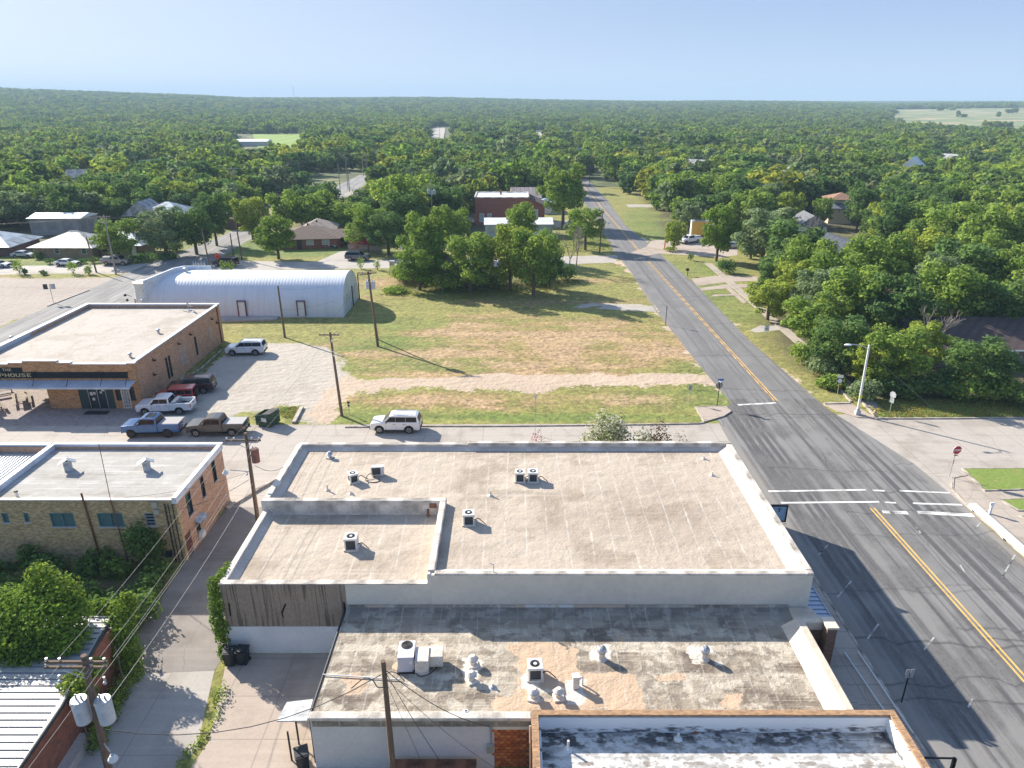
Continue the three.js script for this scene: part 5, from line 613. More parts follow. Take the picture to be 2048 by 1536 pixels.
function vehicle(name, label, category, type, [x, z], turn, color, o = {}) {
  const T = TYPES[type], { L, W, r } = T, t = thing(name, label, category, x, 0.015, z, turn, o.group), P = paintOf(color, o.rough), X = (f) => (f - 0.5) * L, lift = o.lift ?? 0, mk = (n, g, m) => part(t, n, g, m);
  // body with wheel arches cut from its outline
  const outline = (list, arches) => { const s = new THREE.Shape(); list.forEach(([f, y], i) => i ? s.lineTo(X(f), y + lift) : s.moveTo(X(f), y + lift)); for (const c of arches) { const k = r + 0.09, yb = list[list.length - 1][1] + lift, dy = yb - (r + lift * 0.5), dx = Math.sqrt(Math.max(0.01, k * k - dy * dy)); s.lineTo(X(c) + dx, yb); s.absarc(X(c), r + lift * 0.5, k, Math.atan2(dy, dx), Math.PI - Math.atan2(dy, dx), false); } s.closePath(); return s; };
  const ext = (s, w) => { const g = new THREE.ExtrudeGeometry(s, { depth: w - 0.14, bevelEnabled: true, bevelSize: 0.06, bevelThickness: 0.07, bevelOffset: -0.06, bevelSegments: 3, curveSegments: 10 }); g.translate(0, 0, -w / 2 + 0.07); return g; };
  const body = mk('body', ext(outline(T.low, T.bed ? [T.fx] : [T.rx, T.fx]), W), P);
  if (!T.bed) part(body, 'underbody', bb(X(0.06), X(0.95), r * 0.8, T.low[0][1] + 0.12, -W / 2 + 0.3, W / 2 - 0.3), mTrim); else part(t, 'underbody', bb(X(0.06), X(0.95), r * 0.9 + lift * 0.5, 0.62 + lift, -W / 2 + 0.3, W / 2 - 0.3), mTrim);
  if (T.bed) {
    const y0 = 0.52 + lift, y1 = 1.36 + lift, w = W / 2;
    for (const s of [1, -1]) { const g = ext(outline([[0.632, y0 - lift], [0.632, y1 - lift], [0.992, y1 - lift], [0.992, y0 - lift]], [T.rx]), 0.24); g.translate(0, 0, s * (w - 0.12)); part(t, 'bed_side', g, P); }
    part(t, 'bed_floor', bb(X(0.635), X(0.985), y0 + 0.16, y0 + 0.24, -w + 0.22, w - 0.22), mTrim);
    const tg = mk('tailgate', bx(0.09, y1 - y0 - 0.06, W - 0.3, X(0.99), (y0 + y1) / 2, 0), P); part(tg, 'handle', bx(0.03, 0.08, 0.3, X(0.99) + 0.06, y1 - 0.2, 0), mTrim);
    if (o.cover) part(t, 'bed_cover', bb(X(0.64), X(0.985), y1 - 0.04, y1 + 0.03, -w + 0.14, w - 0.14), std(o.cover, 0.7));
    if (o.toolbox) { part(t, 'toolbox', [bb(X(0.655), X(0.735), y1 - 0.2, y1 + 0.1, -w + 0.05, w - 0.05), bb(X(0.665), X(0.725), y1 + 0.1, y1 + 0.14, -w + 0.08, w - 0.08)], std([0.55, 0.56, 0.58], 0.35, { metalness: 0.7 })); }
    if (o.load) part(t, 'load', [0, 1, 2, 3].map((k) => bx(0.7, 0.4, 0.8, X(0.7 + k * 0.07), y1 + 0.1, (k % 2 - 0.5) * 0.8, k)), std([0.35, 0.35, 0.36], 0.9));
  }
  // cabin: lower edge at the body's width, roof drawn in
  const yb = T.cab[0][1], yt = Math.max(...T.cab.map((c) => c[1])), hw = (y) => lerp(W / 2 - 0.04, W / 2 - T.in - 0.04, clamp((y - yb) / (yt - yb)));
  const cab = mk('cabin', hull(T.cab.map(([f, y]) => [X(f), y + lift, hw(y) - (y > yt - 0.02 ? 0.05 : 0)])), o.hardtop ? paintOf(o.hardtop) : P);
  const y0 = yb + 0.09, y1 = yt - 0.17, A = T.cab[0], B = T.cab[1];
  const frontX = (y) => lerp(A[0], B[0], clamp((y - A[1]) / (B[1] - A[1]))), K = T.cab.length, C = T.cab[K - 1], D = T.cab[K - 2], rearX = (y) => lerp(C[0], D[0], clamp((y - C[1]) / (D[1] - C[1])));
  for (const s of [1, -1]) for (const [i, [a, b]] of T.win.entries()) {
    const la = i === 0 ? Math.max(a, frontX(y0) + 0.02) : a, ua = i === 0 ? Math.max(a, frontX(y1) + 0.025) : a, last = i === T.win.length - 1, ub = last ? Math.min(b, rearX(y1) - 0.02) : b, lb = last ? Math.min(b, rearX(y0) - 0.02) : b;
    const p = (f, y) => [X(f), y + lift, s * hw(y)]; const q = s > 0 ? quadGeo(p(la, y0), p(lb, y0), p(ub, y1), p(ua, y1)) : quadGeo(p(lb, y0), p(la, y0), p(ua, y1), p(ub, y1)); part(t, 'side_window', q, mAuto);
  }
  { const p = (y, s, k) => [X(frontX(y)), y + lift, s * (hw(y) - k)]; part(t, 'windshield', quadGeo(p(y0 - 0.06, -1, 0.1), p(y0 - 0.06, 1, 0.1), p(y1 + 0.02, 1, 0.1), p(y1 + 0.02, -1, 0.1), 0.02), mAuto); const e = (y, s, k) => [X(rearX(y)), y + lift, s * (hw(y) - k)]; part(t, 'rear_window', quadGeo(e(y0, 1, 0.12), e(y0, -1, 0.12), e(y1, -1, 0.12), e(y1, 1, 0.12), 0.02), mAuto); }
  if (o.sunroof) part(t, 'sunroof', bb(X(0.42), X(0.56), yt + lift - 0.01, yt + lift + 0.012, -0.55, 0.55), mAuto);
  if (T.rails) for (const s of [1, -1]) part(t, 'roof_rail', bar([X(0.47), yt + lift + 0.05, s * (hw(yt) - 0.1)], [X(0.88), yt + lift + 0.03, s * (hw(yt) - 0.1)], 0.03), o.rail ?? mTrim);
  // wheels
  for (const f of [T.fx, T.rx]) for (const s of [1, -1]) {
    const y = r + (lift ? 0.06 : 0), R = r + (lift ? 0.06 : 0), tg = new THREE.CylinderGeometry(R, R, 0.26, 22); tg.rotateX(Math.PI / 2); tg.translate(X(f), y, s * (W / 2 - 0.15)); const w = part(t, 'wheel', tg, mTyre);
    const rg = [new THREE.CylinderGeometry(R * 0.62, R * 0.55, 0.05, 18)]; rg[0].rotateX(s * Math.PI / 2); rg[0].translate(X(f), y, s * (W / 2 - 0.015)); const rm = part(w, 'rim', rg, o.rim ?? mRim); void rm; const hg = []; for (let k = 0; k < 5; k++) hg.push(bx(0.07, R * 0.42, 0.03, 0, R * 0.34, 0, 0, 0, 0)); hg.forEach((h, k) => { h.rotateZ(k * 1.2566); h.translate(X(f), y, s * (W / 2 + 0.014)); }); part(w, 'spokes', hg, mTrim);
  }
  if (T.spare) { const g = new THREE.CylinderGeometry(0.38, 0.38, 0.24, 20); g.rotateZ(Math.PI / 2); g.translate(X(1) + 0.08, 1.0, 0); part(t, 'spare_wheel', g, mTyre); }
  // ends
  const hy = (T.low[1][1] + T.low[2][1]) / 2 + lift + (type === 'pickup' ? 0.02 : 0), ty = type === 'sedan' ? 0.84 : 1.02 + lift;
  for (const s of [1, -1]) { part(t, 'headlight', bx(0.2, 0.16, 0.4, X(0.018) + 0.03, hy, s * (W / 2 - 0.26)), mHead); part(t, 'tail_light', bx(0.14, type === 'sedan' ? 0.16 : 0.36, 0.16, X(0.988), ty, s * (W / 2 - 0.12)), mTail); part(t, 'mirror', bx(0.14, 0.18, 0.2, X(T.win[0][0]) + 0.12, y0 + lift + 0.08, s * (W / 2 + 0.1)), o.trimPaint ? P : mTrim); }
  part(t, 'grille', bx(0.08, 0.34, W - 1.0, X(0.006), hy - 0.06, 0), o.grille ?? mTrim); part(t, 'bumper', bx(0.16, 0.2, W - 0.24, X(0.005), 0.5 + lift, 0), o.bumper ?? mTrim); part(t, 'bumper', bx(0.16, 0.2, W - 0.24, X(0.992), 0.55 + lift, 0), o.bumper ?? mTrim);
  for (const s of [1, -1]) { for (const [, b] of T.win.slice(0, 2)) part(t, 'handle', bx(0.2, 0.04, 0.03, X(b) - 0.16, yb - 0.12 + lift, s * (W / 2 + 0.012)), mTrim); part(t, 'side_step', bb(X(T.fx) + r + 0.15, X(T.rx) - r - 0.15, 0.36 + lift * 0.6, 0.44 + lift * 0.6, s > 0 ? W / 2 - 0.14 : -W / 2 - 0.04, s > 0 ? W / 2 + 0.04 : -W / 2 + 0.14), mTrim);
    const seams = []; for (const f of [T.win[0][0] + 0.005, ...T.win.slice(0, type === 'sedan' || type === 'pickup' ? 2 : 2).map((q) => q[1] + 0.01)]) seams.push(bx(0.014, yb - 0.55, 0.012, X(f), (yb + 0.5) / 2 + lift, s * (W / 2 + 0.001))); part(t, 'door_seam', seams, mTrim); }
  part(t, 'plate', bx(0.02, 0.14, 0.32, X(1) + 0.02, type === 'sedan' ? 0.62 : 0.75 + lift, 0), mPipeWhite);
  return t;
}
const WHITE = [0.74, 0.75, 0.76];
const near = (p, d) => [p[0], p[1] - d];
vehicle('suv', 'white large suv with black windows parked at the kerb below the field', 'car', 'suv', near([-12.07,-66.42], 1.0), -0.02, WHITE, { rail: mChrome });
vehicle('suv', 'white suv parked alone at the back of the gravel lot by the tavern wall', 'car', 'suv', near([-36.20,-90.67], 1.0), 0.05, WHITE, {});
vehicle('pickup_truck', 'white crew cab pickup with a silver toolbox in its open bed', 'pickup', 'pickup', near([-38.22,-71.08], 1.0), 0.06, WHITE, { toolbox: true, bumper: mChrome });
vehicle('pickup_truck', 'bright blue lifted pickup with big black tyres and grey bed cover', 'pickup', 'pickup', near([-36.89,-65.36], 1.05), 0.03, [0.012, 0.1, 0.28], { cover: [0.3, 0.29, 0.29], lift: 0.14, sunroof: true, rim: mTrim });
vehicle('pickup_truck', 'muddy dark grey pickup with a flat bed cover behind the blue one', 'pickup', 'pickup', near([-30.44,-65.71], 1.0), 0.03, [0.05, 0.047, 0.043], { cover: [0.36, 0.35, 0.35] });
vehicle('jeep', 'red boxy jeep with a spare wheel between the white pickup and the black suv', 'car', 'jeep', near([-38.38,-74.55], 0.4), 0.12, [0.38, 0.02, 0.025], { rim: mTrim });
vehicle('suv', 'dark maroon suv parked nose in to the tavern side wall', 'car', 'suv', near([-37.87,-77.55], 0.4), 0.17, [0.035, 0.012, 0.018], {});
vehicle('sedan', 'silver sedan in the driveway beside the tan brick house at far left', 'car', 'sedan', near([-108.05,-155.43], 1), 3.1, [0.48, 0.5, 0.52], {});
vehicle('sedan', 'white sedan parked at the kerb of the far left side street', 'car', 'sedan', near([-93.30,-146.76], 0.9), 3.12, WHITE, {});
vehicle('sedan', 'white car cut by the left edge on the far side street', 'car', 'sedan', near([-106.73,-145.33], 0.9), 3.1, WHITE, {});
vehicle('pickup_truck', 'grey beige pickup parked by the hedge where side street meets highway', 'pickup', 'pickup', near([-83.48,-147.74], 0.9), 3.1, [0.25, 0.23, 0.21], { load: true });
vehicle('suv', 'dark maroon car with a bright bonnet waiting behind the arched hall', 'car', 'suv', near([-59.83,-146.28], 0.9), -0.15, [0.03, 0.012, 0.02], {});
vehicle('suv', 'blue grey suv parked on the grass beside the ranch fence', 'car', 'suv', near([-33.47,-152.26], 0.9), 3.05, [0.06, 0.08, 0.11], {});
vehicle('sedan', 'silver car under the carport of the ranch house', 'car', 'sedan', [-41.66,-168.14], 1.4, [0.4, 0.41, 0.43], {});
vehicle('pickup_truck', 'white utility pickup loaded with gear beside the yellow box trailer', 'pickup', 'pickup', near([43.29,-172.60], 0.8), 0.5, WHITE, { load: true });
vehicle('sedan', 'silver car mostly hidden behind the slender tree on the parking apron', 'car', 'sedan', [51.48,-166.91], 0.1, [0.5, 0.52, 0.55], {});
vehicle('pickup_truck', 'white pickup half hidden left of the red brick block', 'pickup', 'pickup', [-13.49,-202.10], 0.1, WHITE, { load: true });
{ const [x, z] = [47.00,-177.28]; const t = thing('box_trailer', 'tall yellow box trailer with a white end behind the slender street tree', 'trailer', x + 1, 0, z - 2, -0.12); const c = document.createElement('canvas'); c.width = 256; c.height = 128; const g = c.getContext('2d'); g.fillStyle = '#d9a944'; g.fillRect(0, 0, 256, 128); g.fillStyle = '#efe9dc'; g.fillRect(120, 18, 70, 14); const tx = new THREE.CanvasTexture(c); tx.colorSpace = THREE.SRGBColorSpace;
  const bg = new THREE.BoxGeometry(7.5, 3.4, 2.5); bg.translate(0.6, 2.7, 0); part(t, 'box', bg, std(0xffffff, 0.6, { map: tx })); part(t, 'end_panel', bb(-3.25, -3.14, 0.95, 4.45, -1.27, 1.27), mPipeWhite); part(t, 'top_panel', bb(-3.15, 4.4, 4.4, 4.46, -1.27, 1.27), mTinBlue); part(t, 'hatch', bb(-2.4, 0.2, 4.46, 4.5, -1, 1), mTrim); part(t, 'chassis', bb(-3, 4.2, 0.6, 0.98, -0.9, 0.9), mTrim); for (const q of [2.4, 3.3]) for (const s of [1, -1]) { const w = new THREE.CylinderGeometry(0.45, 0.45, 0.28, 18); w.rotateX(Math.PI / 2); w.translate(q, 0.45, s * 1.05); part(t, 'wheel', w, mTyre); } part(t, 'landing_leg', bb(-2.2, -2, 0, 0.7, 0.6, 0.8), mTrim); }

// ================================================================ roof equipment, street furniture, poles
const mAC = std([0.66, 0.66, 0.63], 0.5), mFin = std(0xffffff, 0.8, { map: ctex(64, 64, (i, j, c) => { setc(c, [0.05, 0.05, 0.052], (i % 8 < 3 ? 2 : 1)); }, { rep: [1 / 0.4, 1 / 0.4] }), metalness: 0.3 });
const mWood = std(0xffffff, 0.95, { map: ctex(128, 512, (i, j, c) => { setc(c, [0.17, 0.115, 0.08], 0.65 + 0.7 * S(nFine, i / 128, j / 1500)); mixc(c, [0.28, 0.23, 0.19], sst(0.55, 0.9, S(nMid, i / 300, j / 900)) * 0.6); }, { rep: [2, 2] }) });
const mWoodGrey = std(0xffffff, 0.95, { map: grain([0.3, 0.26, 0.21], { size: 1, patch: 0.35, amp: 0.3 }) });
// condensing unit: cabinet posts, fin coils, top plate with fan grille, hub, pad
function condenser(label, x, y, z, turn, s = 1) {
  const t = thing('air_conditioner', label, 'air conditioner', x, y, z, turn, undefined), h = 0.78 * s, w = 0.76 * s;
  part(t, 'pad', bx(w + 0.15, 0.1, w + 0.15, 0, 0.05, 0), mStuccoCap);
  part(t, 'coil', bx(w - 0.08, h - 0.14, w - 0.08, 0, 0.1 + (h - 0.14) / 2, 0), mFin);
  part(t, 'cabinet', [...[[-1, -1], [1, -1], [1, 1], [-1, 1]].map(([a, b]) => bx(0.09, h - 0.12, 0.09, a * (w / 2 - 0.045), 0.1 + (h - 0.12) / 2, b * (w / 2 - 0.045))), bx(0.05, h - 0.12, w * 0.9, w / 2 - 0.025, 0.1 + (h - 0.12) / 2, 0)], mAC);
  const top = new THREE.Shape(); const q = w / 2; top.moveTo(-q, -q); top.lineTo(q, -q); top.lineTo(q, q); top.lineTo(-q, q); top.closePath(); const ho = new THREE.Path(); ho.absarc(0, 0, q * 0.74, 0, Math.PI * 2, true); top.holes.push(ho);
  const tg = new THREE.ExtrudeGeometry(top, { depth: 0.1, bevelEnabled: true, bevelSize: 0.025, bevelThickness: 0.02, bevelSegments: 2 }); tg.rotateX(-Math.PI / 2); tg.translate(0, h - 0.03, 0); const tp = part(t, 'top_plate', tg, mAC);
  const ring = []; for (let k = 1; k < 5; k++) { const r = new THREE.TorusGeometry(q * 0.74 * k / 4.2, 0.008, 4, 24); r.rotateX(Math.PI / 2); r.translate(0, h + 0.08, 0); ring.push(r); } for (let k = 0; k < 6; k++) ring.push(bx(q * 1.48, 0.012, 0.014, 0, h + 0.075, 0, k * Math.PI / 6)); part(tp, 'grille', ring, mTrim);
  part(tp, 'hub', cy(0.1, 0.1, 0.05, 0, h + 0.05, 0, 14), mAC); const fan = []; for (let k = 0; k < 4; k++) fan.push(bx(q * 0.62, 0.015, 0.16, q * 0.32, 0, 0, 0, 0.35)); fan.forEach((f, k) => { f.rotateY(k * Math.PI / 2); f.translate(0, h - 0.08, 0); }); part(tp, 'fan', fan, mFin);
  part(t, 'pipe', tube([[w / 2, 0.3, 0.1], [w / 2 + 0.25, 0.45, 0.15], [w / 2 + 0.5, 0.2, 0.1], [w / 2 + 0.75, 0.04, 0.25]], 0.03), mBlackIron);
  return t;
}

const at3 = ([x, z], y) => [x, y, z];
condenser('squat dark fronted air conditioner alone on the sunken inner roof', ...at3([-10.48,-39.26], 4.85), 0.05, 1.05);
condenser('air conditioner in front of the inner parapet on the main pale roof', ...at3([-2.91,-41.16], 5.5), 0.05, 0.98);
condenser('left one of the twin air conditioners at the back of the pale roof', ...at3([0.60,-46.96], 5.5), 0, 0.92);
condenser('right one of the twin air conditioners at the back of the pale roof', ...at3([1.58,-46.96], 5.5), 0, 0.95);
condenser('tall dark sided air conditioner near the left back of the pale roof', ...at3([-11.90,-46.81], 5.5), 0.5, 0.85);
condenser('air conditioner with a white rim amid vents on the patched middle roof', ...at3([1.23,-29.58], 3.38), 0.05, 1.0);
{ const t = thing('mini_split_unit', 'small white side fan unit with trailing hoses on the pale roof', 'air conditioner', ...at3([-10.22,-47.73], 5.5), 0.1); part(t, 'cabinet', bx(0.95, 0.7, 0.4, 0, 0.47, 0), mAC); part(t, 'grille', bx(0.62, 0.55, 0.03, -0.08, 0.47, 0.21), mFin); for (const s of [-1, 1]) part(t, 'foot', bx(0.08, 0.12, 0.5, s * 0.35, 0.06, 0), mGalvDull); part(t, 'hose', tube([[-0.45, 0.3, 0.1], [-0.7, 0.25, 0.3], [-0.85, 0.04, 0.7], [-0.3, 0.03, 1.1], [0.2, 0.03, 0.9], [0.1, 0.03, 0.5]], 0.03, 5, 30), mBlackIron); }
{ const t = thing('packaged_unit', 'big grey packaged air conditioner with attached cream duct box on the middle roof', 'air conditioner', ...at3([-4.95,-30.20], 3.38), 0.04); part(t, 'cabinet', bx(0.85, 0.95, 1.25, -0.75, 0.6, -0.2), std([0.5, 0.5, 0.56], 0.5)); part(t, 'top_panel', bx(0.88, 0.04, 1.28, -0.75, 1.1, -0.2), std([0.62, 0.62, 0.66], 0.5)); const r = []; for (let k = 1; k < 5; k++) { const q = new THREE.TorusGeometry(0.075 * k, 0.014, 4, 22); q.rotateX(Math.PI / 2); q.translate(-0.75, 1.14, -0.5); r.push(q); } part(t, 'fan_grille', [...r, cy(0.31, 0.31, 0.02, -0.75, 1.115, -0.5, 22)], mTrim); part(t, 'duct_box', [bx(0.72, 0.95, 1.1, 0.1, 0.5, 0.05), bx(0.75, 0.7, 0.8, 0.83, 0.55, -0.2)], mStuccoCap); part(t, 'skid', bx(1.0, 0.12, 1.3, -0.75, 0.06, -0.2), mTrim); part(t, 'pipe', tube([[-0.4, 0.25, 0.45], [0, 0.12, 0.75], [0.5, 0.2, 0.7], [0.9, 0.3, 0.35]], 0.03), mBlackIron); part(t, 'label_plate', bx(0.14, 0.2, 0.01, -0.48, 0.75, 0.43), mPipeWhite); }
// turbine vents
function turbine(label, p) { const t = thing('turbine_vent', label, 'vent', ...at3(p, 3.38), 0); part(t, 'base', [cy(0.3, 0.22, 0.1), cy(0.2, 0.2, 0.4, 0, 0.05)], mStuccoCap); const g = new THREE.SphereGeometry(0.27, 14, 9); g.scale(1, 0.9, 1); g.translate(0, 0.62, 0); part(t, 'head', g, mGalv); for (let k = 0; k < 14; k++) { const b = new THREE.TorusGeometry(0.275, 0.014, 4, 10, Math.PI); b.scale(1, 0.9, 1); b.rotateZ(-Math.PI / 2); b.rotateY(k * 0.449); b.translate(0, 0.62, 0); part(t, 'blade', b, mGalvDull); } }
turbine('round turbine vent on the middle roof, left of two', [4.94,-30.83]); turbine('round turbine vent on the middle roof, right of two', [10.61,-30.83]);
function mushroom(label, p, y, s = 1, m = mStuccoCap) { const t = thing('mushroom_vent', label, 'vent', ...at3(p, y), rr(0, 3)); part(t, 'curb', bx(0.5 * s, 0.1, 0.5 * s, 0, 0.05, 0), m); part(t, 'stack', cy(0.16 * s, 0.16 * s, 0.35 * s, 0, 0.08), m); const c = new THREE.CylinderGeometry(0.12 * s, 0.3 * s, 0.22 * s, 6); c.translate(0, 0.5 * s, 0); part(t, 'hood', c, m); return t; }
mushroom('hooded vent on the middle roof, farther of a stacked pair left of centre', [-2.13,-30.38], 3.38, 1.1); mushroom('hooded vent on the middle roof, nearer of a stacked pair left of centre', [-2.15,-29.23], 3.38, 1.1);
{ const t = mushroom('hooded cream vent below the white rimmed air conditioner, left of two', [1.11,-28.04], 3.38, 1.1); part(t, 'side_stack', [cy(0.12, 0.12, 0.3, 0.3, 0, -0.2), sp(0.2, 0.3, 0.32, -0.2, 1, 0.6, 1)], mStuccoCap); }
mushroom('hooded cream vent below the white rimmed air conditioner, right of two', [2.40,-28.07], 3.38, 1.1);
mushroom('galvanised hooded vent at the back left of the pale roof', [-14.56,-50.59], 5.5, 0.95, mGalv);
{ const t = thing('flue_hood', 'upright cream boxed flue right of the white rimmed air conditioner', 'vent', ...at3([3.34,-28.78], 3.38), 0.1); part(t, 'flue', bx(0.34, 0.75, 0.3, 0, 0.4, 0), mStuccoCap); part(t, 'cap', [bx(0.4, 0.06, 0.36, 0, 0.8, 0)], mStuccoCap); part(t, 'pipe', tube([[0.17, 0.5, 0], [0.35, 0.6, -0.1], [0.4, 0.3, -0.15], [0.38, 0, -0.15]], 0.05), mPipeWhite); }
const stub = (label, p, y, h = 0.4, m = mStuccoCap) => { const t = thing('vent_pipe', label, 'pipe', ...at3(p, y), rr(0, 6)); part(t, 'flashing', cy(0.22, 0.1, 0.12), m); part(t, 'pipe', [cy(0.06, 0.06, h)], m); };
stub('thin vent pipe near the middle of the pale roof beyond the inner parapet', [-1.55,-44.70], 5.5, 0.45); stub('low pipe at the far right of the pale roof, farther of two', [15.28,-50.42], 5.5, 0.3); stub('low pipe at the far right of the pale roof, nearer of two', [15.25,-47.73], 5.5, 0.3); stub('short pipe left of the dark sided air conditioner', [-13.53,-45.48], 5.5, 0.5); stub('low pipe stub in front of the dark sided air conditioner', [-11.70,-44.98], 5.5, 0.25); stub('white stub near the front edge of the middle roof', [-2.32,-27.13], 3.38, 0.12, mPipeWhite); stub('bent pipe between the stacked vents and the white rimmed unit', [-1.00,-28.78], 3.38, 0.25, mGalvDull);
stub('white pipe at the left of the flaking roof', [2.71,-25.37], 2.85, 0.6, mPipeWhite); stub('white capped pipe at the back of the flaking roof', [8.17,-26.01], 2.85, 0.35, mPipeWhite); stub('rust red pipe against the back parapet of the flaking roof', [9.12,-26.48], 2.85, 0.65, mRust);
{ const [x0, z0] = [-10.16,-29.61], [x1, z1] = [-5.96,-29.26]; solo('roof_conduit', [bar([x0, 3.46, z0], [x1, 3.46, z1], 0.035), bar([x1, 3.46, z1], [x1 + 0.05, 3.7, z1], 0.03)], mPipeWhite, 'long white conduit lying across the left of the middle roof', 'pipe'); }

// bins and dumpster
function bin(label, x, z, turn) { const t = thing('wheelie_bin', label, 'bin', x, 0, z, turn); const m = std([0.012, 0.018, 0.026], 0.6), g = new THREE.CylinderGeometry(0.47, 0.38, 0.95, 4); g.rotateY(Math.PI / 4); g.translate(0, 0.55, 0); part(t, 'body', g, m); part(t, 'lid', [bx(0.72, 0.07, 0.76, 0, 1.06, 0, 0, 0.06), bx(0.6, 0.05, 0.6, 0, 1.1, 0, 0, 0.06)], m); part(t, 'handle', bar([-0.25, 1.0, -0.42], [0.25, 1.0, -0.42], 0.025), m); for (const s of [-1, 1]) { const w = new THREE.CylinderGeometry(0.11, 0.11, 0.06, 12); w.rotateZ(Math.PI / 2); w.translate(s * 0.28, 0.11, -0.3); part(t, 'wheel', w, mTyre); } }
bin('dark blue bin against the white painted wall, left of two', ...[-17.17,-34.05], 0.1); bin('dark blue bin against the white painted wall, right of two', ...[-16.44,-34.14], -0.06); bin('dark blue bin standing alone at the grey wall by the courtyard', ...[-10.79,-26.81], 0.4);
{ const [x, z] = [-26.00,-68.87]; const t = thing('dumpster', 'dark green dumpster with an open lid beside the gravel lot', 'dumpster', x, 0, z, -0.32), m = std(0xffffff, 0.7, { map: grain([0.03, 0.075, 0.045], { size: 1, patch: 0.4 }) }); part(t, 'body', [slab([[-0.9, 0.15], [0.9, 0.15], [0.9, 1.55], [-0.9, 1.25]], 0.06).translate(0, 0, 0.85), slab([[-0.9, 0.15], [0.9, 0.15], [0.9, 1.55], [-0.9, 1.25]], 0.06).translate(0, 0, -0.8), bx(0.06, 1.1, 1.6, -0.88, 0.7, 0), bx(0.06, 1.4, 1.6, 0.88, 0.85, 0), bx(1.7, 0.06, 1.6, 0, 0.2, 0)], m); part(t, 'lid', bx(1.05, 0.05, 1.7, 0.45, 1.52, 0, 0, 0, 0.17), std([0.05, 0.05, 0.052], 0.7)); part(t, 'lid', bx(0.06, 0.5, 1.7, -1.1, 1.05, 0, 0, 0, -0.9), std([0.05, 0.05, 0.052], 0.7)); const ribs = []; for (let k = 0; k < 6; k++) ribs.push(bx(1.0, 0.03, 0.05, 0.45, 1.56, -0.7 + k * 0.28, 0, 0, 0.17)); part(t, 'lid_rib', ribs, std([0.05, 0.05, 0.052], 0.7)); part(t, 'notice', bx(0.62, 0.42, 0.02, 0.15, 0.85, 0.87), mPipeWhite); for (const s of [-1, 1]) part(t, 'fork_pocket', bx(0.2, 0.16, 1.85, s * 0.75, 0.75, 0), m); for (const s of [-1, 1]) part(t, 'caster', bx(0.12, 0.15, 0.12, s * 0.7, 0.075, 0.6), mTrim); }
// picnic tables, board by board
function picnic(label, x, z, turn, L = 1.9, tilt = 0) { const t = thing('picnic_table', label, 'picnic table', x, 0.02, z, turn, undefined); if (tilt) t.rotation.z = tilt; for (let k = 0; k < 5; k++) part(t, 'board', bx(L, 0.04, 0.135, 0, 0.74, -0.3 + k * 0.15), mWoodGrey); for (const s of [-1, 1]) for (const k of [0, 1]) part(t, 'seat_board', bx(L, 0.04, 0.135, 0, 0.43, s * (0.66 + k * 0.15)), mWoodGrey); for (const q of [-1, 1]) { for (const s of [-1, 1]) part(t, 'leg', bar([q * (L / 2 - 0.25), 0, s * 0.62], [q * (L / 2 - 0.25), 0.72, s * 0.22], 0.05, 0.05, 4), mWoodGrey); part(t, 'brace', bx(0.05, 0.09, 1.6, q * (L / 2 - 0.28), 0.38, 0), mWoodGrey); } }
picnic('small picnic table against the tavern wall left of the doors', ...[-51.80,-73.69], 0, 1.9); picnic('long weathered picnic table running into the open tavern bay', ...[-56.19,-74.99], -0.95, 4.2); picnic('picnic table cut by the left edge of the photo in the tavern bay', ...[-57.31,-72.30], -0.8, 2.4); picnic('picnic table standing at the sunny back of the tavern bay', ...[-59.41,-76.63], 0.6, 2.2);
// signs
function signPost(t, h, m = mGalv, r = 0.035, y0 = 0) { part(t, 'post', bar([0, y0, 0], [0, h, 0], r, r, 6), m); }
const oct = (r) => { const p = []; for (let k = 0; k < 8; k++) { const a = Math.PI / 8 + k * Math.PI / 4; p.push([r * Math.cos(a), r * Math.sin(a)]); } return p; };
function textFace(w, h, draw, cw = 256) { const c = document.createElement('canvas'); c.width = cw; c.height = Math.round(cw * h / w); const g = c.getContext('2d'); draw(g, c.width, c.height); const t = new THREE.CanvasTexture(c); t.colorSpace = THREE.SRGBColorSpace; return std(0xffffff, 0.5, { map: t }); }
{ const [x, z] = [39.97,-57.17]; const t = thing('stop_sign', 'red stop sign facing the camera on the corner beside the grass square', 'sign', x, 0.13, z, 0.15); signPost(t, 2.75); const g = slab(oct(0.44), 0.03); g.translate(0.05, 2.75, 0.08); part(t, 'sign_plate', g, mPipeWhite); const g1 = slab(oct(0.415), 0.012); g1.translate(0.05, 2.75, 0.094); part(t, 'sign_plate', g1, std([0.5, 0.015, 0.04], 0.5)); const m = textFace(0.7, 0.3, (g2, w, h) => { g2.fillStyle = '#b5122f'; g2.fillRect(0, 0, w, h); g2.fillStyle = '#fff'; g2.font = 'bold 98px sans-serif'; g2.textAlign = 'center'; g2.fillText('STOP', w / 2, 90); }); const pg = new THREE.PlaneGeometry(0.72, 0.31); pg.translate(0.05, 2.75, 0.1); part(t, 'lettering', pg, m); part(t, 'lower_plate', bx(0.36, 0.1, 0.02, 0.05, 2.22, 0.06), std([0.25, 0.02, 0.03], 0.6)); part(t, 'reflector', bx(0.06, 0.4, 0.03, 0, 1.55, 0.05), std([0.5, 0.05, 0.04], 0.5)); }
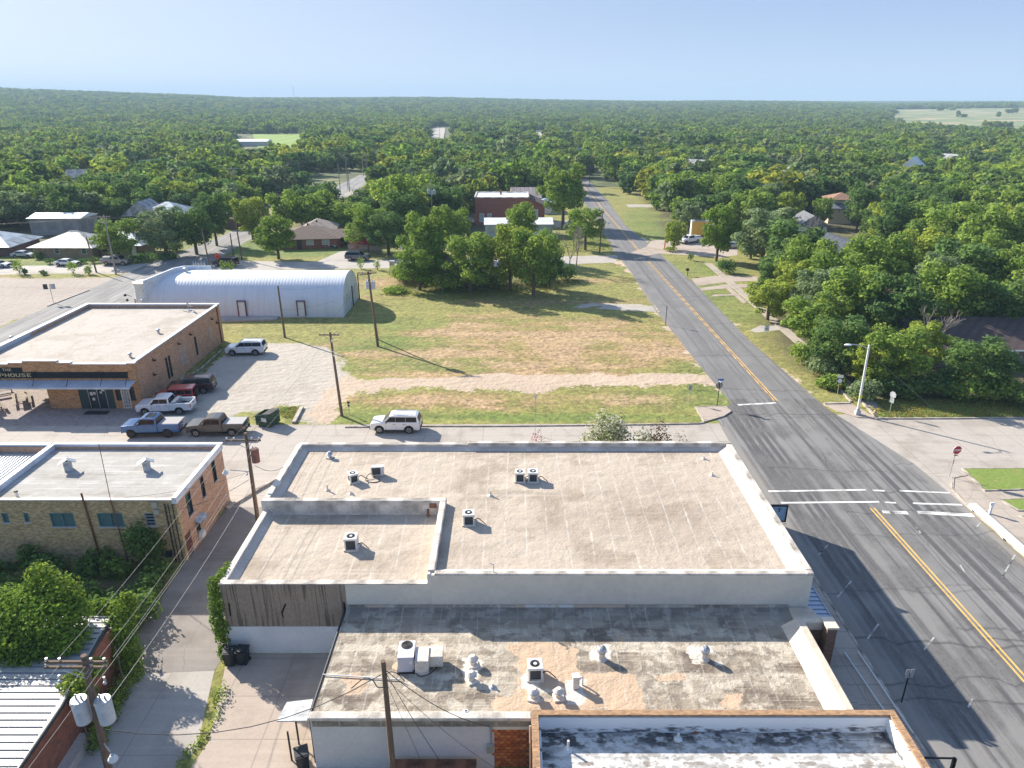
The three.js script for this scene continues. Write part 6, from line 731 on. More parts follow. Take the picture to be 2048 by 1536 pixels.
{ const [x, z] = [23.15,-73.55]; const t = thing('stop_sign', 'grey back of a stop sign with a blue street name blade on top', 'sign', x, 0.05, z, 0.0); signPost(t, 3.1, mBlackIron, 0.04); const g = slab(oct(0.44), 0.03); g.translate(0, 2.5, -0.05); part(t, 'sign_plate', g, std([0.36, 0.34, 0.31], 0.5, { metalness: 0.4 })); part(t, 'street_blade', bx(0.62, 0.2, 0.03, 0.1, 3.2, 0), std([0.05, 0.12, 0.42], 0.5)); part(t, 'street_blade', bx(0.03, 0.18, 0.6, 0, 3.0, 0), std([0.45, 0.6, 0.8], 0.5)); part(t, 'base', cy(0.14, 0.1, 0.12), mBlackIron); }
{ const [x, z] = [20.15,-74.27]; const t = thing('road_sign', 'grey back of a small upright road sign on the grass left of the corner', 'sign', x, 0, z, 0.05); signPost(t, 2.1); part(t, 'sign_plate', bx(0.42, 0.6, 0.02, 0, 2.0, -0.05), mGalvDull); }
{ const [x, z] = [35.71,-95.35]; const t = thing('speed_sign', 'white speed limit 30 sign on the grass right of the street', 'sign', x, 0, z, -0.05); signPost(t, 2.6); const m = textFace(0.62, 0.78, (g, w, h) => { g.fillStyle = '#e9eef4'; g.fillRect(0, 0, w, h); g.strokeStyle = '#20304a'; g.lineWidth = 8; g.strokeRect(8, 8, w - 16, h - 16); g.fillStyle = '#20304a'; g.textAlign = 'center'; g.font = 'bold 46px sans-serif'; g.fillText('SPEED', w / 2, 70); g.fillText('LIMIT', w / 2, 122); g.font = 'bold 170px sans-serif'; g.fillText('30', w / 2, 275); }); part(t, 'backing', bx(0.64, 0.8, 0.02, 0, 2.5, 0.05), mGalvDull); const p = new THREE.PlaneGeometry(0.62, 0.78); p.translate(0, 2.5, 0.064); part(t, 'sign_face', p, m); }
{ const [x, z] = [37.26,-75.14]; const t = thing('route_sign', 'white and black route marker sign pair beside the footpath corner', 'sign', x, 0, z, -0.1); signPost(t, 3.1); const m = textFace(0.62, 0.62, (g, w, h) => { g.fillStyle = '#0b0c10'; g.fillRect(0, 0, w, h); g.fillStyle = '#e6ebf2'; g.beginPath(); g.arc(w / 2, h / 2, 96, 0, 7); g.fill(); g.fillStyle = '#0b0c10'; g.fillRect(86, 118, 84, 26); }); part(t, 'sign_plate', bx(0.62, 0.32, 0.02, 0, 3.05, 0.05), mPipeWhite); const p = new THREE.BoxGeometry(0.62, 0.62, 0.02); p.translate(0, 2.5, 0.05); part(t, 'sign_plate', p, m); part(t, 'reflector', bx(0.07, 0.5, 0.03, 0, 1.75, 0.05), std([0.55, 0.2, 0.1], 0.6)); }
{ const [x, z] = [41.42,-71.21]; const t = thing('road_sign', 'pale sign seen edge on standing on the grass behind the hydrant', 'sign', x, 0, z, -1.15); signPost(t, 2.6); const g = slab(oct(0.4), 0.025); g.translate(0, 2.4, 0.06); part(t, 'sign_plate', g, mGalvDull); part(t, 'sign_plate', bx(0.5, 0.5, 0.02, 0, 1.75, 0.05), mGalvDull); }
{ const [x, z] = [23.65,-105.02]; const t = thing('marker_post', 'thin dark sign post on the verge left of the street', 'sign', x, 0, z, 0); signPost(t, 2.9, mBlackIron, 0.05); part(t, 'sign_plate', bx(0.06, 0.6, 0.3, 0, 2.7, 0), mBlackIron); }
{ const [x, z] = [-78.56,-118.20]; const t = thing('road_sign', 'pair of dark backed signs on one post in the far left gravel lot', 'sign', x, 0, z, 0.2); signPost(t, 3.2, mGalvDull, 0.05); part(t, 'sign_plate', bx(0.7, 0.9, 0.03, -0.65, 2.8, 0.05), mDarkFrame); part(t, 'sign_plate', bx(0.75, 0.9, 0.03, 0.5, 2.8, 0.05), mGalvDull); part(t, 'crossbar', bx(2.0, 0.06, 0.04, 0, 2.5, 0), mGalvDull); }
{ const [x, z] = [-17.85,-71.21]; const t = thing('road_sign', 'small dark sign on a short post right of the tall pole by the drive', 'sign', x, 0, z, 0.2); signPost(t, 1.5, mGalvDull); part(t, 'sign_plate', [bx(0.3, 0.25, 0.03, 0, 1.5, 0.04), bx(0.25, 0.2, 0.03, 0, 1.15, 0.04)], mDarkFrame); }
{ const [x, z] = [2.38,-66.42]; const t = thing('slender_sign', 'very thin pole with a small pale sign at the kerb above the red shrub', 'sign', x, 0, z, 0); signPost(t, 4.3, mGalvDull, 0.03); part(t, 'sign_plate', bx(0.3, 0.35, 0.02, 0, 4.2, 0.03), mGalv); }
{ const [x, z] = [-61.45,-147.25]; const t = thing('work_sign', 'orange diamond roadwork sign by the highway crossing', 'sign', x, 0, z, 0.1); const g = slab([[0, -0.85], [0.85, 0], [0, 0.85], [-0.85, 0]], 0.03); g.translate(0, 2.0, 0); part(t, 'sign_plate', g, std([0.62, 0.09, 0.03], 0.5)); part(t, 'symbol', bx(0.3, 0.35, 0.02, 0.05, 1.95, 0.02), mTrim); for (const s of [-1, 1]) part(t, 'leg', bar([s * 0.5, 0, 0.2], [0, 1.2, 0], 0.035), mGalvDull); }
{ const [x, z] = [22.24,-30.95]; const t = thing('shadow_side_sign', 'back of a double panel sign standing in the shade at the near kerb', 'sign', x, 0.13, z, 0.1); signPost(t, 2.2, mBlackIron, 0.04); for (const s of [-1, 1]) part(t, 'sign_plate', bx(0.22, 0.6, 0.02, s * 0.14, 2.15, 0.05), mGalv); }
{ const [x, z] = [31.59,-298.71]; const t = thing('advert_board', 'dark small advertising board on a pole beside the street far ahead', 'sign', x, 0, z, 0); signPost(t, 7, mBlackIron, 0.12); part(t, 'board', bx(3.4, 1.5, 0.2, 0, 7.2, 0), mDarkFrame); }
{ const [x, z] = [34.64,-138.08]; const t = thing('mailbox', 'dark mailbox on a post beside the curved driveway', 'mailbox', x, 0, z, 0.2); part(t, 'post', bx(0.1, 1.1, 0.1, 0, 0.55, 0), mBlackIron); const g = new THREE.CylinderGeometry(0.2, 0.2, 0.6, 12, 1, false, 0, Math.PI); g.rotateZ(Math.PI / 2); g.rotateX(-Math.PI / 2); g.translate(-0.1, 1.32, 0); part(t, 'box', [g, bx(0.6, 0.22, 0.4, -0.1, 1.22, 0)], mBlackIron); part(t, 'brace', bar([0.0, 0.6, 0], [-0.3, 1.1, 0], 0.03), mBlackIron); }
{ const [x, z] = [39.52,-70.68]; const t = thing('fire_hydrant', 'pale fire hydrant at the grass corner by the street light', 'fire hydrant', x, 0, z, 0); const m = std([0.5, 0.42, 0.32], 0.6); part(t, 'barrel', [cy(0.2, 0.2, 0.08), cy(0.13, 0.13, 0.6, 0, 0.05), cy(0.2, 0.2, 0.06, 0, 0.5)], m); part(t, 'bonnet', sp(0.17, 0, 0.66, 0, 1, 0.9, 1), std([0.55, 0.3, 0.12], 0.6)); for (const s of [-1, 1]) { const g = new THREE.CylinderGeometry(0.07, 0.07, 0.14, 10); g.rotateZ(Math.PI / 2); g.translate(s * 0.18, 0.42, 0); part(t, 'nozzle', g, m); } }
{ const [x, z] = [35.61,-165.69]; const t = thing('orange_post', 'orange marker post at the parking apron entrance', 'post', x, 0, z, 0); part(t, 'tube', cy(0.14, 0.12, 2.6), std([0.6, 0.12, 0.03], 0.6)); part(t, 'base', cy(0.35, 0.3, 0.12), mTrim); }
{ const [x, z] = [-22.59,-142.07]; const t = thing('utility_cabinet', 'small pale utility cabinet with pipes on the grass near the grove', 'cabinet', x - 1.6, 0, z, 0.1); part(t, 'cabinet', bx(1.0, 2.1, 0.8, 0, 1.05, 0), mStuccoCap); part(t, 'pipework', [tube([[0.9, 0, 0], [0.9, 1, 0], [1.6, 1, 0], [1.6, 0, 0.2], [2.4, 0.1, 0.3]], 0.07), bar([1.2, 0, -0.3], [1.2, 3, -0.3], 0.06)], mTrim); part(t, 'roof', bx(1.1, 0.08, 0.9, 0, 2.14, 0), mGalvDull); }
// white beam barrier along the right hand pavement
{ const A = [38.77,-51.83], B = [38.69,-42.90]; const t = site('beam_barrier', 'long white double beam barrier lying along the right hand pavement', 'barrier', A[0], A[1], 0.13); const L = Math.hypot(B[0] - A[0], B[1] - A[1]), a = Math.atan2(-(B[1] - A[1]), B[0] - A[0]), cx = (A[0] + B[0]) / 2, cz = (A[1] + B[1]) / 2; for (const s of [-1, 1]) part(t, 'beam', bx(L, 0.3, 0.2, cx + Math.sin(a) * s * 0.17, 0.45, cz + Math.cos(a) * s * 0.17, a), mWhiteCap); part(t, 'groove', bx(L - 0.1, 0.2, 0.16, cx, 0.4, cz, a), mTinBlue); const [px, pz] = [39.73,-50.91]; part(t, 'post', [bx(0.16, 1.0, 0.16, px, 0.63, pz), bx(0.34, 0.26, 0.1, px, 1.08, pz + 0.02)], mWhiteCap); for (const k of [0.04, 0.5, 0.96]) part(t, 'foot', bx(0.3, 0.2, 0.5, lerp(A[0], B[0], k), 0.22, lerp(A[1], B[1], k), a), mStuccoCap); }
// steps with pale edges on the shaded pavement
{ const q = pairs([20.78,-34.94,22.22,-35.03,21.93,-27.85,20.34,-27.85]); let kr = 0; struct('pavement_step', prism([[18.2, -32.2], [19.6, -32.2], [19.7, -15], [18.2, -15]], 0.131, 0.3), mWalk); void q; for (const [a, b] of [[[20.57,-34.66], [20.90,-28.54]], [[21.44,-34.77], [21.64,-28.63]]]) solo('kerb_rail', bar([a[0], 0.33, a[1]], [b[0], 0.33, b[1]], 0.055, 0.055, 6), mPipeWhite, Math.abs(a[0] - b[0]) >= 0 && kr++ === 0 ? 'pale painted rail on the shaded pavement, nearer the shop wall' : 'pale painted rail on the shaded pavement, nearer the kerb', 'rail'); }
// black bracket at the lower right corner
{ const [x, z] = [21.29,-25.61]; const t = site('iron_bracket_post', 'black iron post with a long arm at the lower right corner', 'post', 20.9, -24.6, 0.13); part(t, 'post', bar([20.9, 0.13, -24.5], [20.9, 3.2, -24.6], 0.1, 0.1, 8), mBlackIron); part(t, 'arm', bar([20.9, 3.2, -24.6], [18.9, 3.25, -24.6], 0.05), mBlackIron); part(t, 'brace', bar([20.8, 1.2, -24.6], [20.1, 0.9, -24.2], 0.05), mBlackIron); void x; void z; }
// street light at the far right corner
{ const [x, z] = [37.90,-71.21]; const t = thing('street_light', 'tall white street light with a curved arm on the far right corner', 'street light', x, 0.1, z, 0); const top = [-0.15, 7.9, 0]; part(t, 'pole', bar([0, 0.4, 0], top, 0.14, 0.1, 10), mWhitePaint); part(t, 'base', [bx(0.5, 0.45, 0.5, 0, 0.22, 0), cy(0.25, 0.16, 0.3, 0, 0.4)], mGalvDull); part(t, 'band', cy(0.17, 0.17, 0.35, 0, 1.9), std([0.6, 0.62, 0.08], 0.6)); part(t, 'arm', tube([[-0.14, 7.5, 0], [-0.9, 7.9, 0], [-1.7, 8.05, 0], [-2.1, 8.05, 0]], 0.045, 6), mGalv); const lh = sp(0.2, -2.4, 8.02, 0, 2.1, 0.55, 1); part(t, 'lamp_head', lh, mWhiteCap); part(t, 'cap', sp(0.11, top[0], 7.92, 0), mWhitePaint); }

// utility poles
function pole(label, x, z, h, o = {}) {
  const t = thing('utility_pole', label, 'utility pole', x, 0, z, o.turn ?? 0, o.group), ln = o.lean ?? 0, m = o.m ?? mWood;
  part(t, 'pole', bar([0, 0, 0], [ln, h, 0], o.r ?? 0.17, (o.r ?? 0.17) * 0.66, 9), m);
  const X = (y) => (ln * y) / h;
  for (const [y, w, off = 0, sk = 0] of o.arms ?? []) { const a = part(t, 'crossarm', bx(w, 0.12, 0.1, X(y) + off, y, 0.14, sk), m); const n = []; for (const k of [-0.46, -0.25, 0.25, 0.46]) n.push(cy(0.04, 0.06, 0.16, X(y) + off + k * w * Math.cos(sk), y + 0.06, 0.14 - k * w * Math.sin(sk), 8)); part(a, 'insulator', n, mGalv); part(t, 'arm_brace', [bar([X(y) + off - w * 0.28, y - 0.04, 0.2], [X(y - 0.7), y - 0.7, 0.12], 0.02), bar([X(y) + off + w * 0.28, y - 0.04, 0.2], [X(y - 0.7), y - 0.7, 0.12], 0.02)], mGalvDull); }
  for (const [dx, y, s = 1, c = 0, dz = 0] of o.tanks ?? []) { const mm = c ? std(0xffffff, 0.8, { map: grain([0.24, 0.1, 0.075], { size: 0.8, patch: 0.4 }) }) : std(0xffffff, 0.5, { map: grain([0.5, 0.53, 0.56], { size: 0.8, patch: 0.2 }) }); const k = part(t, 'transformer', [cy(0.28 * s, 0.29 * s, 0.95 * s, X(y) + dx, y, dz, 18)], mm); part(k, 'lid', cy(0.31 * s, 0.27 * s, 0.09 * s, X(y) + dx, y + 0.95 * s, dz, 18), c ? mm : mGalv); part(k, 'bushing', [cy(0.05, 0.04, 0.26 * s, X(y) + dx - 0.1, y + 1.0 * s, dz, 8), cy(0.05, 0.04, 0.22 * s, X(y) + dx + 0.14, y + 1.0 * s, dz, 8)], mGalvDull); part(k, 'bracket', bar([X(y), y + 0.5 * s, 0], [X(y) + dx * 0.6, y + 0.5 * s, dz], 0.05), mGalvDull); }
  if (o.lamp) { const [dx, y, dz] = o.lamp; part(t, 'lamp_arm', bar([X(y), y - 0.1, 0], [X(y) + dx * 0.8, y + 0.12, dz * 0.8], 0.035), mGalv); part(t, 'lamp', [cy(0.22, 0.1, 0.22, X(y) + dx, y - 0.14, dz, 14), sp(0.23, X(y) + dx, y - 0.16, dz, 1, 0.7, 1)], mPipeWhite); part(t, 'photocell', cy(0.06, 0.06, 0.1, X(y) + dx, y + 0.07, dz, 8), mTinBlue); }
  for (const g of o.gear ?? []) part(t, 'cutout', [cy(0.05, 0.05, 0.4, X(g[1]) + g[0], g[1], 0.25, 8), sp(0.08, X(g[1]) + g[0], g[1] + 0.1, 0.3)], mGalv);
  if (o.brace) part(t, 'brace_pole', bar(o.brace, [X(h * 0.62), h * 0.62, 0], 0.14, 0.11, 8), m);
  if (o.box) part(t, 'meter_box', bx(0.3, 0.7, 0.25, 0.1, 1.9, 0.25), mGalvDull);
  return t;
}
const P1 = [-18.62,-70.95], P2 = [-18.84,-94.68], P3 = [-33.13,-98.78], P4 = [-19.75, -47.3], P5 = [-19.6, -25.0], P6 = [-5.8, -25.3];
pole('tall brown utility pole with a crossarm at the corner of the drive', ...P1, 9.6, { arms: [[9.35, 2.1, -0.1]], lean: -0.4, gear: [[0.15, 7.4], [0.15, 7.0], [0.15, 8.6]] });
pole('braced utility pole with two white transformers on the field edge', ...P2, 10.7, { arms: [[10.5, 2.5, -0.1], [10.3, 1.9, -0.5, 0.4]], lean: -0.6, tanks: [[-0.35, 8.3, 1], [0.42, 8.25, 1]], r: 0.2, brace: [-0.6, 0, -3.2] });
pole('plain brown pole between the arched hall and the gravel lot', ...P3, 7.7, { lean: -0.1 });
pole('utility pole in the alley with a rust red transformer and a lamp', ...P4, 9.3, { arms: [[8.75, 2.6, -0.2]], lean: 0.1, tanks: [[0.5, 6.9, 1.05, 1]], lamp: [-1.9, 6.15, 0.1], r: 0.18, gear: [[-0.2, 5.9]] });
pole('near left utility pole with two big white transformers and a lamp', ...P5, 9.0, { arms: [[8.75, 2.8, -0.3], [8.45, 2.8, -0.35]], lean: 0.45, tanks: [[-0.5, 5.3, 1.25, 0, 0.15], [0.55, 5.25, 1.25, 0, 0.1]], lamp: [0.95, 3.9, 0.9], r: 0.2, gear: [[-1.1, 7.7], [0.9, 7.6]] });
pole('bare brown pole rising in front of the grey shop wall', ...P6, 8.4, { lean: -0.05, r: 0.17, gear: [] });
pole('tall grey pole with crossarm on the left lawn in front of the round tree', ...[-78.83,-139.39], 11.6, { arms: [[11.3, 2.6], [10.2, 1.8]], m: mWoodGrey, r: 0.2 });
pole('shorter dark pole left of the grey one on the left lawn', ...[-83.68,-141.17], 7.2, { lean: -0.5 });
pole('pole with crossarm between the two round trees left of the highway', ...[-83.37,-164.49], 9.6, { arms: [[9.3, 2.8], [8.2, 1.2]], m: mWoodGrey });
pole('dark pole at the far side of the highway crossing behind the hall', ...[-61.26,-142.53], 8.4, { lean: -0.4 });
pole('dark pole on the ranch lawn corner, taller of two', ...[-58.85,-153.83], 9.4, { lean: -0.3 });
pole('slim dark pole beside the roadwork sign', ...[-61.68,-156.51], 5.2, {});
pole('braced pole with a white transformer at the grove edge', ...[-20.68,-136.37], 8.0, { tanks: [[-0.3, 5.6, 0.9]], arms: [[7.8, 1.6]], brace: [2.2, 0, -6], lean: -0.2 });
pole('pole with a small lamp under the tree at the far left street corner', ...[19.89,-160.98], 9.3, { lamp: [1.6, 6.8, 0.2], lean: 0.3 });
pole('pole with a transformer standing out of the dense right hand trees', ...[88.37,-134.70], 12.0, { tanks: [[0.5, 9.6, 1.1]], arms: [[11.6, 1.6]], m: mWoodGrey });
pole('pole with three transformers over the trees left of the red brick block', ...[-21.01,-190.49], 13.0, { tanks: [[-0.7, 9.6, 1.1], [0.8, 9.5, 1.1], [0, 9.3, 1.1]], arms: [[11.5, 3], [7.5, 4, -2]], m: mWoodGrey });
pole('pole with a pale crossarm above the trees beyond the highway', ...[-75.24,-198.65], 15.5, { arms: [[15.2, 3.4], [14, 2]], m: mWoodGrey });
for (const [b, h, l] of [[[-63.85,-271.77], 11, 'leftmost of the poles where the highway shows again'], [[-64.55,-288.03], 12, 'pole left of the road gap where the highway shows again'], [[-59.04,-265.75], 9, 'short bare pole in front of the highway gap'], [[-69.11,-342.90], 12, 'pole at the far kerb of the highway gap'], [[-57.11,-314.19], 13, 'rightmost tall pole beside the highway gap'], [[-67.71,-345.32], 10, 'small pole far behind the highway gap'], [[-72.43,-529.88], 12, 'distant pole left of the pale far road'], [[-62.78,-653.52], 12, 'distant pole right of the pale far road']]) pole(l, ...b, h, { m: mWoodGrey, arms: h > 11.5 ? [[h - 0.4, 2.6]] : [] });
{ const [x, z] = [-1110, -3900]; const t = thing('radio_mast', 'lattice radio mast on the wooded horizon left of centre', 'mast', x, elev(x, z), z, 0); const l = []; for (const [a, b] of [[-1.6, -1], [1.6, -1], [0, 1.6]]) l.push(bar([a, 0, b], [a * 0.6, 74, b * 0.6], 0.5, 0.4, 4)); for (let k = 0; k < 24; k++) l.push(bar([-1.5, k * 3, -1], [1.5, k * 3 + 3, -1], 0.25, 0.25, 3)); part(t, 'lattice', l, mGalvDull); part(t, 'antenna', [bar([0, 72, 0], [0, 84, 0], 0.4, 0.2, 4)], mGalvDull); part(t, 'platform', bx(5, 1, 5, 0, 52, 0), mGalvDull); }
for (const [px, h, l] of [[46, 62, 'thin mast on the ridge at the far left'], [352, 42, 'thin mast on the ridge right of the left hill'], [530, 40, 'thin mast on the horizon left of the big lattice mast']]) { const z = -3400, x = ((px - 1024) / 1527) * 3400, t = thing('horizon_mast', l, 'mast', x, elev(x, z), z, 0); part(t, 'mast', bar([0, 0, 0], [0, h, 0], 0.7, 0.4, 4), mGalvDull); part(t, 'guy_collar', bx(2, 1, 2, 0, h * 0.6, 0), mGalvDull); }

// ================================================================ vegetation
// a cloud of bent leaf clumps over a set of lobes [x, y, z, rx, ry, rz]; colour belongs to each clump
function leafCloud(lobes, n, size, pal, o = {}) {
  const pos = new Float32Array(n * 18), col = new Float32Array(n * 18), nor = new Float32Array(n * 18), W = lobes.map((l) => Math.pow(l[3] * l[4] * l[5], 0.62)), tot = W.reduce((a, b) => a + b, 0), cum = []; let q = 0; W.forEach((w) => cum.push((q += w / tot)));
  const tone = lobes.map(() => rnd()), d = new THREE.Vector3(), nn = new THREE.Vector3(), a = new THREE.Vector3(), b = new THREE.Vector3(), p = new THREE.Vector3(), c = [0, 0, 0];
  for (let i = 0; i < n; i++) {
    const r = rnd(); let k = 0; while (cum[k] < r) k++; const L = lobes[k];
    do { d.set(rr(-1, 1), rr(-0.75, 1), rr(-1, 1)); } while (d.lengthSq() > 1 || d.lengthSq() < 0.05); d.normalize();
    const s = 0.55 + 0.62 * rnd(); p.set(L[0] + d.x * L[3] * s, L[1] + d.y * L[4] * s, L[2] + d.z * L[5] * s); if (p.y < (o.floor ?? 0.05)) p.y = (o.floor ?? 0.05) + rnd() * 0.2;
    nn.set(d.x + rr(-1, 1) * 0.8, d.y + 0.25 + rr(-1, 1) * 0.8, d.z + rr(-1, 1) * 0.8).normalize(); a.set(rr(-1, 1), rr(-1, 1), rr(-1, 1)).cross(nn).normalize(); b.crossVectors(nn, a);
    const w = size * rr(0.6, 1.35), h = w * rr(0.55, 0.85), f = rr(-0.3, 0.15) * w;
    const v = [p.x - a.x * w, p.y - a.y * w, p.z - a.z * w, p.x - b.x * h + nn.x * f, p.y - b.y * h + nn.y * f, p.z - b.z * h + nn.z * f, p.x + a.x * w, p.y + a.y * w, p.z + a.z * w, p.x + b.x * h + nn.x * f, p.y + b.y * h + nn.y * f, p.z + b.z * h + nn.z * f];
    const o18 = i * 18, T = [0, 1, 2, 0, 2, 3]; const z = pal[Math.min(pal.length - 1, ((tone[k] * 0.55 + rnd() * 0.45) * pal.length) | 0)], m = rr(0.72, 1.28); c[0] = z[0] * m; c[1] = z[1] * m; c[2] = z[2] * m;
    for (let t = 0; t < 6; t++) for (let e = 0; e < 3; e++) { pos[o18 + t * 3 + e] = v[T[t] * 3 + e]; col[o18 + t * 3 + e] = c[e]; }
    const e1 = [v[3] - v[0], v[4] - v[1], v[5] - v[2]], e2 = [v[6] - v[0], v[7] - v[1], v[8] - v[2]], e3 = [v[9] - v[0], v[10] - v[1], v[11] - v[2]];
    const cr = (A, B) => { const q = [A[1] * B[2] - A[2] * B[1], A[2] * B[0] - A[0] * B[2], A[0] * B[1] - A[1] * B[0]], l = Math.hypot(...q) || 1; return q.map((y) => y / l); }; const n1 = cr(e1, e2), n2 = cr(e2, e3);
    for (let t = 0; t < 3; t++) for (let e = 0; e < 3; e++) { nor[o18 + t * 3 + e] = n1[e]; nor[o18 + 9 + t * 3 + e] = n2[e]; }
  }
  const g = new THREE.BufferGeometry(); g.setAttribute('position', new THREE.BufferAttribute(pos, 3)); g.setAttribute('normal', new THREE.BufferAttribute(nor, 3)); g.setAttribute('color', new THREE.BufferAttribute(col, 3)); return g;
}
const mLeaf = new THREE.MeshPhysicalMaterial({ color: 0xffffff, vertexColors: true, roughness: 1, specularIntensity: 0.25, transmission: 0.42, thickness: 0, side: THREE.DoubleSide });
const mLeafFar = new THREE.MeshPhysicalMaterial({ color: 0xffffff, vertexColors: true, roughness: 1, specularIntensity: 0.2, transmission: 0.5, thickness: 0, side: THREE.DoubleSide });
const mBark = std(0xffffff, 0.95, { map: grain([0.12, 0.09, 0.065], { size: 1, patch: 0.4, amp: 0.35 }) }), mBareBark = std(0xffffff, 0.95, { map: grain([0.3, 0.26, 0.23], { size: 1, patch: 0.3 }) });
const PAL = { // leaf colours, sun leaves and older leaves mixed
  green: [[0.174, 0.280, 0.046], [0.221, 0.331, 0.051], [0.273, 0.373, 0.055], [0.129, 0.221, 0.043], [0.326, 0.407, 0.063]],
  dark: [[0.075, 0.144, 0.043], [0.103, 0.190, 0.046], [0.129, 0.221, 0.052], [0.159, 0.251, 0.055]],
  yellow: [[0.29, 0.365, 0.05], [0.34, 0.405, 0.055], [0.23, 0.315, 0.046], [0.39, 0.43, 0.06]],
  grey: [[0.212, 0.284, 0.125], [0.250, 0.331, 0.144], [0.168, 0.238, 0.106], [0.296, 0.365, 0.158]],
  lush: [[0.155, 0.255, 0.03], [0.2, 0.305, 0.034], [0.12, 0.205, 0.028], [0.265, 0.35, 0.036]],
  brown: [[0.303, 0.187, 0.125], [0.227, 0.169, 0.117], [0.168, 0.187, 0.095], [0.334, 0.221, 0.168]],
};
function lobesFor(kind, R, y0, y1) { // crown of about radius R between y0 and y1
  const l = [], H = y1 - y0, n = kind === 'column' ? 14 : kind === 'airy' ? 26 : 22;
  l.push([0, y0 + H * 0.5, 0, R * 0.55, H * 0.36, R * 0.55]);
  for (let i = 0; i < n; i++) { const a = i * 2.4 + rr(-0.5, 0.5), t = (i + 0.5) / n, y = y0 + H * (0.1 + 0.8 * t) + rr(-0.05, 0.07) * H, prof = kind === 'column' ? Math.pow(Math.sin(Math.PI * (0.12 + 0.8 * t)), 0.8) : Math.pow(Math.sin(Math.PI * (0.18 + 0.72 * (1 - t) * 0.95)), 0.75), q = R * 0.74 * prof * rr(0.6, 1.2), s = R * (kind === 'airy' ? rr(0.16, 0.3) : rr(0.2, 0.38)); l.push([Math.cos(a) * q, y, Math.sin(a) * q, s, s * rr(0.6, 0.9) * (kind === 'column' ? 1.3 : 1), s * rr(0.8, 1.1)]); }
  return l;
}
function trunkGeo(h, r, lobes, limbs = 6) { const l = [bar([0, -0.2, 0], [0, h, 0], r, r * 0.7, 8)]; for (let i = 0; i < limbs; i++) { const L = lobes[1 + ((i * 2) % (lobes.length - 1))]; l.push(bar([0, h * rr(0.75, 1), 0], [L[0] * 0.8, L[1], L[2] * 0.8], r * 0.5, r * 0.12, 5)); } return mg(l); }
function treeProto(kind, pal, R, y0, y1, n, size) { const l = lobesFor(kind, R, y0, y1); return { crown: leafCloud(l, n, size, PAL[pal]), trunk: trunkGeo(y0 + (y1 - y0) * 0.35, 0.2 + R * 0.03, l) }; }
const NEARP = { // name -> variants, about 10 m tall
  green: [treeProto('broad', 'green', 4.4, 2.2, 10, 6720, 0.22), treeProto('broad', 'green', 4.1, 1.8, 10, 6080, 0.22), treeProto('airy', 'green', 4.3, 2.4, 10.2, 5760, 0.21)],
  yellow: [treeProto('broad', 'yellow', 4.2, 1.4, 10, 6080, 0.22), treeProto('airy', 'yellow', 4.2, 1.6, 10, 5440, 0.22)],
  dark: [treeProto('broad', 'dark', 4.6, 1.6, 10, 6720, 0.22), treeProto('broad', 'dark', 4.2, 2, 10, 6080, 0.22)],
  grey: [treeProto('airy', 'grey', 4.3, 1.6, 10, 6080, 0.22)],
  lush: [treeProto('broad', 'lush', 4.3, 1.6, 10, 6400, 0.22)],
  column: [treeProto('column', 'green', 3.0, 0.8, 11, 5440, 0.20)],
  brown: [treeProto('broad', 'brown', 4.2, 1.4, 10, 5760, 0.20)],
};
const MIDP = {}; for (const [k, kind, p, v] of [['green', 'broad', 'green', 2], ['yellow', 'broad', 'yellow', 1], ['dark', 'broad', 'dark', 2], ['grey', 'airy', 'grey', 1]]) { MIDP[k] = []; for (let i = 0; i < v; i++) MIDP[k].push(treeProto(kind, p, 4.5, 1.6, 10, 2600, 0.34)); }
const treeCount = { n: 0 };
const TREE_AT = [];
function tree(label, x, z, h, R, kind = 'green', o = {}) {
  const set = (o.mid ? MIDP : NEARP)[kind] ?? NEARP.green, P = set[(o.v ?? treeCount.n) % set.length], t = thing(o.name ?? 'tree', label, o.cat ?? 'tree', x, o.y ?? 0, z, (o.turn ?? rnd() * 6.28), o.group); treeCount.n++;
  const c = new THREE.Mesh(P.crown, o.mid ? mLeafFar : mLeaf); c.name = 'crown'; const k = new THREE.Mesh(P.trunk, mBark); k.name = 'trunk'; for (const m of [c, k]) { m.castShadow = m.receiveShadow = true; t.add(m); }
  t.scale.set(R / 4.3, h / 10, R / 4.3); TREE_AT.push([x, z, R]); return t;
}
function shrub(label, x, z, R, h, pal = 'green', n = 500, size = 0.16, o = {}) {
  const l = [[0, h * 0.5, 0, R * 0.7, h * 0.5, R * 0.7]]; for (let i = 0; i < 6; i++) { const a = i * 1.1 + rr(0, 0.5); l.push([Math.cos(a) * R * 0.5, h * rr(0.35, 0.75), Math.sin(a) * R * 0.5, R * 0.45, h * 0.32, R * 0.45]); }
  const t = thing(o.name ?? 'shrub', label, o.cat ?? 'shrub', x, o.y ?? 0, z, 0, o.group); part(t, 'foliage', leafCloud(l, n, size, Array.isArray(pal) ? pal : PAL[pal]), mLeaf); part(t, 'stems', [0, 1, 2].map((i) => bar([0, 0, 0], [Math.cos(i * 2.1) * R * 0.4, h * 0.6, Math.sin(i * 2.1) * R * 0.4], 0.05, 0.02, 5)), mBark); TREE_AT.push([x, z, R]); return t;
}
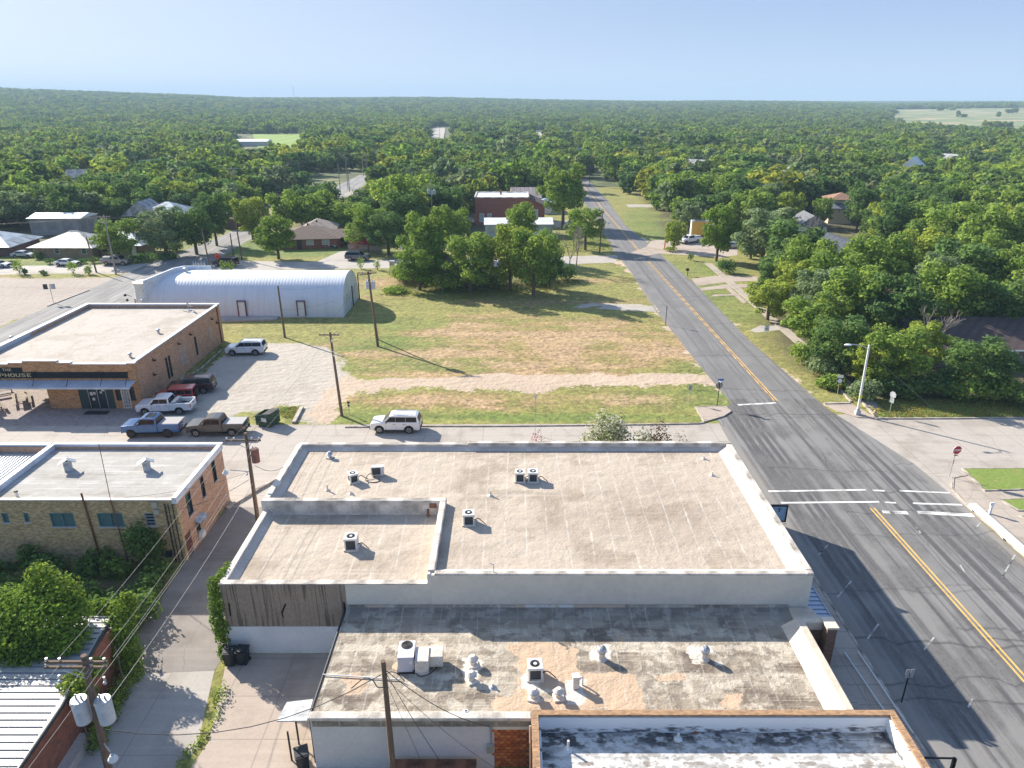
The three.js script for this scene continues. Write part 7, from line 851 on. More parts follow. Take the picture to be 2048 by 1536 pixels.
function bare(label, x, z, h, spread, o = {}) { // leafless branches
  const l = [], grow = (p, d, L, r, n) => { const e = p.clone().addScaledVector(d, L); l.push(bar(p.toArray(), e.toArray(), r, r * 0.65, 5)); if (n > 0) for (let i = 0; i < 3; i++) { const q = d.clone().add(new THREE.Vector3(rr(-1, 1), rr(-0.2, 0.7), rr(-1, 1)).multiplyScalar(spread)).normalize(); grow(e, q, L * rr(0.6, 0.85), r * 0.62, n - 1); } };
  const t = thing('bare_tree', label, 'bare tree', x, 0, z, 0, o.group); grow(new THREE.Vector3(0, 0, 0), new THREE.Vector3(0.05, 1, 0).normalize(), h * 0.34, 0.14, 4); part(t, 'branches', l, mBareBark); return t;
}
const T = (label, p, h, R, kind, o) => tree(label, p[0], p[1], h, R, kind, o);
// grove in the middle of the picture (placed at crown centre, about 60% of the height)
T('tall dense green tree at the left end of the middle grove', [-16.21,-133.64], 13, 5, 'green', { v: 0 });
T('bushy dark tree at the lower left of the middle grove', [-16.83,-126.72], 8, 4.6, 'lush');
T('broad rounded tree in the centre of the middle grove', [-7.44,-124.82], 10.5, 5.4, 'green', { v: 1 });
T('green tree behind the left part of the middle grove', [-12.95,-155.59], 11, 4.6, 'green');
T('bright tree with bare stems in the right half of the middle grove', [-0.36,-126.21], 12, 4.8, 'yellow', { v: 1 });
T('tree with visible trunks at the right end of the middle grove', [3.81,-122.16], 11.5, 4.6, 'green', { v: 2 });
T('dark slim tree at the right end of the middle grove', [6.90,-127.58], 8, 2.6, 'dark');
T('olive tree behind the right half of the middle grove', [1.71,-152.88], 12, 4.5, 'green');
shrub('low dark thicket closing the left foot of the middle grove', ...[-20.34,-133.88], 3.8, 4, 'green', 2200, 0.2); shrub('low dark thicket at the foot of the grove centre', ...[-3.64,-129.91], 5, 3.6, 'dark', 2600, 0.2); shrub('low thicket right of the centre foot of the grove', ...[-11.39,-127.62], 5, 3.6, 'green', 2600, 0.2); shrub('dark thicket at the right foot of the grove', ...[5.31,-132.26], 4.6, 2.8, 'dark', 2000, 0.2); shrub('ivy covered stump at the far right of the grove', ...[10.23,-134.70], 2.6, 3.2, 'dark', 1100, 0.2); shrub('low weeds left of the grove by the poles', ...[-21.10,-125.05], 2.6, 1, 'green', 900, 0.16);
bare('thin leafless tree right of the grove, left one of two', ...[11.48,-141.17], 8, 0.55); bare('thin leafless tree right of the grove, right one of two', ...[13.08,-143.45], 9, 0.4);
T('tall thick tree standing left of the street beyond the lawn', [13.86,-196.05], 16, 6.6, 'green', { v: 0 }); T('round tree with a clear trunk at the left street corner', [16.95,-164.51], 9.5, 4.6, 'green', { v: 2 });
T('small pale tree beside the round corner tree', [15.13,-175.31], 6.5, 2.4, 'grey'); T('yellow green tree showing over the rusty tin roof', [10.52,-276.67], 9, 3, 'yellow');
// ranch and the highway corner
T('bright round tree on the lawn at the left of the ranch house', [-50.99,-154.35], 9.5, 4.6, 'lush'); T('spreading tree overhanging the ranch fence', [-32.71,-162.42], 10.5, 5.6, 'green', { v: 1 }); T('dark tree behind the right end of the ranch fence', [-27.60,-158.47], 9.5, 5, 'dark'); T('yellowish tree on the highway corner behind the tall pole', [-64.59,-178.05], 11, 5.2, 'yellow', { v: 0 });
T('round tree left of the highway behind the grey pole', [-83.69,-150.75], 9, 5, 'green', { v: 1 }); T('wide round tree beside the highway left of the hall', [-76.68,-157.10], 10.5, 6, 'grey'); T('dark tree in the shade left of the highway', [-70.96,-159.36], 11, 5, 'dark'); T('dark tree beside the highway lawn', [-70.38,-169.62], 12, 4.5, 'dark');
{ const pink = [[0.34, 0.06, 0.1], [0.28, 0.05, 0.09], [0.4, 0.1, 0.14], [0.1, 0.1, 0.04]]; shrub('pink flowering bush beside the carport fence', ...[-34.79,-164.49], 2.8, 3.6, pink, 1100, 0.18, { cat: 'bush', name: 'flowering_bush' }); }
shrub('trimmed dark hedge along the road left of the highway', ...[-80.04,-152.78], 4.5, 1.4, 'dark', 1200, 0.18, { name: 'hedge' }); shrub('low rounded hedge at the highway corner', ...[-75.55,-154.36], 3, 1.3, 'dark', 900, 0.18, { name: 'hedge' }); shrub('dark bush by the highway hedge', ...[-78.09,-163.30], 2.6, 2.2, 'dark', 900, 0.2);
for (const [p, R, h, l] of [[[-98.23,-139.83], 1.1, 3.4, 'young tree at the far left strip of grass'], [[-87.55,-139.83], 1.2, 2.6, 'young flowering tree in the middle of the left grass strip'], [[-84.21,-139.39], 0.9, 2.0, 'young thin tree right in the left grass strip']]) shrub(l, ...p, R, h, 'green', 260, 0.15, { name: 'young_tree', cat: 'young tree' });
for (const [p, R, h, l] of [[[-96.85,-139.39], 0.6, 1.2, 'small shrub beside the young tree at far left'], [[-92.90,-138.95], 0.9, 0.9, 'low dark shrub in the left grass strip'], [[-97.92,-149.22], 1.2, 1.3, 'dark bush left of the white sedan'], [[-91.52,-149.72], 1.1, 1.1, 'red brown bush right of the white sedan'], [[-89.25,-150.22], 1.3, 1.3, 'dark bush in front of the tan house porch'], [[-105.33,-148.72], 0.9, 0.9, 'small bush on the far left lawn'], [[-103.43,-154.36], 1.4, 1.6, 'dark bush at the tan house wall']]) shrub(l, ...p, R, h, 'dark', 240, 0.15);
for (const [p, l] of [[[-57.90,-141.17], 'sapling behind the hall, left of two'], [[-56.49,-141.17], 'sapling behind the hall, leaning right one'], [[-31.05,-144.38], 'sapling on the grass behind the hall end, left of two'], [[-27.49,-143.45], 'sapling on the grass behind the hall end, right of two']]) shrub(l, ...p, 0.9, 2.6, 'green', 160, 0.14, { name: 'sapling', cat: 'sapling' });
// right of the street
T('large tree spreading over the lawn and curved driveway', [51.05,-144.05], 12.5, 6.6, 'grey', { turn: 1 }); T('slender bright tree with a forked trunk on the right lawn', [44.05,-152.09], 12, 4.2, 'lush'); T('small bright tree at the parking apron entrance', [37.35,-163.97], 7, 2.8, 'yellow', { v: 0 });
shrub('round dark bush at the foot of the forked tree', ...[42.97,-140.72], 2.2, 2.8, 'dark', 900, 0.18); shrub('tiny evergreen on the lawn by the apron', ...[38.66,-152.78], 0.8, 1.8, 'dark', 200, 0.13); shrub('low scrub by the orange post', ...[36.28,-162.71], 1.6, 1.2, 'yellow', 400, 0.15);
T('dark rounded juniper beside the curved driveway', [45.77,-123.05], 6, 3.0, 'dark'); T('yellow green tree at the left tip of the right hand thicket', [40.29,-107.86], 6.5, 3.9, 'yellow', { v: 0 }); T('yellow topped tree behind the tip of the right hand thicket', [46.48,-114.35], 8, 4, 'yellow', { v: 1 }); T('grey green tree in the thicket above the speed sign', [46.25,-104.01], 9, 4.4, 'grey'); T('green tree in the thicket over the footpath', [40.98,-93.06], 7.5, 4.2, 'green', { v: 0 });
T('broad green tree in the middle of the right hand thicket', [48.35,-97.38], 10.5, 5.2, 'green', { v: 1 }); T('big leafy tree at the back of the right hand thicket', [60.01,-116.19], 12, 5.6, 'green', { v: 2 }); T('leafy tree left of the transformer pole in the thicket', [71.51,-122.16], 12, 5.6, 'yellow', { v: 1 }); T('tall tree right of the transformer pole', [90.56,-133.33], 14, 6.2, 'green', { v: 0 }); T('yellow green tree at the top right edge of the thicket', [106.37,-150.05], 13, 5.6, 'yellow', { v: 0 });
T('dark green tree behind the dead branches', [53.07,-93.98], 10, 5.2, 'dark'); T('dense tree above the brown roof', [61.74,-97.38], 11, 5.4, 'green', { v: 1 }); T('shaded tree above the right end of the brown roof', [66.97,-95.76], 9.5, 5, 'dark'); T('tree at the right edge above the brown roof', [74.43,-99.25], 10, 5, 'green'); T('pale tree in the thicket below the grey hip roof', [58.49,-123.28], 9, 4.4, 'grey');
T('green tree right of the street light', [45.08,-78.81], 7.5, 4.2, 'green', { v: 2 }); T('yellow green tree behind the street light', [42.70,-78.97], 6, 3.2, 'yellow', { v: 1 }); T('bushy tree in front of the brown roof at the right', [54.83,-77.58], 6.6, 3.9, 'dark'); T('small bright tree left of the brown roof', [52.02,-84.92], 6.5, 3.2, 'yellow', { v: 1 }); T('dark tree in the thicket behind the route sign', [41.21,-83.43], 7.5, 4, 'dark'); T('olive conifer bush behind the street light pole', [41.99,-81.49], 5, 2, 'column');
bare('pale dead branches over the thicket left of the brown roof', ...[53.47,-86.20], 8, 0.75); bare('grey leafless tree beside the white gabled house', ...[68.18,-164.49], 8, 0.7); bare('grey leafless crown in front of the grey hip roof', ...[61.84,-134.70], 6.5, 0.7);
for (const [p, R, h, pal, l] of [[[38.96,-83.14], 2.4, 2.6, 'grey', 'grey green bush at the left foot of the thicket'], [[38.29,-79.28], 1.8, 1.4, 'green', 'low bush behind the route sign footpath'], [[38.57,-87.52], 2.6, 3, 'green', 'leafy bush beside the footpath above the verge'], [[40.44,-75.43], 1.9, 2.6, 'grey', 'bluish bush left of the street light'], [[43.48,-76.93], 2.2, 2.6, 'dark', 'dark bush right of the street light'], [[46.02,-76.18], 2.4, 2.8, 'dark', 'dark bush behind the grass strip'], [[49.64,-76.93], 2.8, 3.0, 'dark', 'dark shaded bush below the brown roof gutter'], [[51.98,-75.43], 2.6, 2.8, 'green', 'green bush in front of the brown roof house'], [[55.44,-75.43], 3, 3, 'green', 'leafy bush in front of the right part of the brown house'], [[57.74,-73.69], 3, 2.6, 'dark', 'bush at the right edge beside the cross street'], [[45.03,-89.07], 2.6, 3.2, 'green', 'bush in the thicket above the footpath corner']]) shrub(l, ...p, R, h, pal, 1300, 0.18);
// shrubs behind the big store
{ const white = [[0.62, 0.6, 0.5], [0.55, 0.55, 0.4], [0.2, 0.24, 0.08], [0.5, 0.48, 0.38], [0.16, 0.2, 0.07], [0.66, 0.62, 0.54]], plum = [[0.2, 0.1, 0.09], [0.16, 0.12, 0.07], [0.12, 0.11, 0.06], [0.26, 0.14, 0.12]], red = [[0.4, 0.07, 0.1], [0.34, 0.06, 0.08], [0.14, 0.09, 0.05]];
  shrub('large white flowering bush behind the store parapet', 8.0, -56.0, 2.5, 6.7, white, 7000, 0.11, { name: 'flowering_bush', cat: 'bush' }); shrub('lower white flowering bush behind the store parapet', 11.2, -56.0, 1.8, 5.7, white, 3000, 0.1, { name: 'flowering_bush', cat: 'bush' }); shrub('plum coloured spindly bush behind the store parapet', 13.0, -55.8, 1.2, 6.1, plum, 1500, 0.1, { name: 'flowering_bush', cat: 'bush' }); shrub('brownish twiggy bush right of the plum one', 14.4, -55.6, 1.0, 5.0, plum, 420, 0.09, { name: 'flowering_bush', cat: 'bush' }); shrub('tip of a red flowering bush behind the store parapet', 2.3, -56.0, 1.3, 4.9, red, 700, 0.1, { name: 'flowering_bush', cat: 'bush' }); }
// near left: vine-smothered tree on the shed, climbers, rank growth in the yard
{ const t = site('vine_tree', 'bright green vine-smothered tree growing over the white ribbed shed roof', 'tree', -29, -32), L = []; const add = (px, py, h, rx, ry) => { const [x, z] = [px, py]; L.push([x, h, z, rx, ry, rx]); };
  for (const [p, h, r, q] of [[[-27.00,-33.72], 6.3, 0.9, 1.2], [[-25.83,-33.24], 5.8, 1.1, 1.2], [[-27.27,-32.65], 5.4, 1.4, 1.2], [[-25.74,-32.29], 5, 1.6, 1.3], [[-28.97,-33.14], 5, 1.1, 1.3], [[-27.80,-31.76], 4.4, 1.6, 1], [[-24.86,-31.48], 4.3, 1.2, 0.8], [[-29.23,-31.85], 4.5, 1.5, 1.4], [[-26.30,-30.95], 3.9, 1, 0.5], [[-27.12,-30.68], 3.8, 0.8, 0.4], [[-25.47,-33.63], 4.6, 0.6, 0.6]]) add(p[0], p[1], h, r, q);
  part(t, 'crown', leafCloud(L, 17000, 0.1, PAL.lush, { floor: 3.6 }), mLeaf); part(t, 'trunk', [bar([-29, 0, -32.8], [-28.4, 4.2, -32.2], 0.25, 0.15), bar([-28.4, 4.2, -32.2], [-27.6, 6, -33], 0.14, 0.05)], mBark);
  const t2 = site('vine_bush', 'bright vine clump hanging over the back right corner of the shed', 'vine', -22.5, -31.5), L2 = []; for (const [p, h, r, q] of [[[-23.46,-34.65], 3.4, 0.8, 0.9], [[-23.51,-33.84], 2.6, 1, 1.2], [[-24.80,-34.74], 3.7, 0.7, 0.4], [[-25.70,-34.74], 3.7, 0.5, 0.35], [[-23.24,-35.05], 4, 0.45, 0.6], [[-23.03,-33.29], 1.4, 0.9, 1.2]]) L2.push([p[0], h, p[1], r, q, r]); part(t2, 'foliage', leafCloud(L2, 5200, 0.09, PAL.lush), mLeaf); part(t2, 'stem', bar([-22.3, 0, -31.5], [-22.6, 3.2, -32], 0.08, 0.04), mBark);
  const t3 = site('vine_bush', 'yellowish vine clump on the shed roof edge behind the near pole', 'vine', -23, -28), L3 = []; for (const [p, h, r, q] of [[[-22.57,-29.86], 3.7, 0.7, 0.35], [[-22.97,-28.83], 3.5, 0.75, 0.6], [[-22.68,-28.82], 3, 0.6, 0.8]]) L3.push([p[0], h, p[1], r, q, r]); part(t3, 'foliage', leafCloud(L3, 2000, 0.11, PAL.yellow.concat(PAL.lush)), mLeaf); part(t3, 'stem', bar([-22.4, 0, -28], [-22.6, 3.2, -28], 0.07, 0.04), mBark);
  const t4 = site('climbing_vine', 'green climber on the outer corner of the dark stained wall', 'vine', -17.8, -35); const L4 = []; for (const [y, r] of [[0.4, 0.45], [1.2, 0.5], [2, 0.5], [2.8, 0.45], [3.6, 0.45], [4.4, 0.4], [5.1, 0.35]]) L4.push([-17.85 + rr(-0.1, 0.1), y, -35 + rr(-0.2, 0.3), r, 0.55, r]); L4.push([-17.7, 5.2, -36.2, 0.3, 0.25, 0.9]); part(t4, 'foliage', leafCloud(L4, 3600, 0.075, PAL.lush), mLeaf); part(t4, 'stem', bar([-17.75, 0, -35], [-17.75, 5, -35], 0.05, 0.03), mBark);
  shrub('dark bushy tree against the tan brick wall below the louvred window', ...[-26.90,-44.05], 1.5, 3.6, 'dark', 1700, 0.13, { name: 'bush_tree', cat: 'bush' }); shrub('small dark creeper on the tan brick wall at left', ...[-35.70,-43.74], 0.6, 1.9, 'dark', 300, 0.12); shrub('tiny dark creeper on the tan brick wall', ...[-34.33,-44.05], 0.4, 1.1, 'dark', 160, 0.12);
  const wl = []; for (let i = 0; i < 90; i++) { const z = rr(-44, -33.8), x = rr(-40, lerp(-24.3, -22.6, clamp((z + 44) / 10)) - 0.3); wl.push([x, rr(0.2, 0.7), z, rr(0.5, 1.1), rr(0.5, 1.1), rr(0.5, 1.1)]); } for (let i = 0; i < 12; i++) wl.push([rr(-25.4, -24), rr(0.3, 1.2), rr(-41, -34), rr(0.5, 0.9), rr(0.6, 1.3), rr(0.6, 0.9)]);
  const u = struct('undergrowth', leafCloud(wl, 15000, 0.15, PAL.dark.concat(PAL.green.slice(0, 2))), mLeaf); tag(u, 'rank dark weeds filling the yard between tan building and shed', 'weeds', undefined, 'stuff');
  const ws = []; for (let i = 0; i < 16; i++) { const k = i / 15, [x, z] = [lerp(-22.6, -22.3, k) + rr(-0.3, 0.3), lerp(-33.5, -28, k)]; ws.push([x, rr(0.2, 0.6), z, 0.5, rr(0.4, 0.9), 0.5]); } for (let i = 0; i < 14; i++) { const k = i / 13; ws.push([lerp(-16.5, -17.6, k) + rr(-0.15, 0.15), 0.12, lerp(-30.5, -23.5, k), rr(0.2, 0.45), 0.22, rr(0.2, 0.5)]); } ws.push([-16.9, 0.25, -31.5, 0.5, 0.35, 0.8], [-24.5, 0.2, -51, 0.5, 0.3, 1.2]);
  const w2 = struct('weeds', leafCloud(ws, 3600, 0.07, PAL.green.concat([[0.2, 0.17, 0.07]])), mLeaf); tag(w2, 'weeds along the alley and in the courtyard seam', 'weeds', undefined, 'stuff'); }
// rough grass tufts where it is not mown
{ const pts = []; const fill = (poly, n) => { const p = pairs(poly), xs = p.map((q) => q[0]), zs = p.map((q) => q[1]); const inside = (x, z) => { let c = false; for (let i = 0, j = p.length - 1; i < p.length; j = i++) if ((p[i][1] > z) !== (p[j][1] > z) && x < ((p[j][0] - p[i][0]) * (z - p[i][1])) / (p[j][1] - p[i][1]) + p[i][0]) c = !c; return c; }; for (let i = 0; i < n; i++) { const x = rr(Math.min(...xs), Math.max(...xs)), z = rr(Math.min(...zs), Math.max(...zs)); if (inside(x, z)) pts.push([x, z]); } };
  fill([-40.29,-84.38,-41.30,-95.35,-39.64,-93.17,-38.31,-75.43,-40.04,-75.43], 500); fill([-23.49,-123.27,-18.72,-134.70,15.05,-134.70,6.85,-125.05,-10.76,-119.85], 3000); fill([-8.26,-184.40,25.28,-184.40,23.31,-164.49,9.71,-159.84,-7.30,-161.55], 3000); fill([42.46,-75.43,60.92,-75.43,57.64,-70.68,39.90,-70.68], 1800); fill([-26.26,-72.85,-23.70,-73.69,-23.46,-69.90,-25.41,-70.95], 250);
  const g = leafCloud([[0, 0.1, 0, 0.2, 0.12, 0.2]], 14, 0.06, [[0.26, 0.34, 0.07], [0.33, 0.36, 0.1], [0.22, 0.31, 0.06]], { floor: 0.02 }); const m = new THREE.InstancedMesh(g, mLeaf, pts.length), M4 = new THREE.Matrix4(), Q = new THREE.Quaternion(), Y = new THREE.Vector3(0, 1, 0), C = new THREE.Color();
  pts.forEach(([x, z], i) => { const s = rr(0.5, 1.25); m.setMatrixAt(i, M4.compose(new THREE.Vector3(x, 0, z), Q.setFromAxisAngle(Y, rnd() * 6.3), new THREE.Vector3(s * 1.3, s * 0.8, s * 1.3))); m.setColorAt(i, C.setRGB(rr(0.75, 1.3), rr(0.75, 1.15), rr(0.7, 1.1))); }); m.name = 'grass_tufts'; m.castShadow = m.receiveShadow = true; scene.add(m); tag(m, 'short uneven grass tufts over the field and verges', 'grass', undefined, 'stuff'); }

// the woods: individual trees where they show largest, then one mass to the horizon
const NO = [[17.5, 41.5, 70, 165], [18, 43.5, 160, 246], [21, 38, 240, 325], [-62, -28, 140, 176], [-58, -37, 150, 182], [-80, -62, 0, 345], [-13, 12, 172, 216], [-4, 12, 214, 256], [-62, -17, 70, 140], [-130, -78, 100, 166], [-128, -100, 166, 192], [-100, -86, 170, 203], [69, 82, 150, 190], [58, 80, 132, 170], [38, 58, 158, 186], [89, 98, 199, 215], [52, 80, 76, 102], [-78, -70, 176, 200], [-46, -34, 162, 180], [60, 76, 70, 80], [10, 24, 196, 216]];
const SPECK = [[-173.73,-297.95], [-93.98,-769.45], [40.18,-440.37], [126.13,-463.65], [229.55,-389.33], [427.00,-769.45], [-3.32,-351.49], [-171.79,-351.49], [-308.50,-769.45], [86.85,-351.49], [79.38,-550.50], [-141.12,-550.50], [-254.44,-463.65], [113.75,-313.19]];
const POCK = [...SPECK.flatMap(([x, z]) => [[x, z, 9], [x * (1 + 14 / z), z + 14, 8], [x * (1 + 26 / z), z + 26, 7]]), [-187.99,-536.73, 26], [-70.18,-318.30, 26], [-66.80,-340.51, 22], [-50.31,-262.84, 12], [176.41,-325.02, 14], [162.20,-297.95, 12], [-28.88,-312.95, 14], [6.76,-480.21, 16], [111.27,-679.76, 34], [46.10,-722.30, 22], [120.71,-164.49, 10], [406.44,-1048.45, 24], [-873.92,-1433.90, 24], [-913.64,-1433.90, 22]];
const WEDGE = [[-0.372, -0.278, 395, 800], [-0.24, -0.186, 200, 345], [-0.112, -0.078, 470, 1000], [0.028, 0.045, 430, 900], [0.435, 0.478, 160, 206], [0.388, 0.432, 150, 182]];
const bad = (x, Z, R) => NO.some(([a, b, c, d]) => x > a - R * 0.6 && x < b + R * 0.6 && Z > c - R * 0.6 && Z < d + R * 0.6) || POCK.some(([px, pz, r]) => Math.hypot(x - px, Z + pz) < r) || (Z > 690 + Math.max(0, 0.66 - x / Z) * 1400 && Z < 1950 && x / Z > 0.5 && S(nMid, x / 600, Z / 240) < 0.8) || WEDGE.some(([a, b, c, d]) => x / Z > a && x / Z < b && Z > c && Z < d);
const cand = [];
for (let Z = 96; Z < 600;) { const st = Z < 260 ? 7.2 : 9.0; for (let x = -0.74 * Z - 14; x < 0.74 * Z + 14; x += st) { const X = x + rr(-0.45, 0.45) * st, z = Z + rr(-0.45, 0.45) * st; const h = rr(6.2, 12) * (rnd() < 0.12 ? 1.2 : 1), R = h * rr(0.36, 0.64); const open = X > -24 && X < 36 && z < 186 || (X <= -24 && z < 176) || (X < -60 && z < 168) || (X > 36 && X < 43) || (z < 132 && X > 36 && X < 46); if (open || bad(X, z, R)) continue; if (z < 170 && TREE_AT.some(([a, b, r]) => Math.hypot(a - X, b + z) < (r + R) * 0.5)) continue; cand.push([X, z, h, R]); } Z += st; }
cand.sort((a, b) => a[1] - b[1]);
const kindAt = (x, z) => { const q = rnd(), n = S(nMid, x / 160, z / 160); return q < 0.08 + 0.16 * (n - 0.4) ? 'yellow' : q < 0.42 ? 'dark' : q < 0.56 ? 'grey' : 'green'; };
const SINGLE = 225;
{ const adj = { green: 'mid green leafy', yellow: 'yellow green leafy', dark: 'dark green dense', grey: 'grey green loose' };
  const LM = [[-98, -161, 'tan brick house'], [-121, -163, 'blue roofed house'], [-117, -188, 'plain grey house'], [-93, -196, 'blue tin gable house'], [-74, -196, 'brown wooden shed'], [-48, -171, 'ranch house'], [-33, -160, 'picket fence'], [-2, -206, 'red brick block'], [1.6, -184, 'white metal shed'], [4.5, -243, 'rusty tin roof'], [75, -183, 'white gabled house'], [68, -158, 'grey hip roof'], [93, -207, 'cream house'], [65, -93, 'dark brown roof'], [47, -178, 'yellow trailer'], [42, -135, 'curved driveway'], [-69, -240, 'far end of the highway'], [29, -300, 'far end of the street'], [-47.07,-246.30, 'grey shingled roof'], [124.06,-169.39, 'orange house'], [93.61,-143.45, 'right hand transformer pole'], [-12, -133, 'abandoned house']];
  cand.slice(0, SINGLE).forEach(([x, z, h, R], i) => { const k = kindAt(x, z); let best = LM[0], bd = 1e9; for (const l of LM) { const d = Math.hypot(l[0] - x, l[1] + z); if (d < bd) { bd = d; best = l; } }
    const dx = x - best[0], dz = z + best[1], side = Math.abs(dx) > Math.abs(dz) ? (dx < 0 ? 'left of' : 'right of') : dz > 0 ? 'behind' : 'in front of', size = h > 10.5 ? 'tall ' : h < 7.6 ? 'low ' : R / h > 0.54 ? 'wide ' : R / h < 0.42 ? 'narrow ' : '';
    tree(`${size}${adj[k]} tree ${bd > 26 ? 'well ' : ''}${side} the ${best[2]}`, x, -z, h, R, k, { mid: z > 135, group: `trees around the ${best[2]}`, v: i }); }); }
{ const m = std([0.6, 0.58, 0.55], 0.9), base = thing('far_house', 'small pale roof peeking out of the far woods', 'house', SPECK[0][0], 0, SPECK[0][1], 0.3, 'pale roofs peeking out of the far woods'); part(base, 'wall', bb(-5, 5, 0, 4, -4, 4), m); part(base, 'roof', roofGeo(10, 8, 4, 6.6, 'gable', 0.5), mTinPale); SPECK.slice(1).forEach(([x, z], i) => copy(base, undefined, x, elev(x, z), z, i * 0.7)); }
{ const FP = ['green', 'green', 'dark', 'grey', 'yellow', 'green', 'dark'].map((p) => { const l = lobesFor('airy', 4.9, 0.4, 10); return leafCloud(l, 760, 0.64, PAL[p]); });
  const spots = cand.slice(SINGLE);
  for (let Z = 600; Z < 8800;) { const st = Z < 1500 ? 10.5 : Z < 3000 ? 17 : Z < 5000 ? 34 : 80, sc = Z < 1500 ? 1.15 : Z < 3000 ? 1.7 : Z < 5000 ? 3.2 : 7; for (let x = -0.8 * Z - 20; x < 0.8 * Z + 20; x += st) { const X = x + rr(-0.5, 0.5) * st, z = Z + rr(-0.5, 0.5) * st; if (bad(X, z, 4)) continue; if (Z < 2600 && S(nCloud, X / 700, z / 700) > 0.8 && rnd() < 0.7) continue; const h = rr(5.5, 12.5); spots.push([X, z, h, 4.6 * sc * rr(0.6, 1.35)]); } Z += st; }
  const by = FP.map(() => []); spots.forEach((s) => { const k = kindAt(s[0], s[1]); by[{ green: [0, 1, 5][(rnd() * 3) | 0], dark: rnd() < 0.5 ? 2 : 6, grey: 3, yellow: 4 }[k]].push(s); });
  const M4 = new THREE.Matrix4(), Q = new THREE.Quaternion(), Y = new THREE.Vector3(0, 1, 0), C = new THREE.Color();
  by.forEach((list, f) => { const m = new THREE.InstancedMesh(FP[f], mLeafFar, list.length); list.forEach(([x, z, h, R], i) => { m.setMatrixAt(i, M4.compose(new THREE.Vector3(x, elev(x, -z) - 0.3, -z), Q.setFromAxisAngle(Y, rnd() * 6.3), new THREE.Vector3(R / 4.5, h / 10, R / 4.5))); const b = rr(0.75, 1.2); m.setColorAt(i, C.setRGB(b * rr(0.9, 1.15), b, b * rr(0.85, 1.1))); }); m.name = f ? 'distant_woodland_' + String(f).padStart(3, '0') : 'distant_woodland'; m.castShadow = m.receiveShadow = true; scene.add(m); tag(m, ['mid green mass', 'leaf green mass', 'dark green mass', 'grey green mass', 'yellow green mass', 'tall green mass', 'deep green mass'][f] + ' of the far woods reaching to the horizon', 'woodland', undefined, 'stuff'); }); console.log('woods', spots.length, 'single', treeCount.n); }

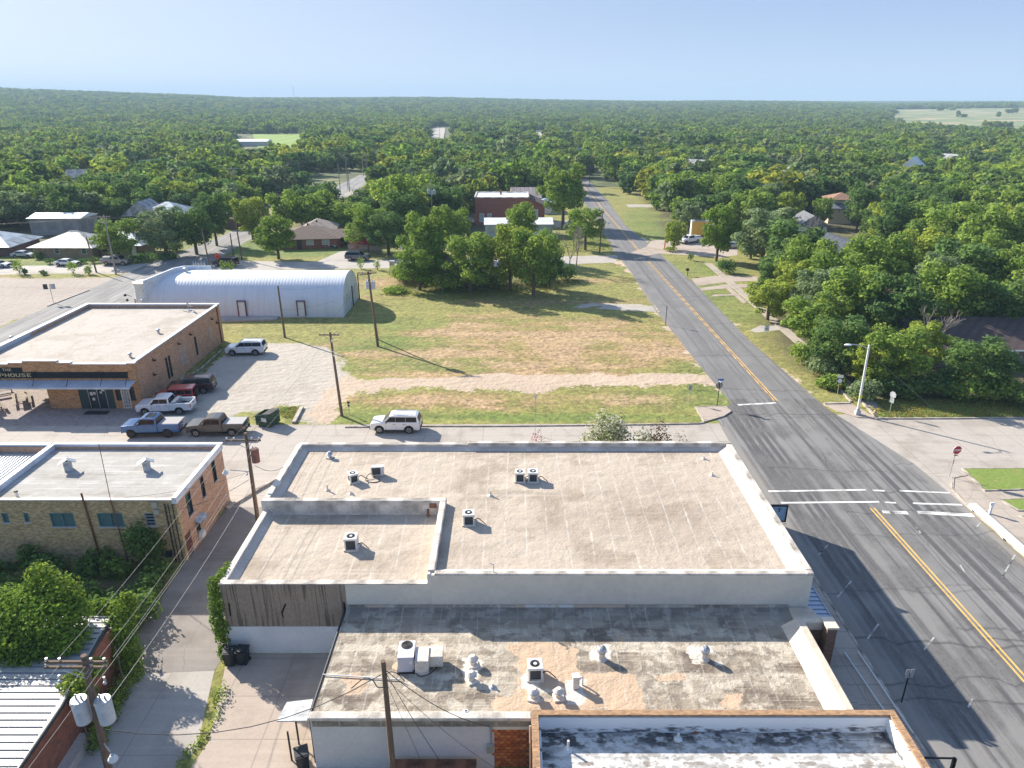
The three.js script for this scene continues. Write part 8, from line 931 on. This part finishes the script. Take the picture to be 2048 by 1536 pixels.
// ================================================================ overhead lines
const mWire = std([0.05, 0.05, 0.055], 0.7), mWireLight = std([0.3, 0.29, 0.27], 0.6);
function wire(label, a, b, sag, r = 0.018, m = mWire, group, name = 'power_line', cat = 'cable') { const p = [], L = Math.hypot(a[0] - b[0], a[2] - b[2]), n = Math.max(8, Math.min(28, (L / 3) | 0)); for (let i = 0; i <= n; i++) { const k = i / n; p.push([lerp(a[0], b[0], k), lerp(a[1], b[1], k) - sag * 4 * k * (1 - k), lerp(a[2], b[2], k)]); } const c = new THREE.CatmullRomCurve3(p.map((q) => new THREE.Vector3(...q))); return solo(name, new THREE.TubeGeometry(c, n, r * (m === mWireLight ? 0.5 : 0.75), 5), m, label, cat, group); }
{ const top = (p, dx, y) => [p[0] + dx, y, p[1]];
  for (const [d, l] of [[-1.1, 'left line of the alley pole span from the near pole'], [0.7, 'middle line of the alley pole span from the near pole'], [1.3, 'right line of the alley pole span from the near pole']]) wire(l, top(P5, d + 0.45, 8.9), top(P4, d * 0.8, 8.9), 0.5, 0.018, mWireLight);
  wire('lower line along the alley between the near pole and the red transformer pole', top(P5, 0.3, 6.9), top(P4, 0.1, 6.9), 0.35, 0.022, mWireLight); wire('thick telephone line along the alley', top(P5, 0.3, 5.4), top(P4, 0.15, 5.2), 0.45, 0.028, mWireLight);
  for (const [d, l] of [[-0.9, 'left line from the alley pole to the drive pole'], [0, 'middle line from the alley pole to the drive pole'], [0.9, 'right line from the alley pole to the drive pole']]) wire(l, top(P4, d, 8.9), top(P1, d * 0.9 - 0.4, 9.5), 0.5, 0.014, d ? mWireLight : mWire);
  for (const [d, l] of [[-0.9, 'left line from the drive pole to the field pole'], [0.9, 'right line from the drive pole to the field pole']]) wire(l, top(P1, d - 0.4, 9.5), top(P2, d - 0.6, 10.6), 0.5, 0.014);
  for (const [d, l] of [[-1, 'left line from the near pole out of the picture'], [0.2, 'middle line from the near pole out of the picture'], [1, 'right line from the near pole out of the picture']]) wire(l, top(P5, d + 0.45, 8.7), [-20 + d, 9, -2], 0.4, 0.018, mWireLight);
  wire('drooping service cable from the near pole to the bare pole', [-19.3, 4.6, -25], [-6.0, 7.6, -25.3], 1.6, 0.03); wire('service cable from the bare pole down to the meter box', [-5.8, 7.9, -25.3], [-1.1, 3.0, -26.6], 0.55, 0.026); wire('second service cable from the bare pole over the grey wall', [-5.8, 7.8, -25.3], [-2.6, 2.0, -24.2], 0.3, 0.02); wire('thin guy line from the bare pole down to the right', [-5.8, 7.2, -25.3], [-3.9, 1.0, -25.0], 0.1, 0.014); wire('thin pale guy line from the bare pole down to the left', [-5.8, 6.6, -25.3], [-9.3, 1.2, -25.0], 0.1, 0.012, mWireLight); wire('long thin line from the bare pole to the lower right', [-5.8, 7.4, -25.3], [0.5, 1.5, -24.6], 0.5, 0.014);
  { const q = [[-7.4, 6.9, -25.2], [-6.7, 7.5, -25.2], [-6.35, 7.45, -25.1], [-6.15, 7.05, -25.1], [-5.85, 6.95, -25.2]]; solo('cable_loop', tube(q, 0.026, 5, 24), mWire, 'slack black cable loop at the top of the bare pole', 'cable'); solo('cable_loop', tube([[-5.75, 7.7, -25.2], [-5.5, 7.95, -25.1], [-5.2, 7.85, -25.1], [-4.9, 7.4, -25.1]], 0.022, 5, 24), mWire, 'second slack cable loop right of the bare pole top', 'cable'); }
  wire('looping cable from the red transformer to the pale store roof', [-19.3, 6.6, -47.3], [-17.4, 6.0, -48.5], 0.5, 0.025); wire('dark cable from the alley pole to the tan building wall', [-19.9, 5.4, -47.3], [-24.4, 4.2, -45.0], 0.3, 0.024); wire('thin cable from the lamp pole to the tan building roof', [-19.9, 6.0, -47.3], [-28.9, 5.4, -44.5], 0.4, 0.014);
  wire('white guy cable from the street light down to the kerb', [37.90,-71.21].reduce((a, b, i) => (i ? [a[0], 7.4, b] : [b - 0.15]), [0]), [46.84,-69.64].reduce((a, b, i) => (i ? [a[0], 0.1, b] : [b]), [0]), 0.05, 0.024, mWireLight);
  wire('line from the field pole to the arched hall end', [P2[0] - 0.4, 7.2, P2[1]], [-27.2, 4.6, -120.5], 0.5, 0.012); wire('second line from the field pole to the hall corner', [P2[0] - 0.5, 6.6, P2[1]], [-26.8, 3.2, -121], 0.4, 0.012);
  wire('line from the plain pole along the hall side', [P3[0], 7.3, P3[1]], [-27.4, 4.8, -114], 0.6, 0.012); wire('lower line from the plain pole to the hall', [P3[0], 4.2, P3[1]], [-28, 2.6, -110], 0.4, 0.012); wire('line from the plain pole to the drive pole', [P3[0], 7.4, P3[1]], [P1[0] - 0.3, 8, P1[1]], 0.6, 0.012);
  const H = [[-78.83,-139.39], [-83.37,-164.49], [-75.24,-198.65], [-59.04,-265.75], [-57.11,-314.19], [-72.43,-529.88]], hy = [11.3, 9.3, 15.2, 15, 12.6, 11.6];
  for (let i = 0; i < H.length - 1; i++) for (const [d, n] of [[-1.2, 'left'], [1.2, 'right']]) wire(`${n} line of the ${['first', 'second', 'third', 'fourth', 'fifth'][i]} span running along the highway poles from the left`, [H[i][0] + d, hy[i], H[i][1]], [H[i + 1][0] + d, hy[i + 1], H[i + 1][1]], 1, 0.035, mWireLight);
  for (const d of [-1, 1]) wire(d < 0 ? 'left line leaving the grey pole towards the left edge' : 'right line leaving the grey pole towards the left edge', [H[0][0] + d, 11.3, H[0][1]], [-135 + d, 9.5, -140], 0.8, 0.03, mWireLight);
}
renderer.render(scene, camera);
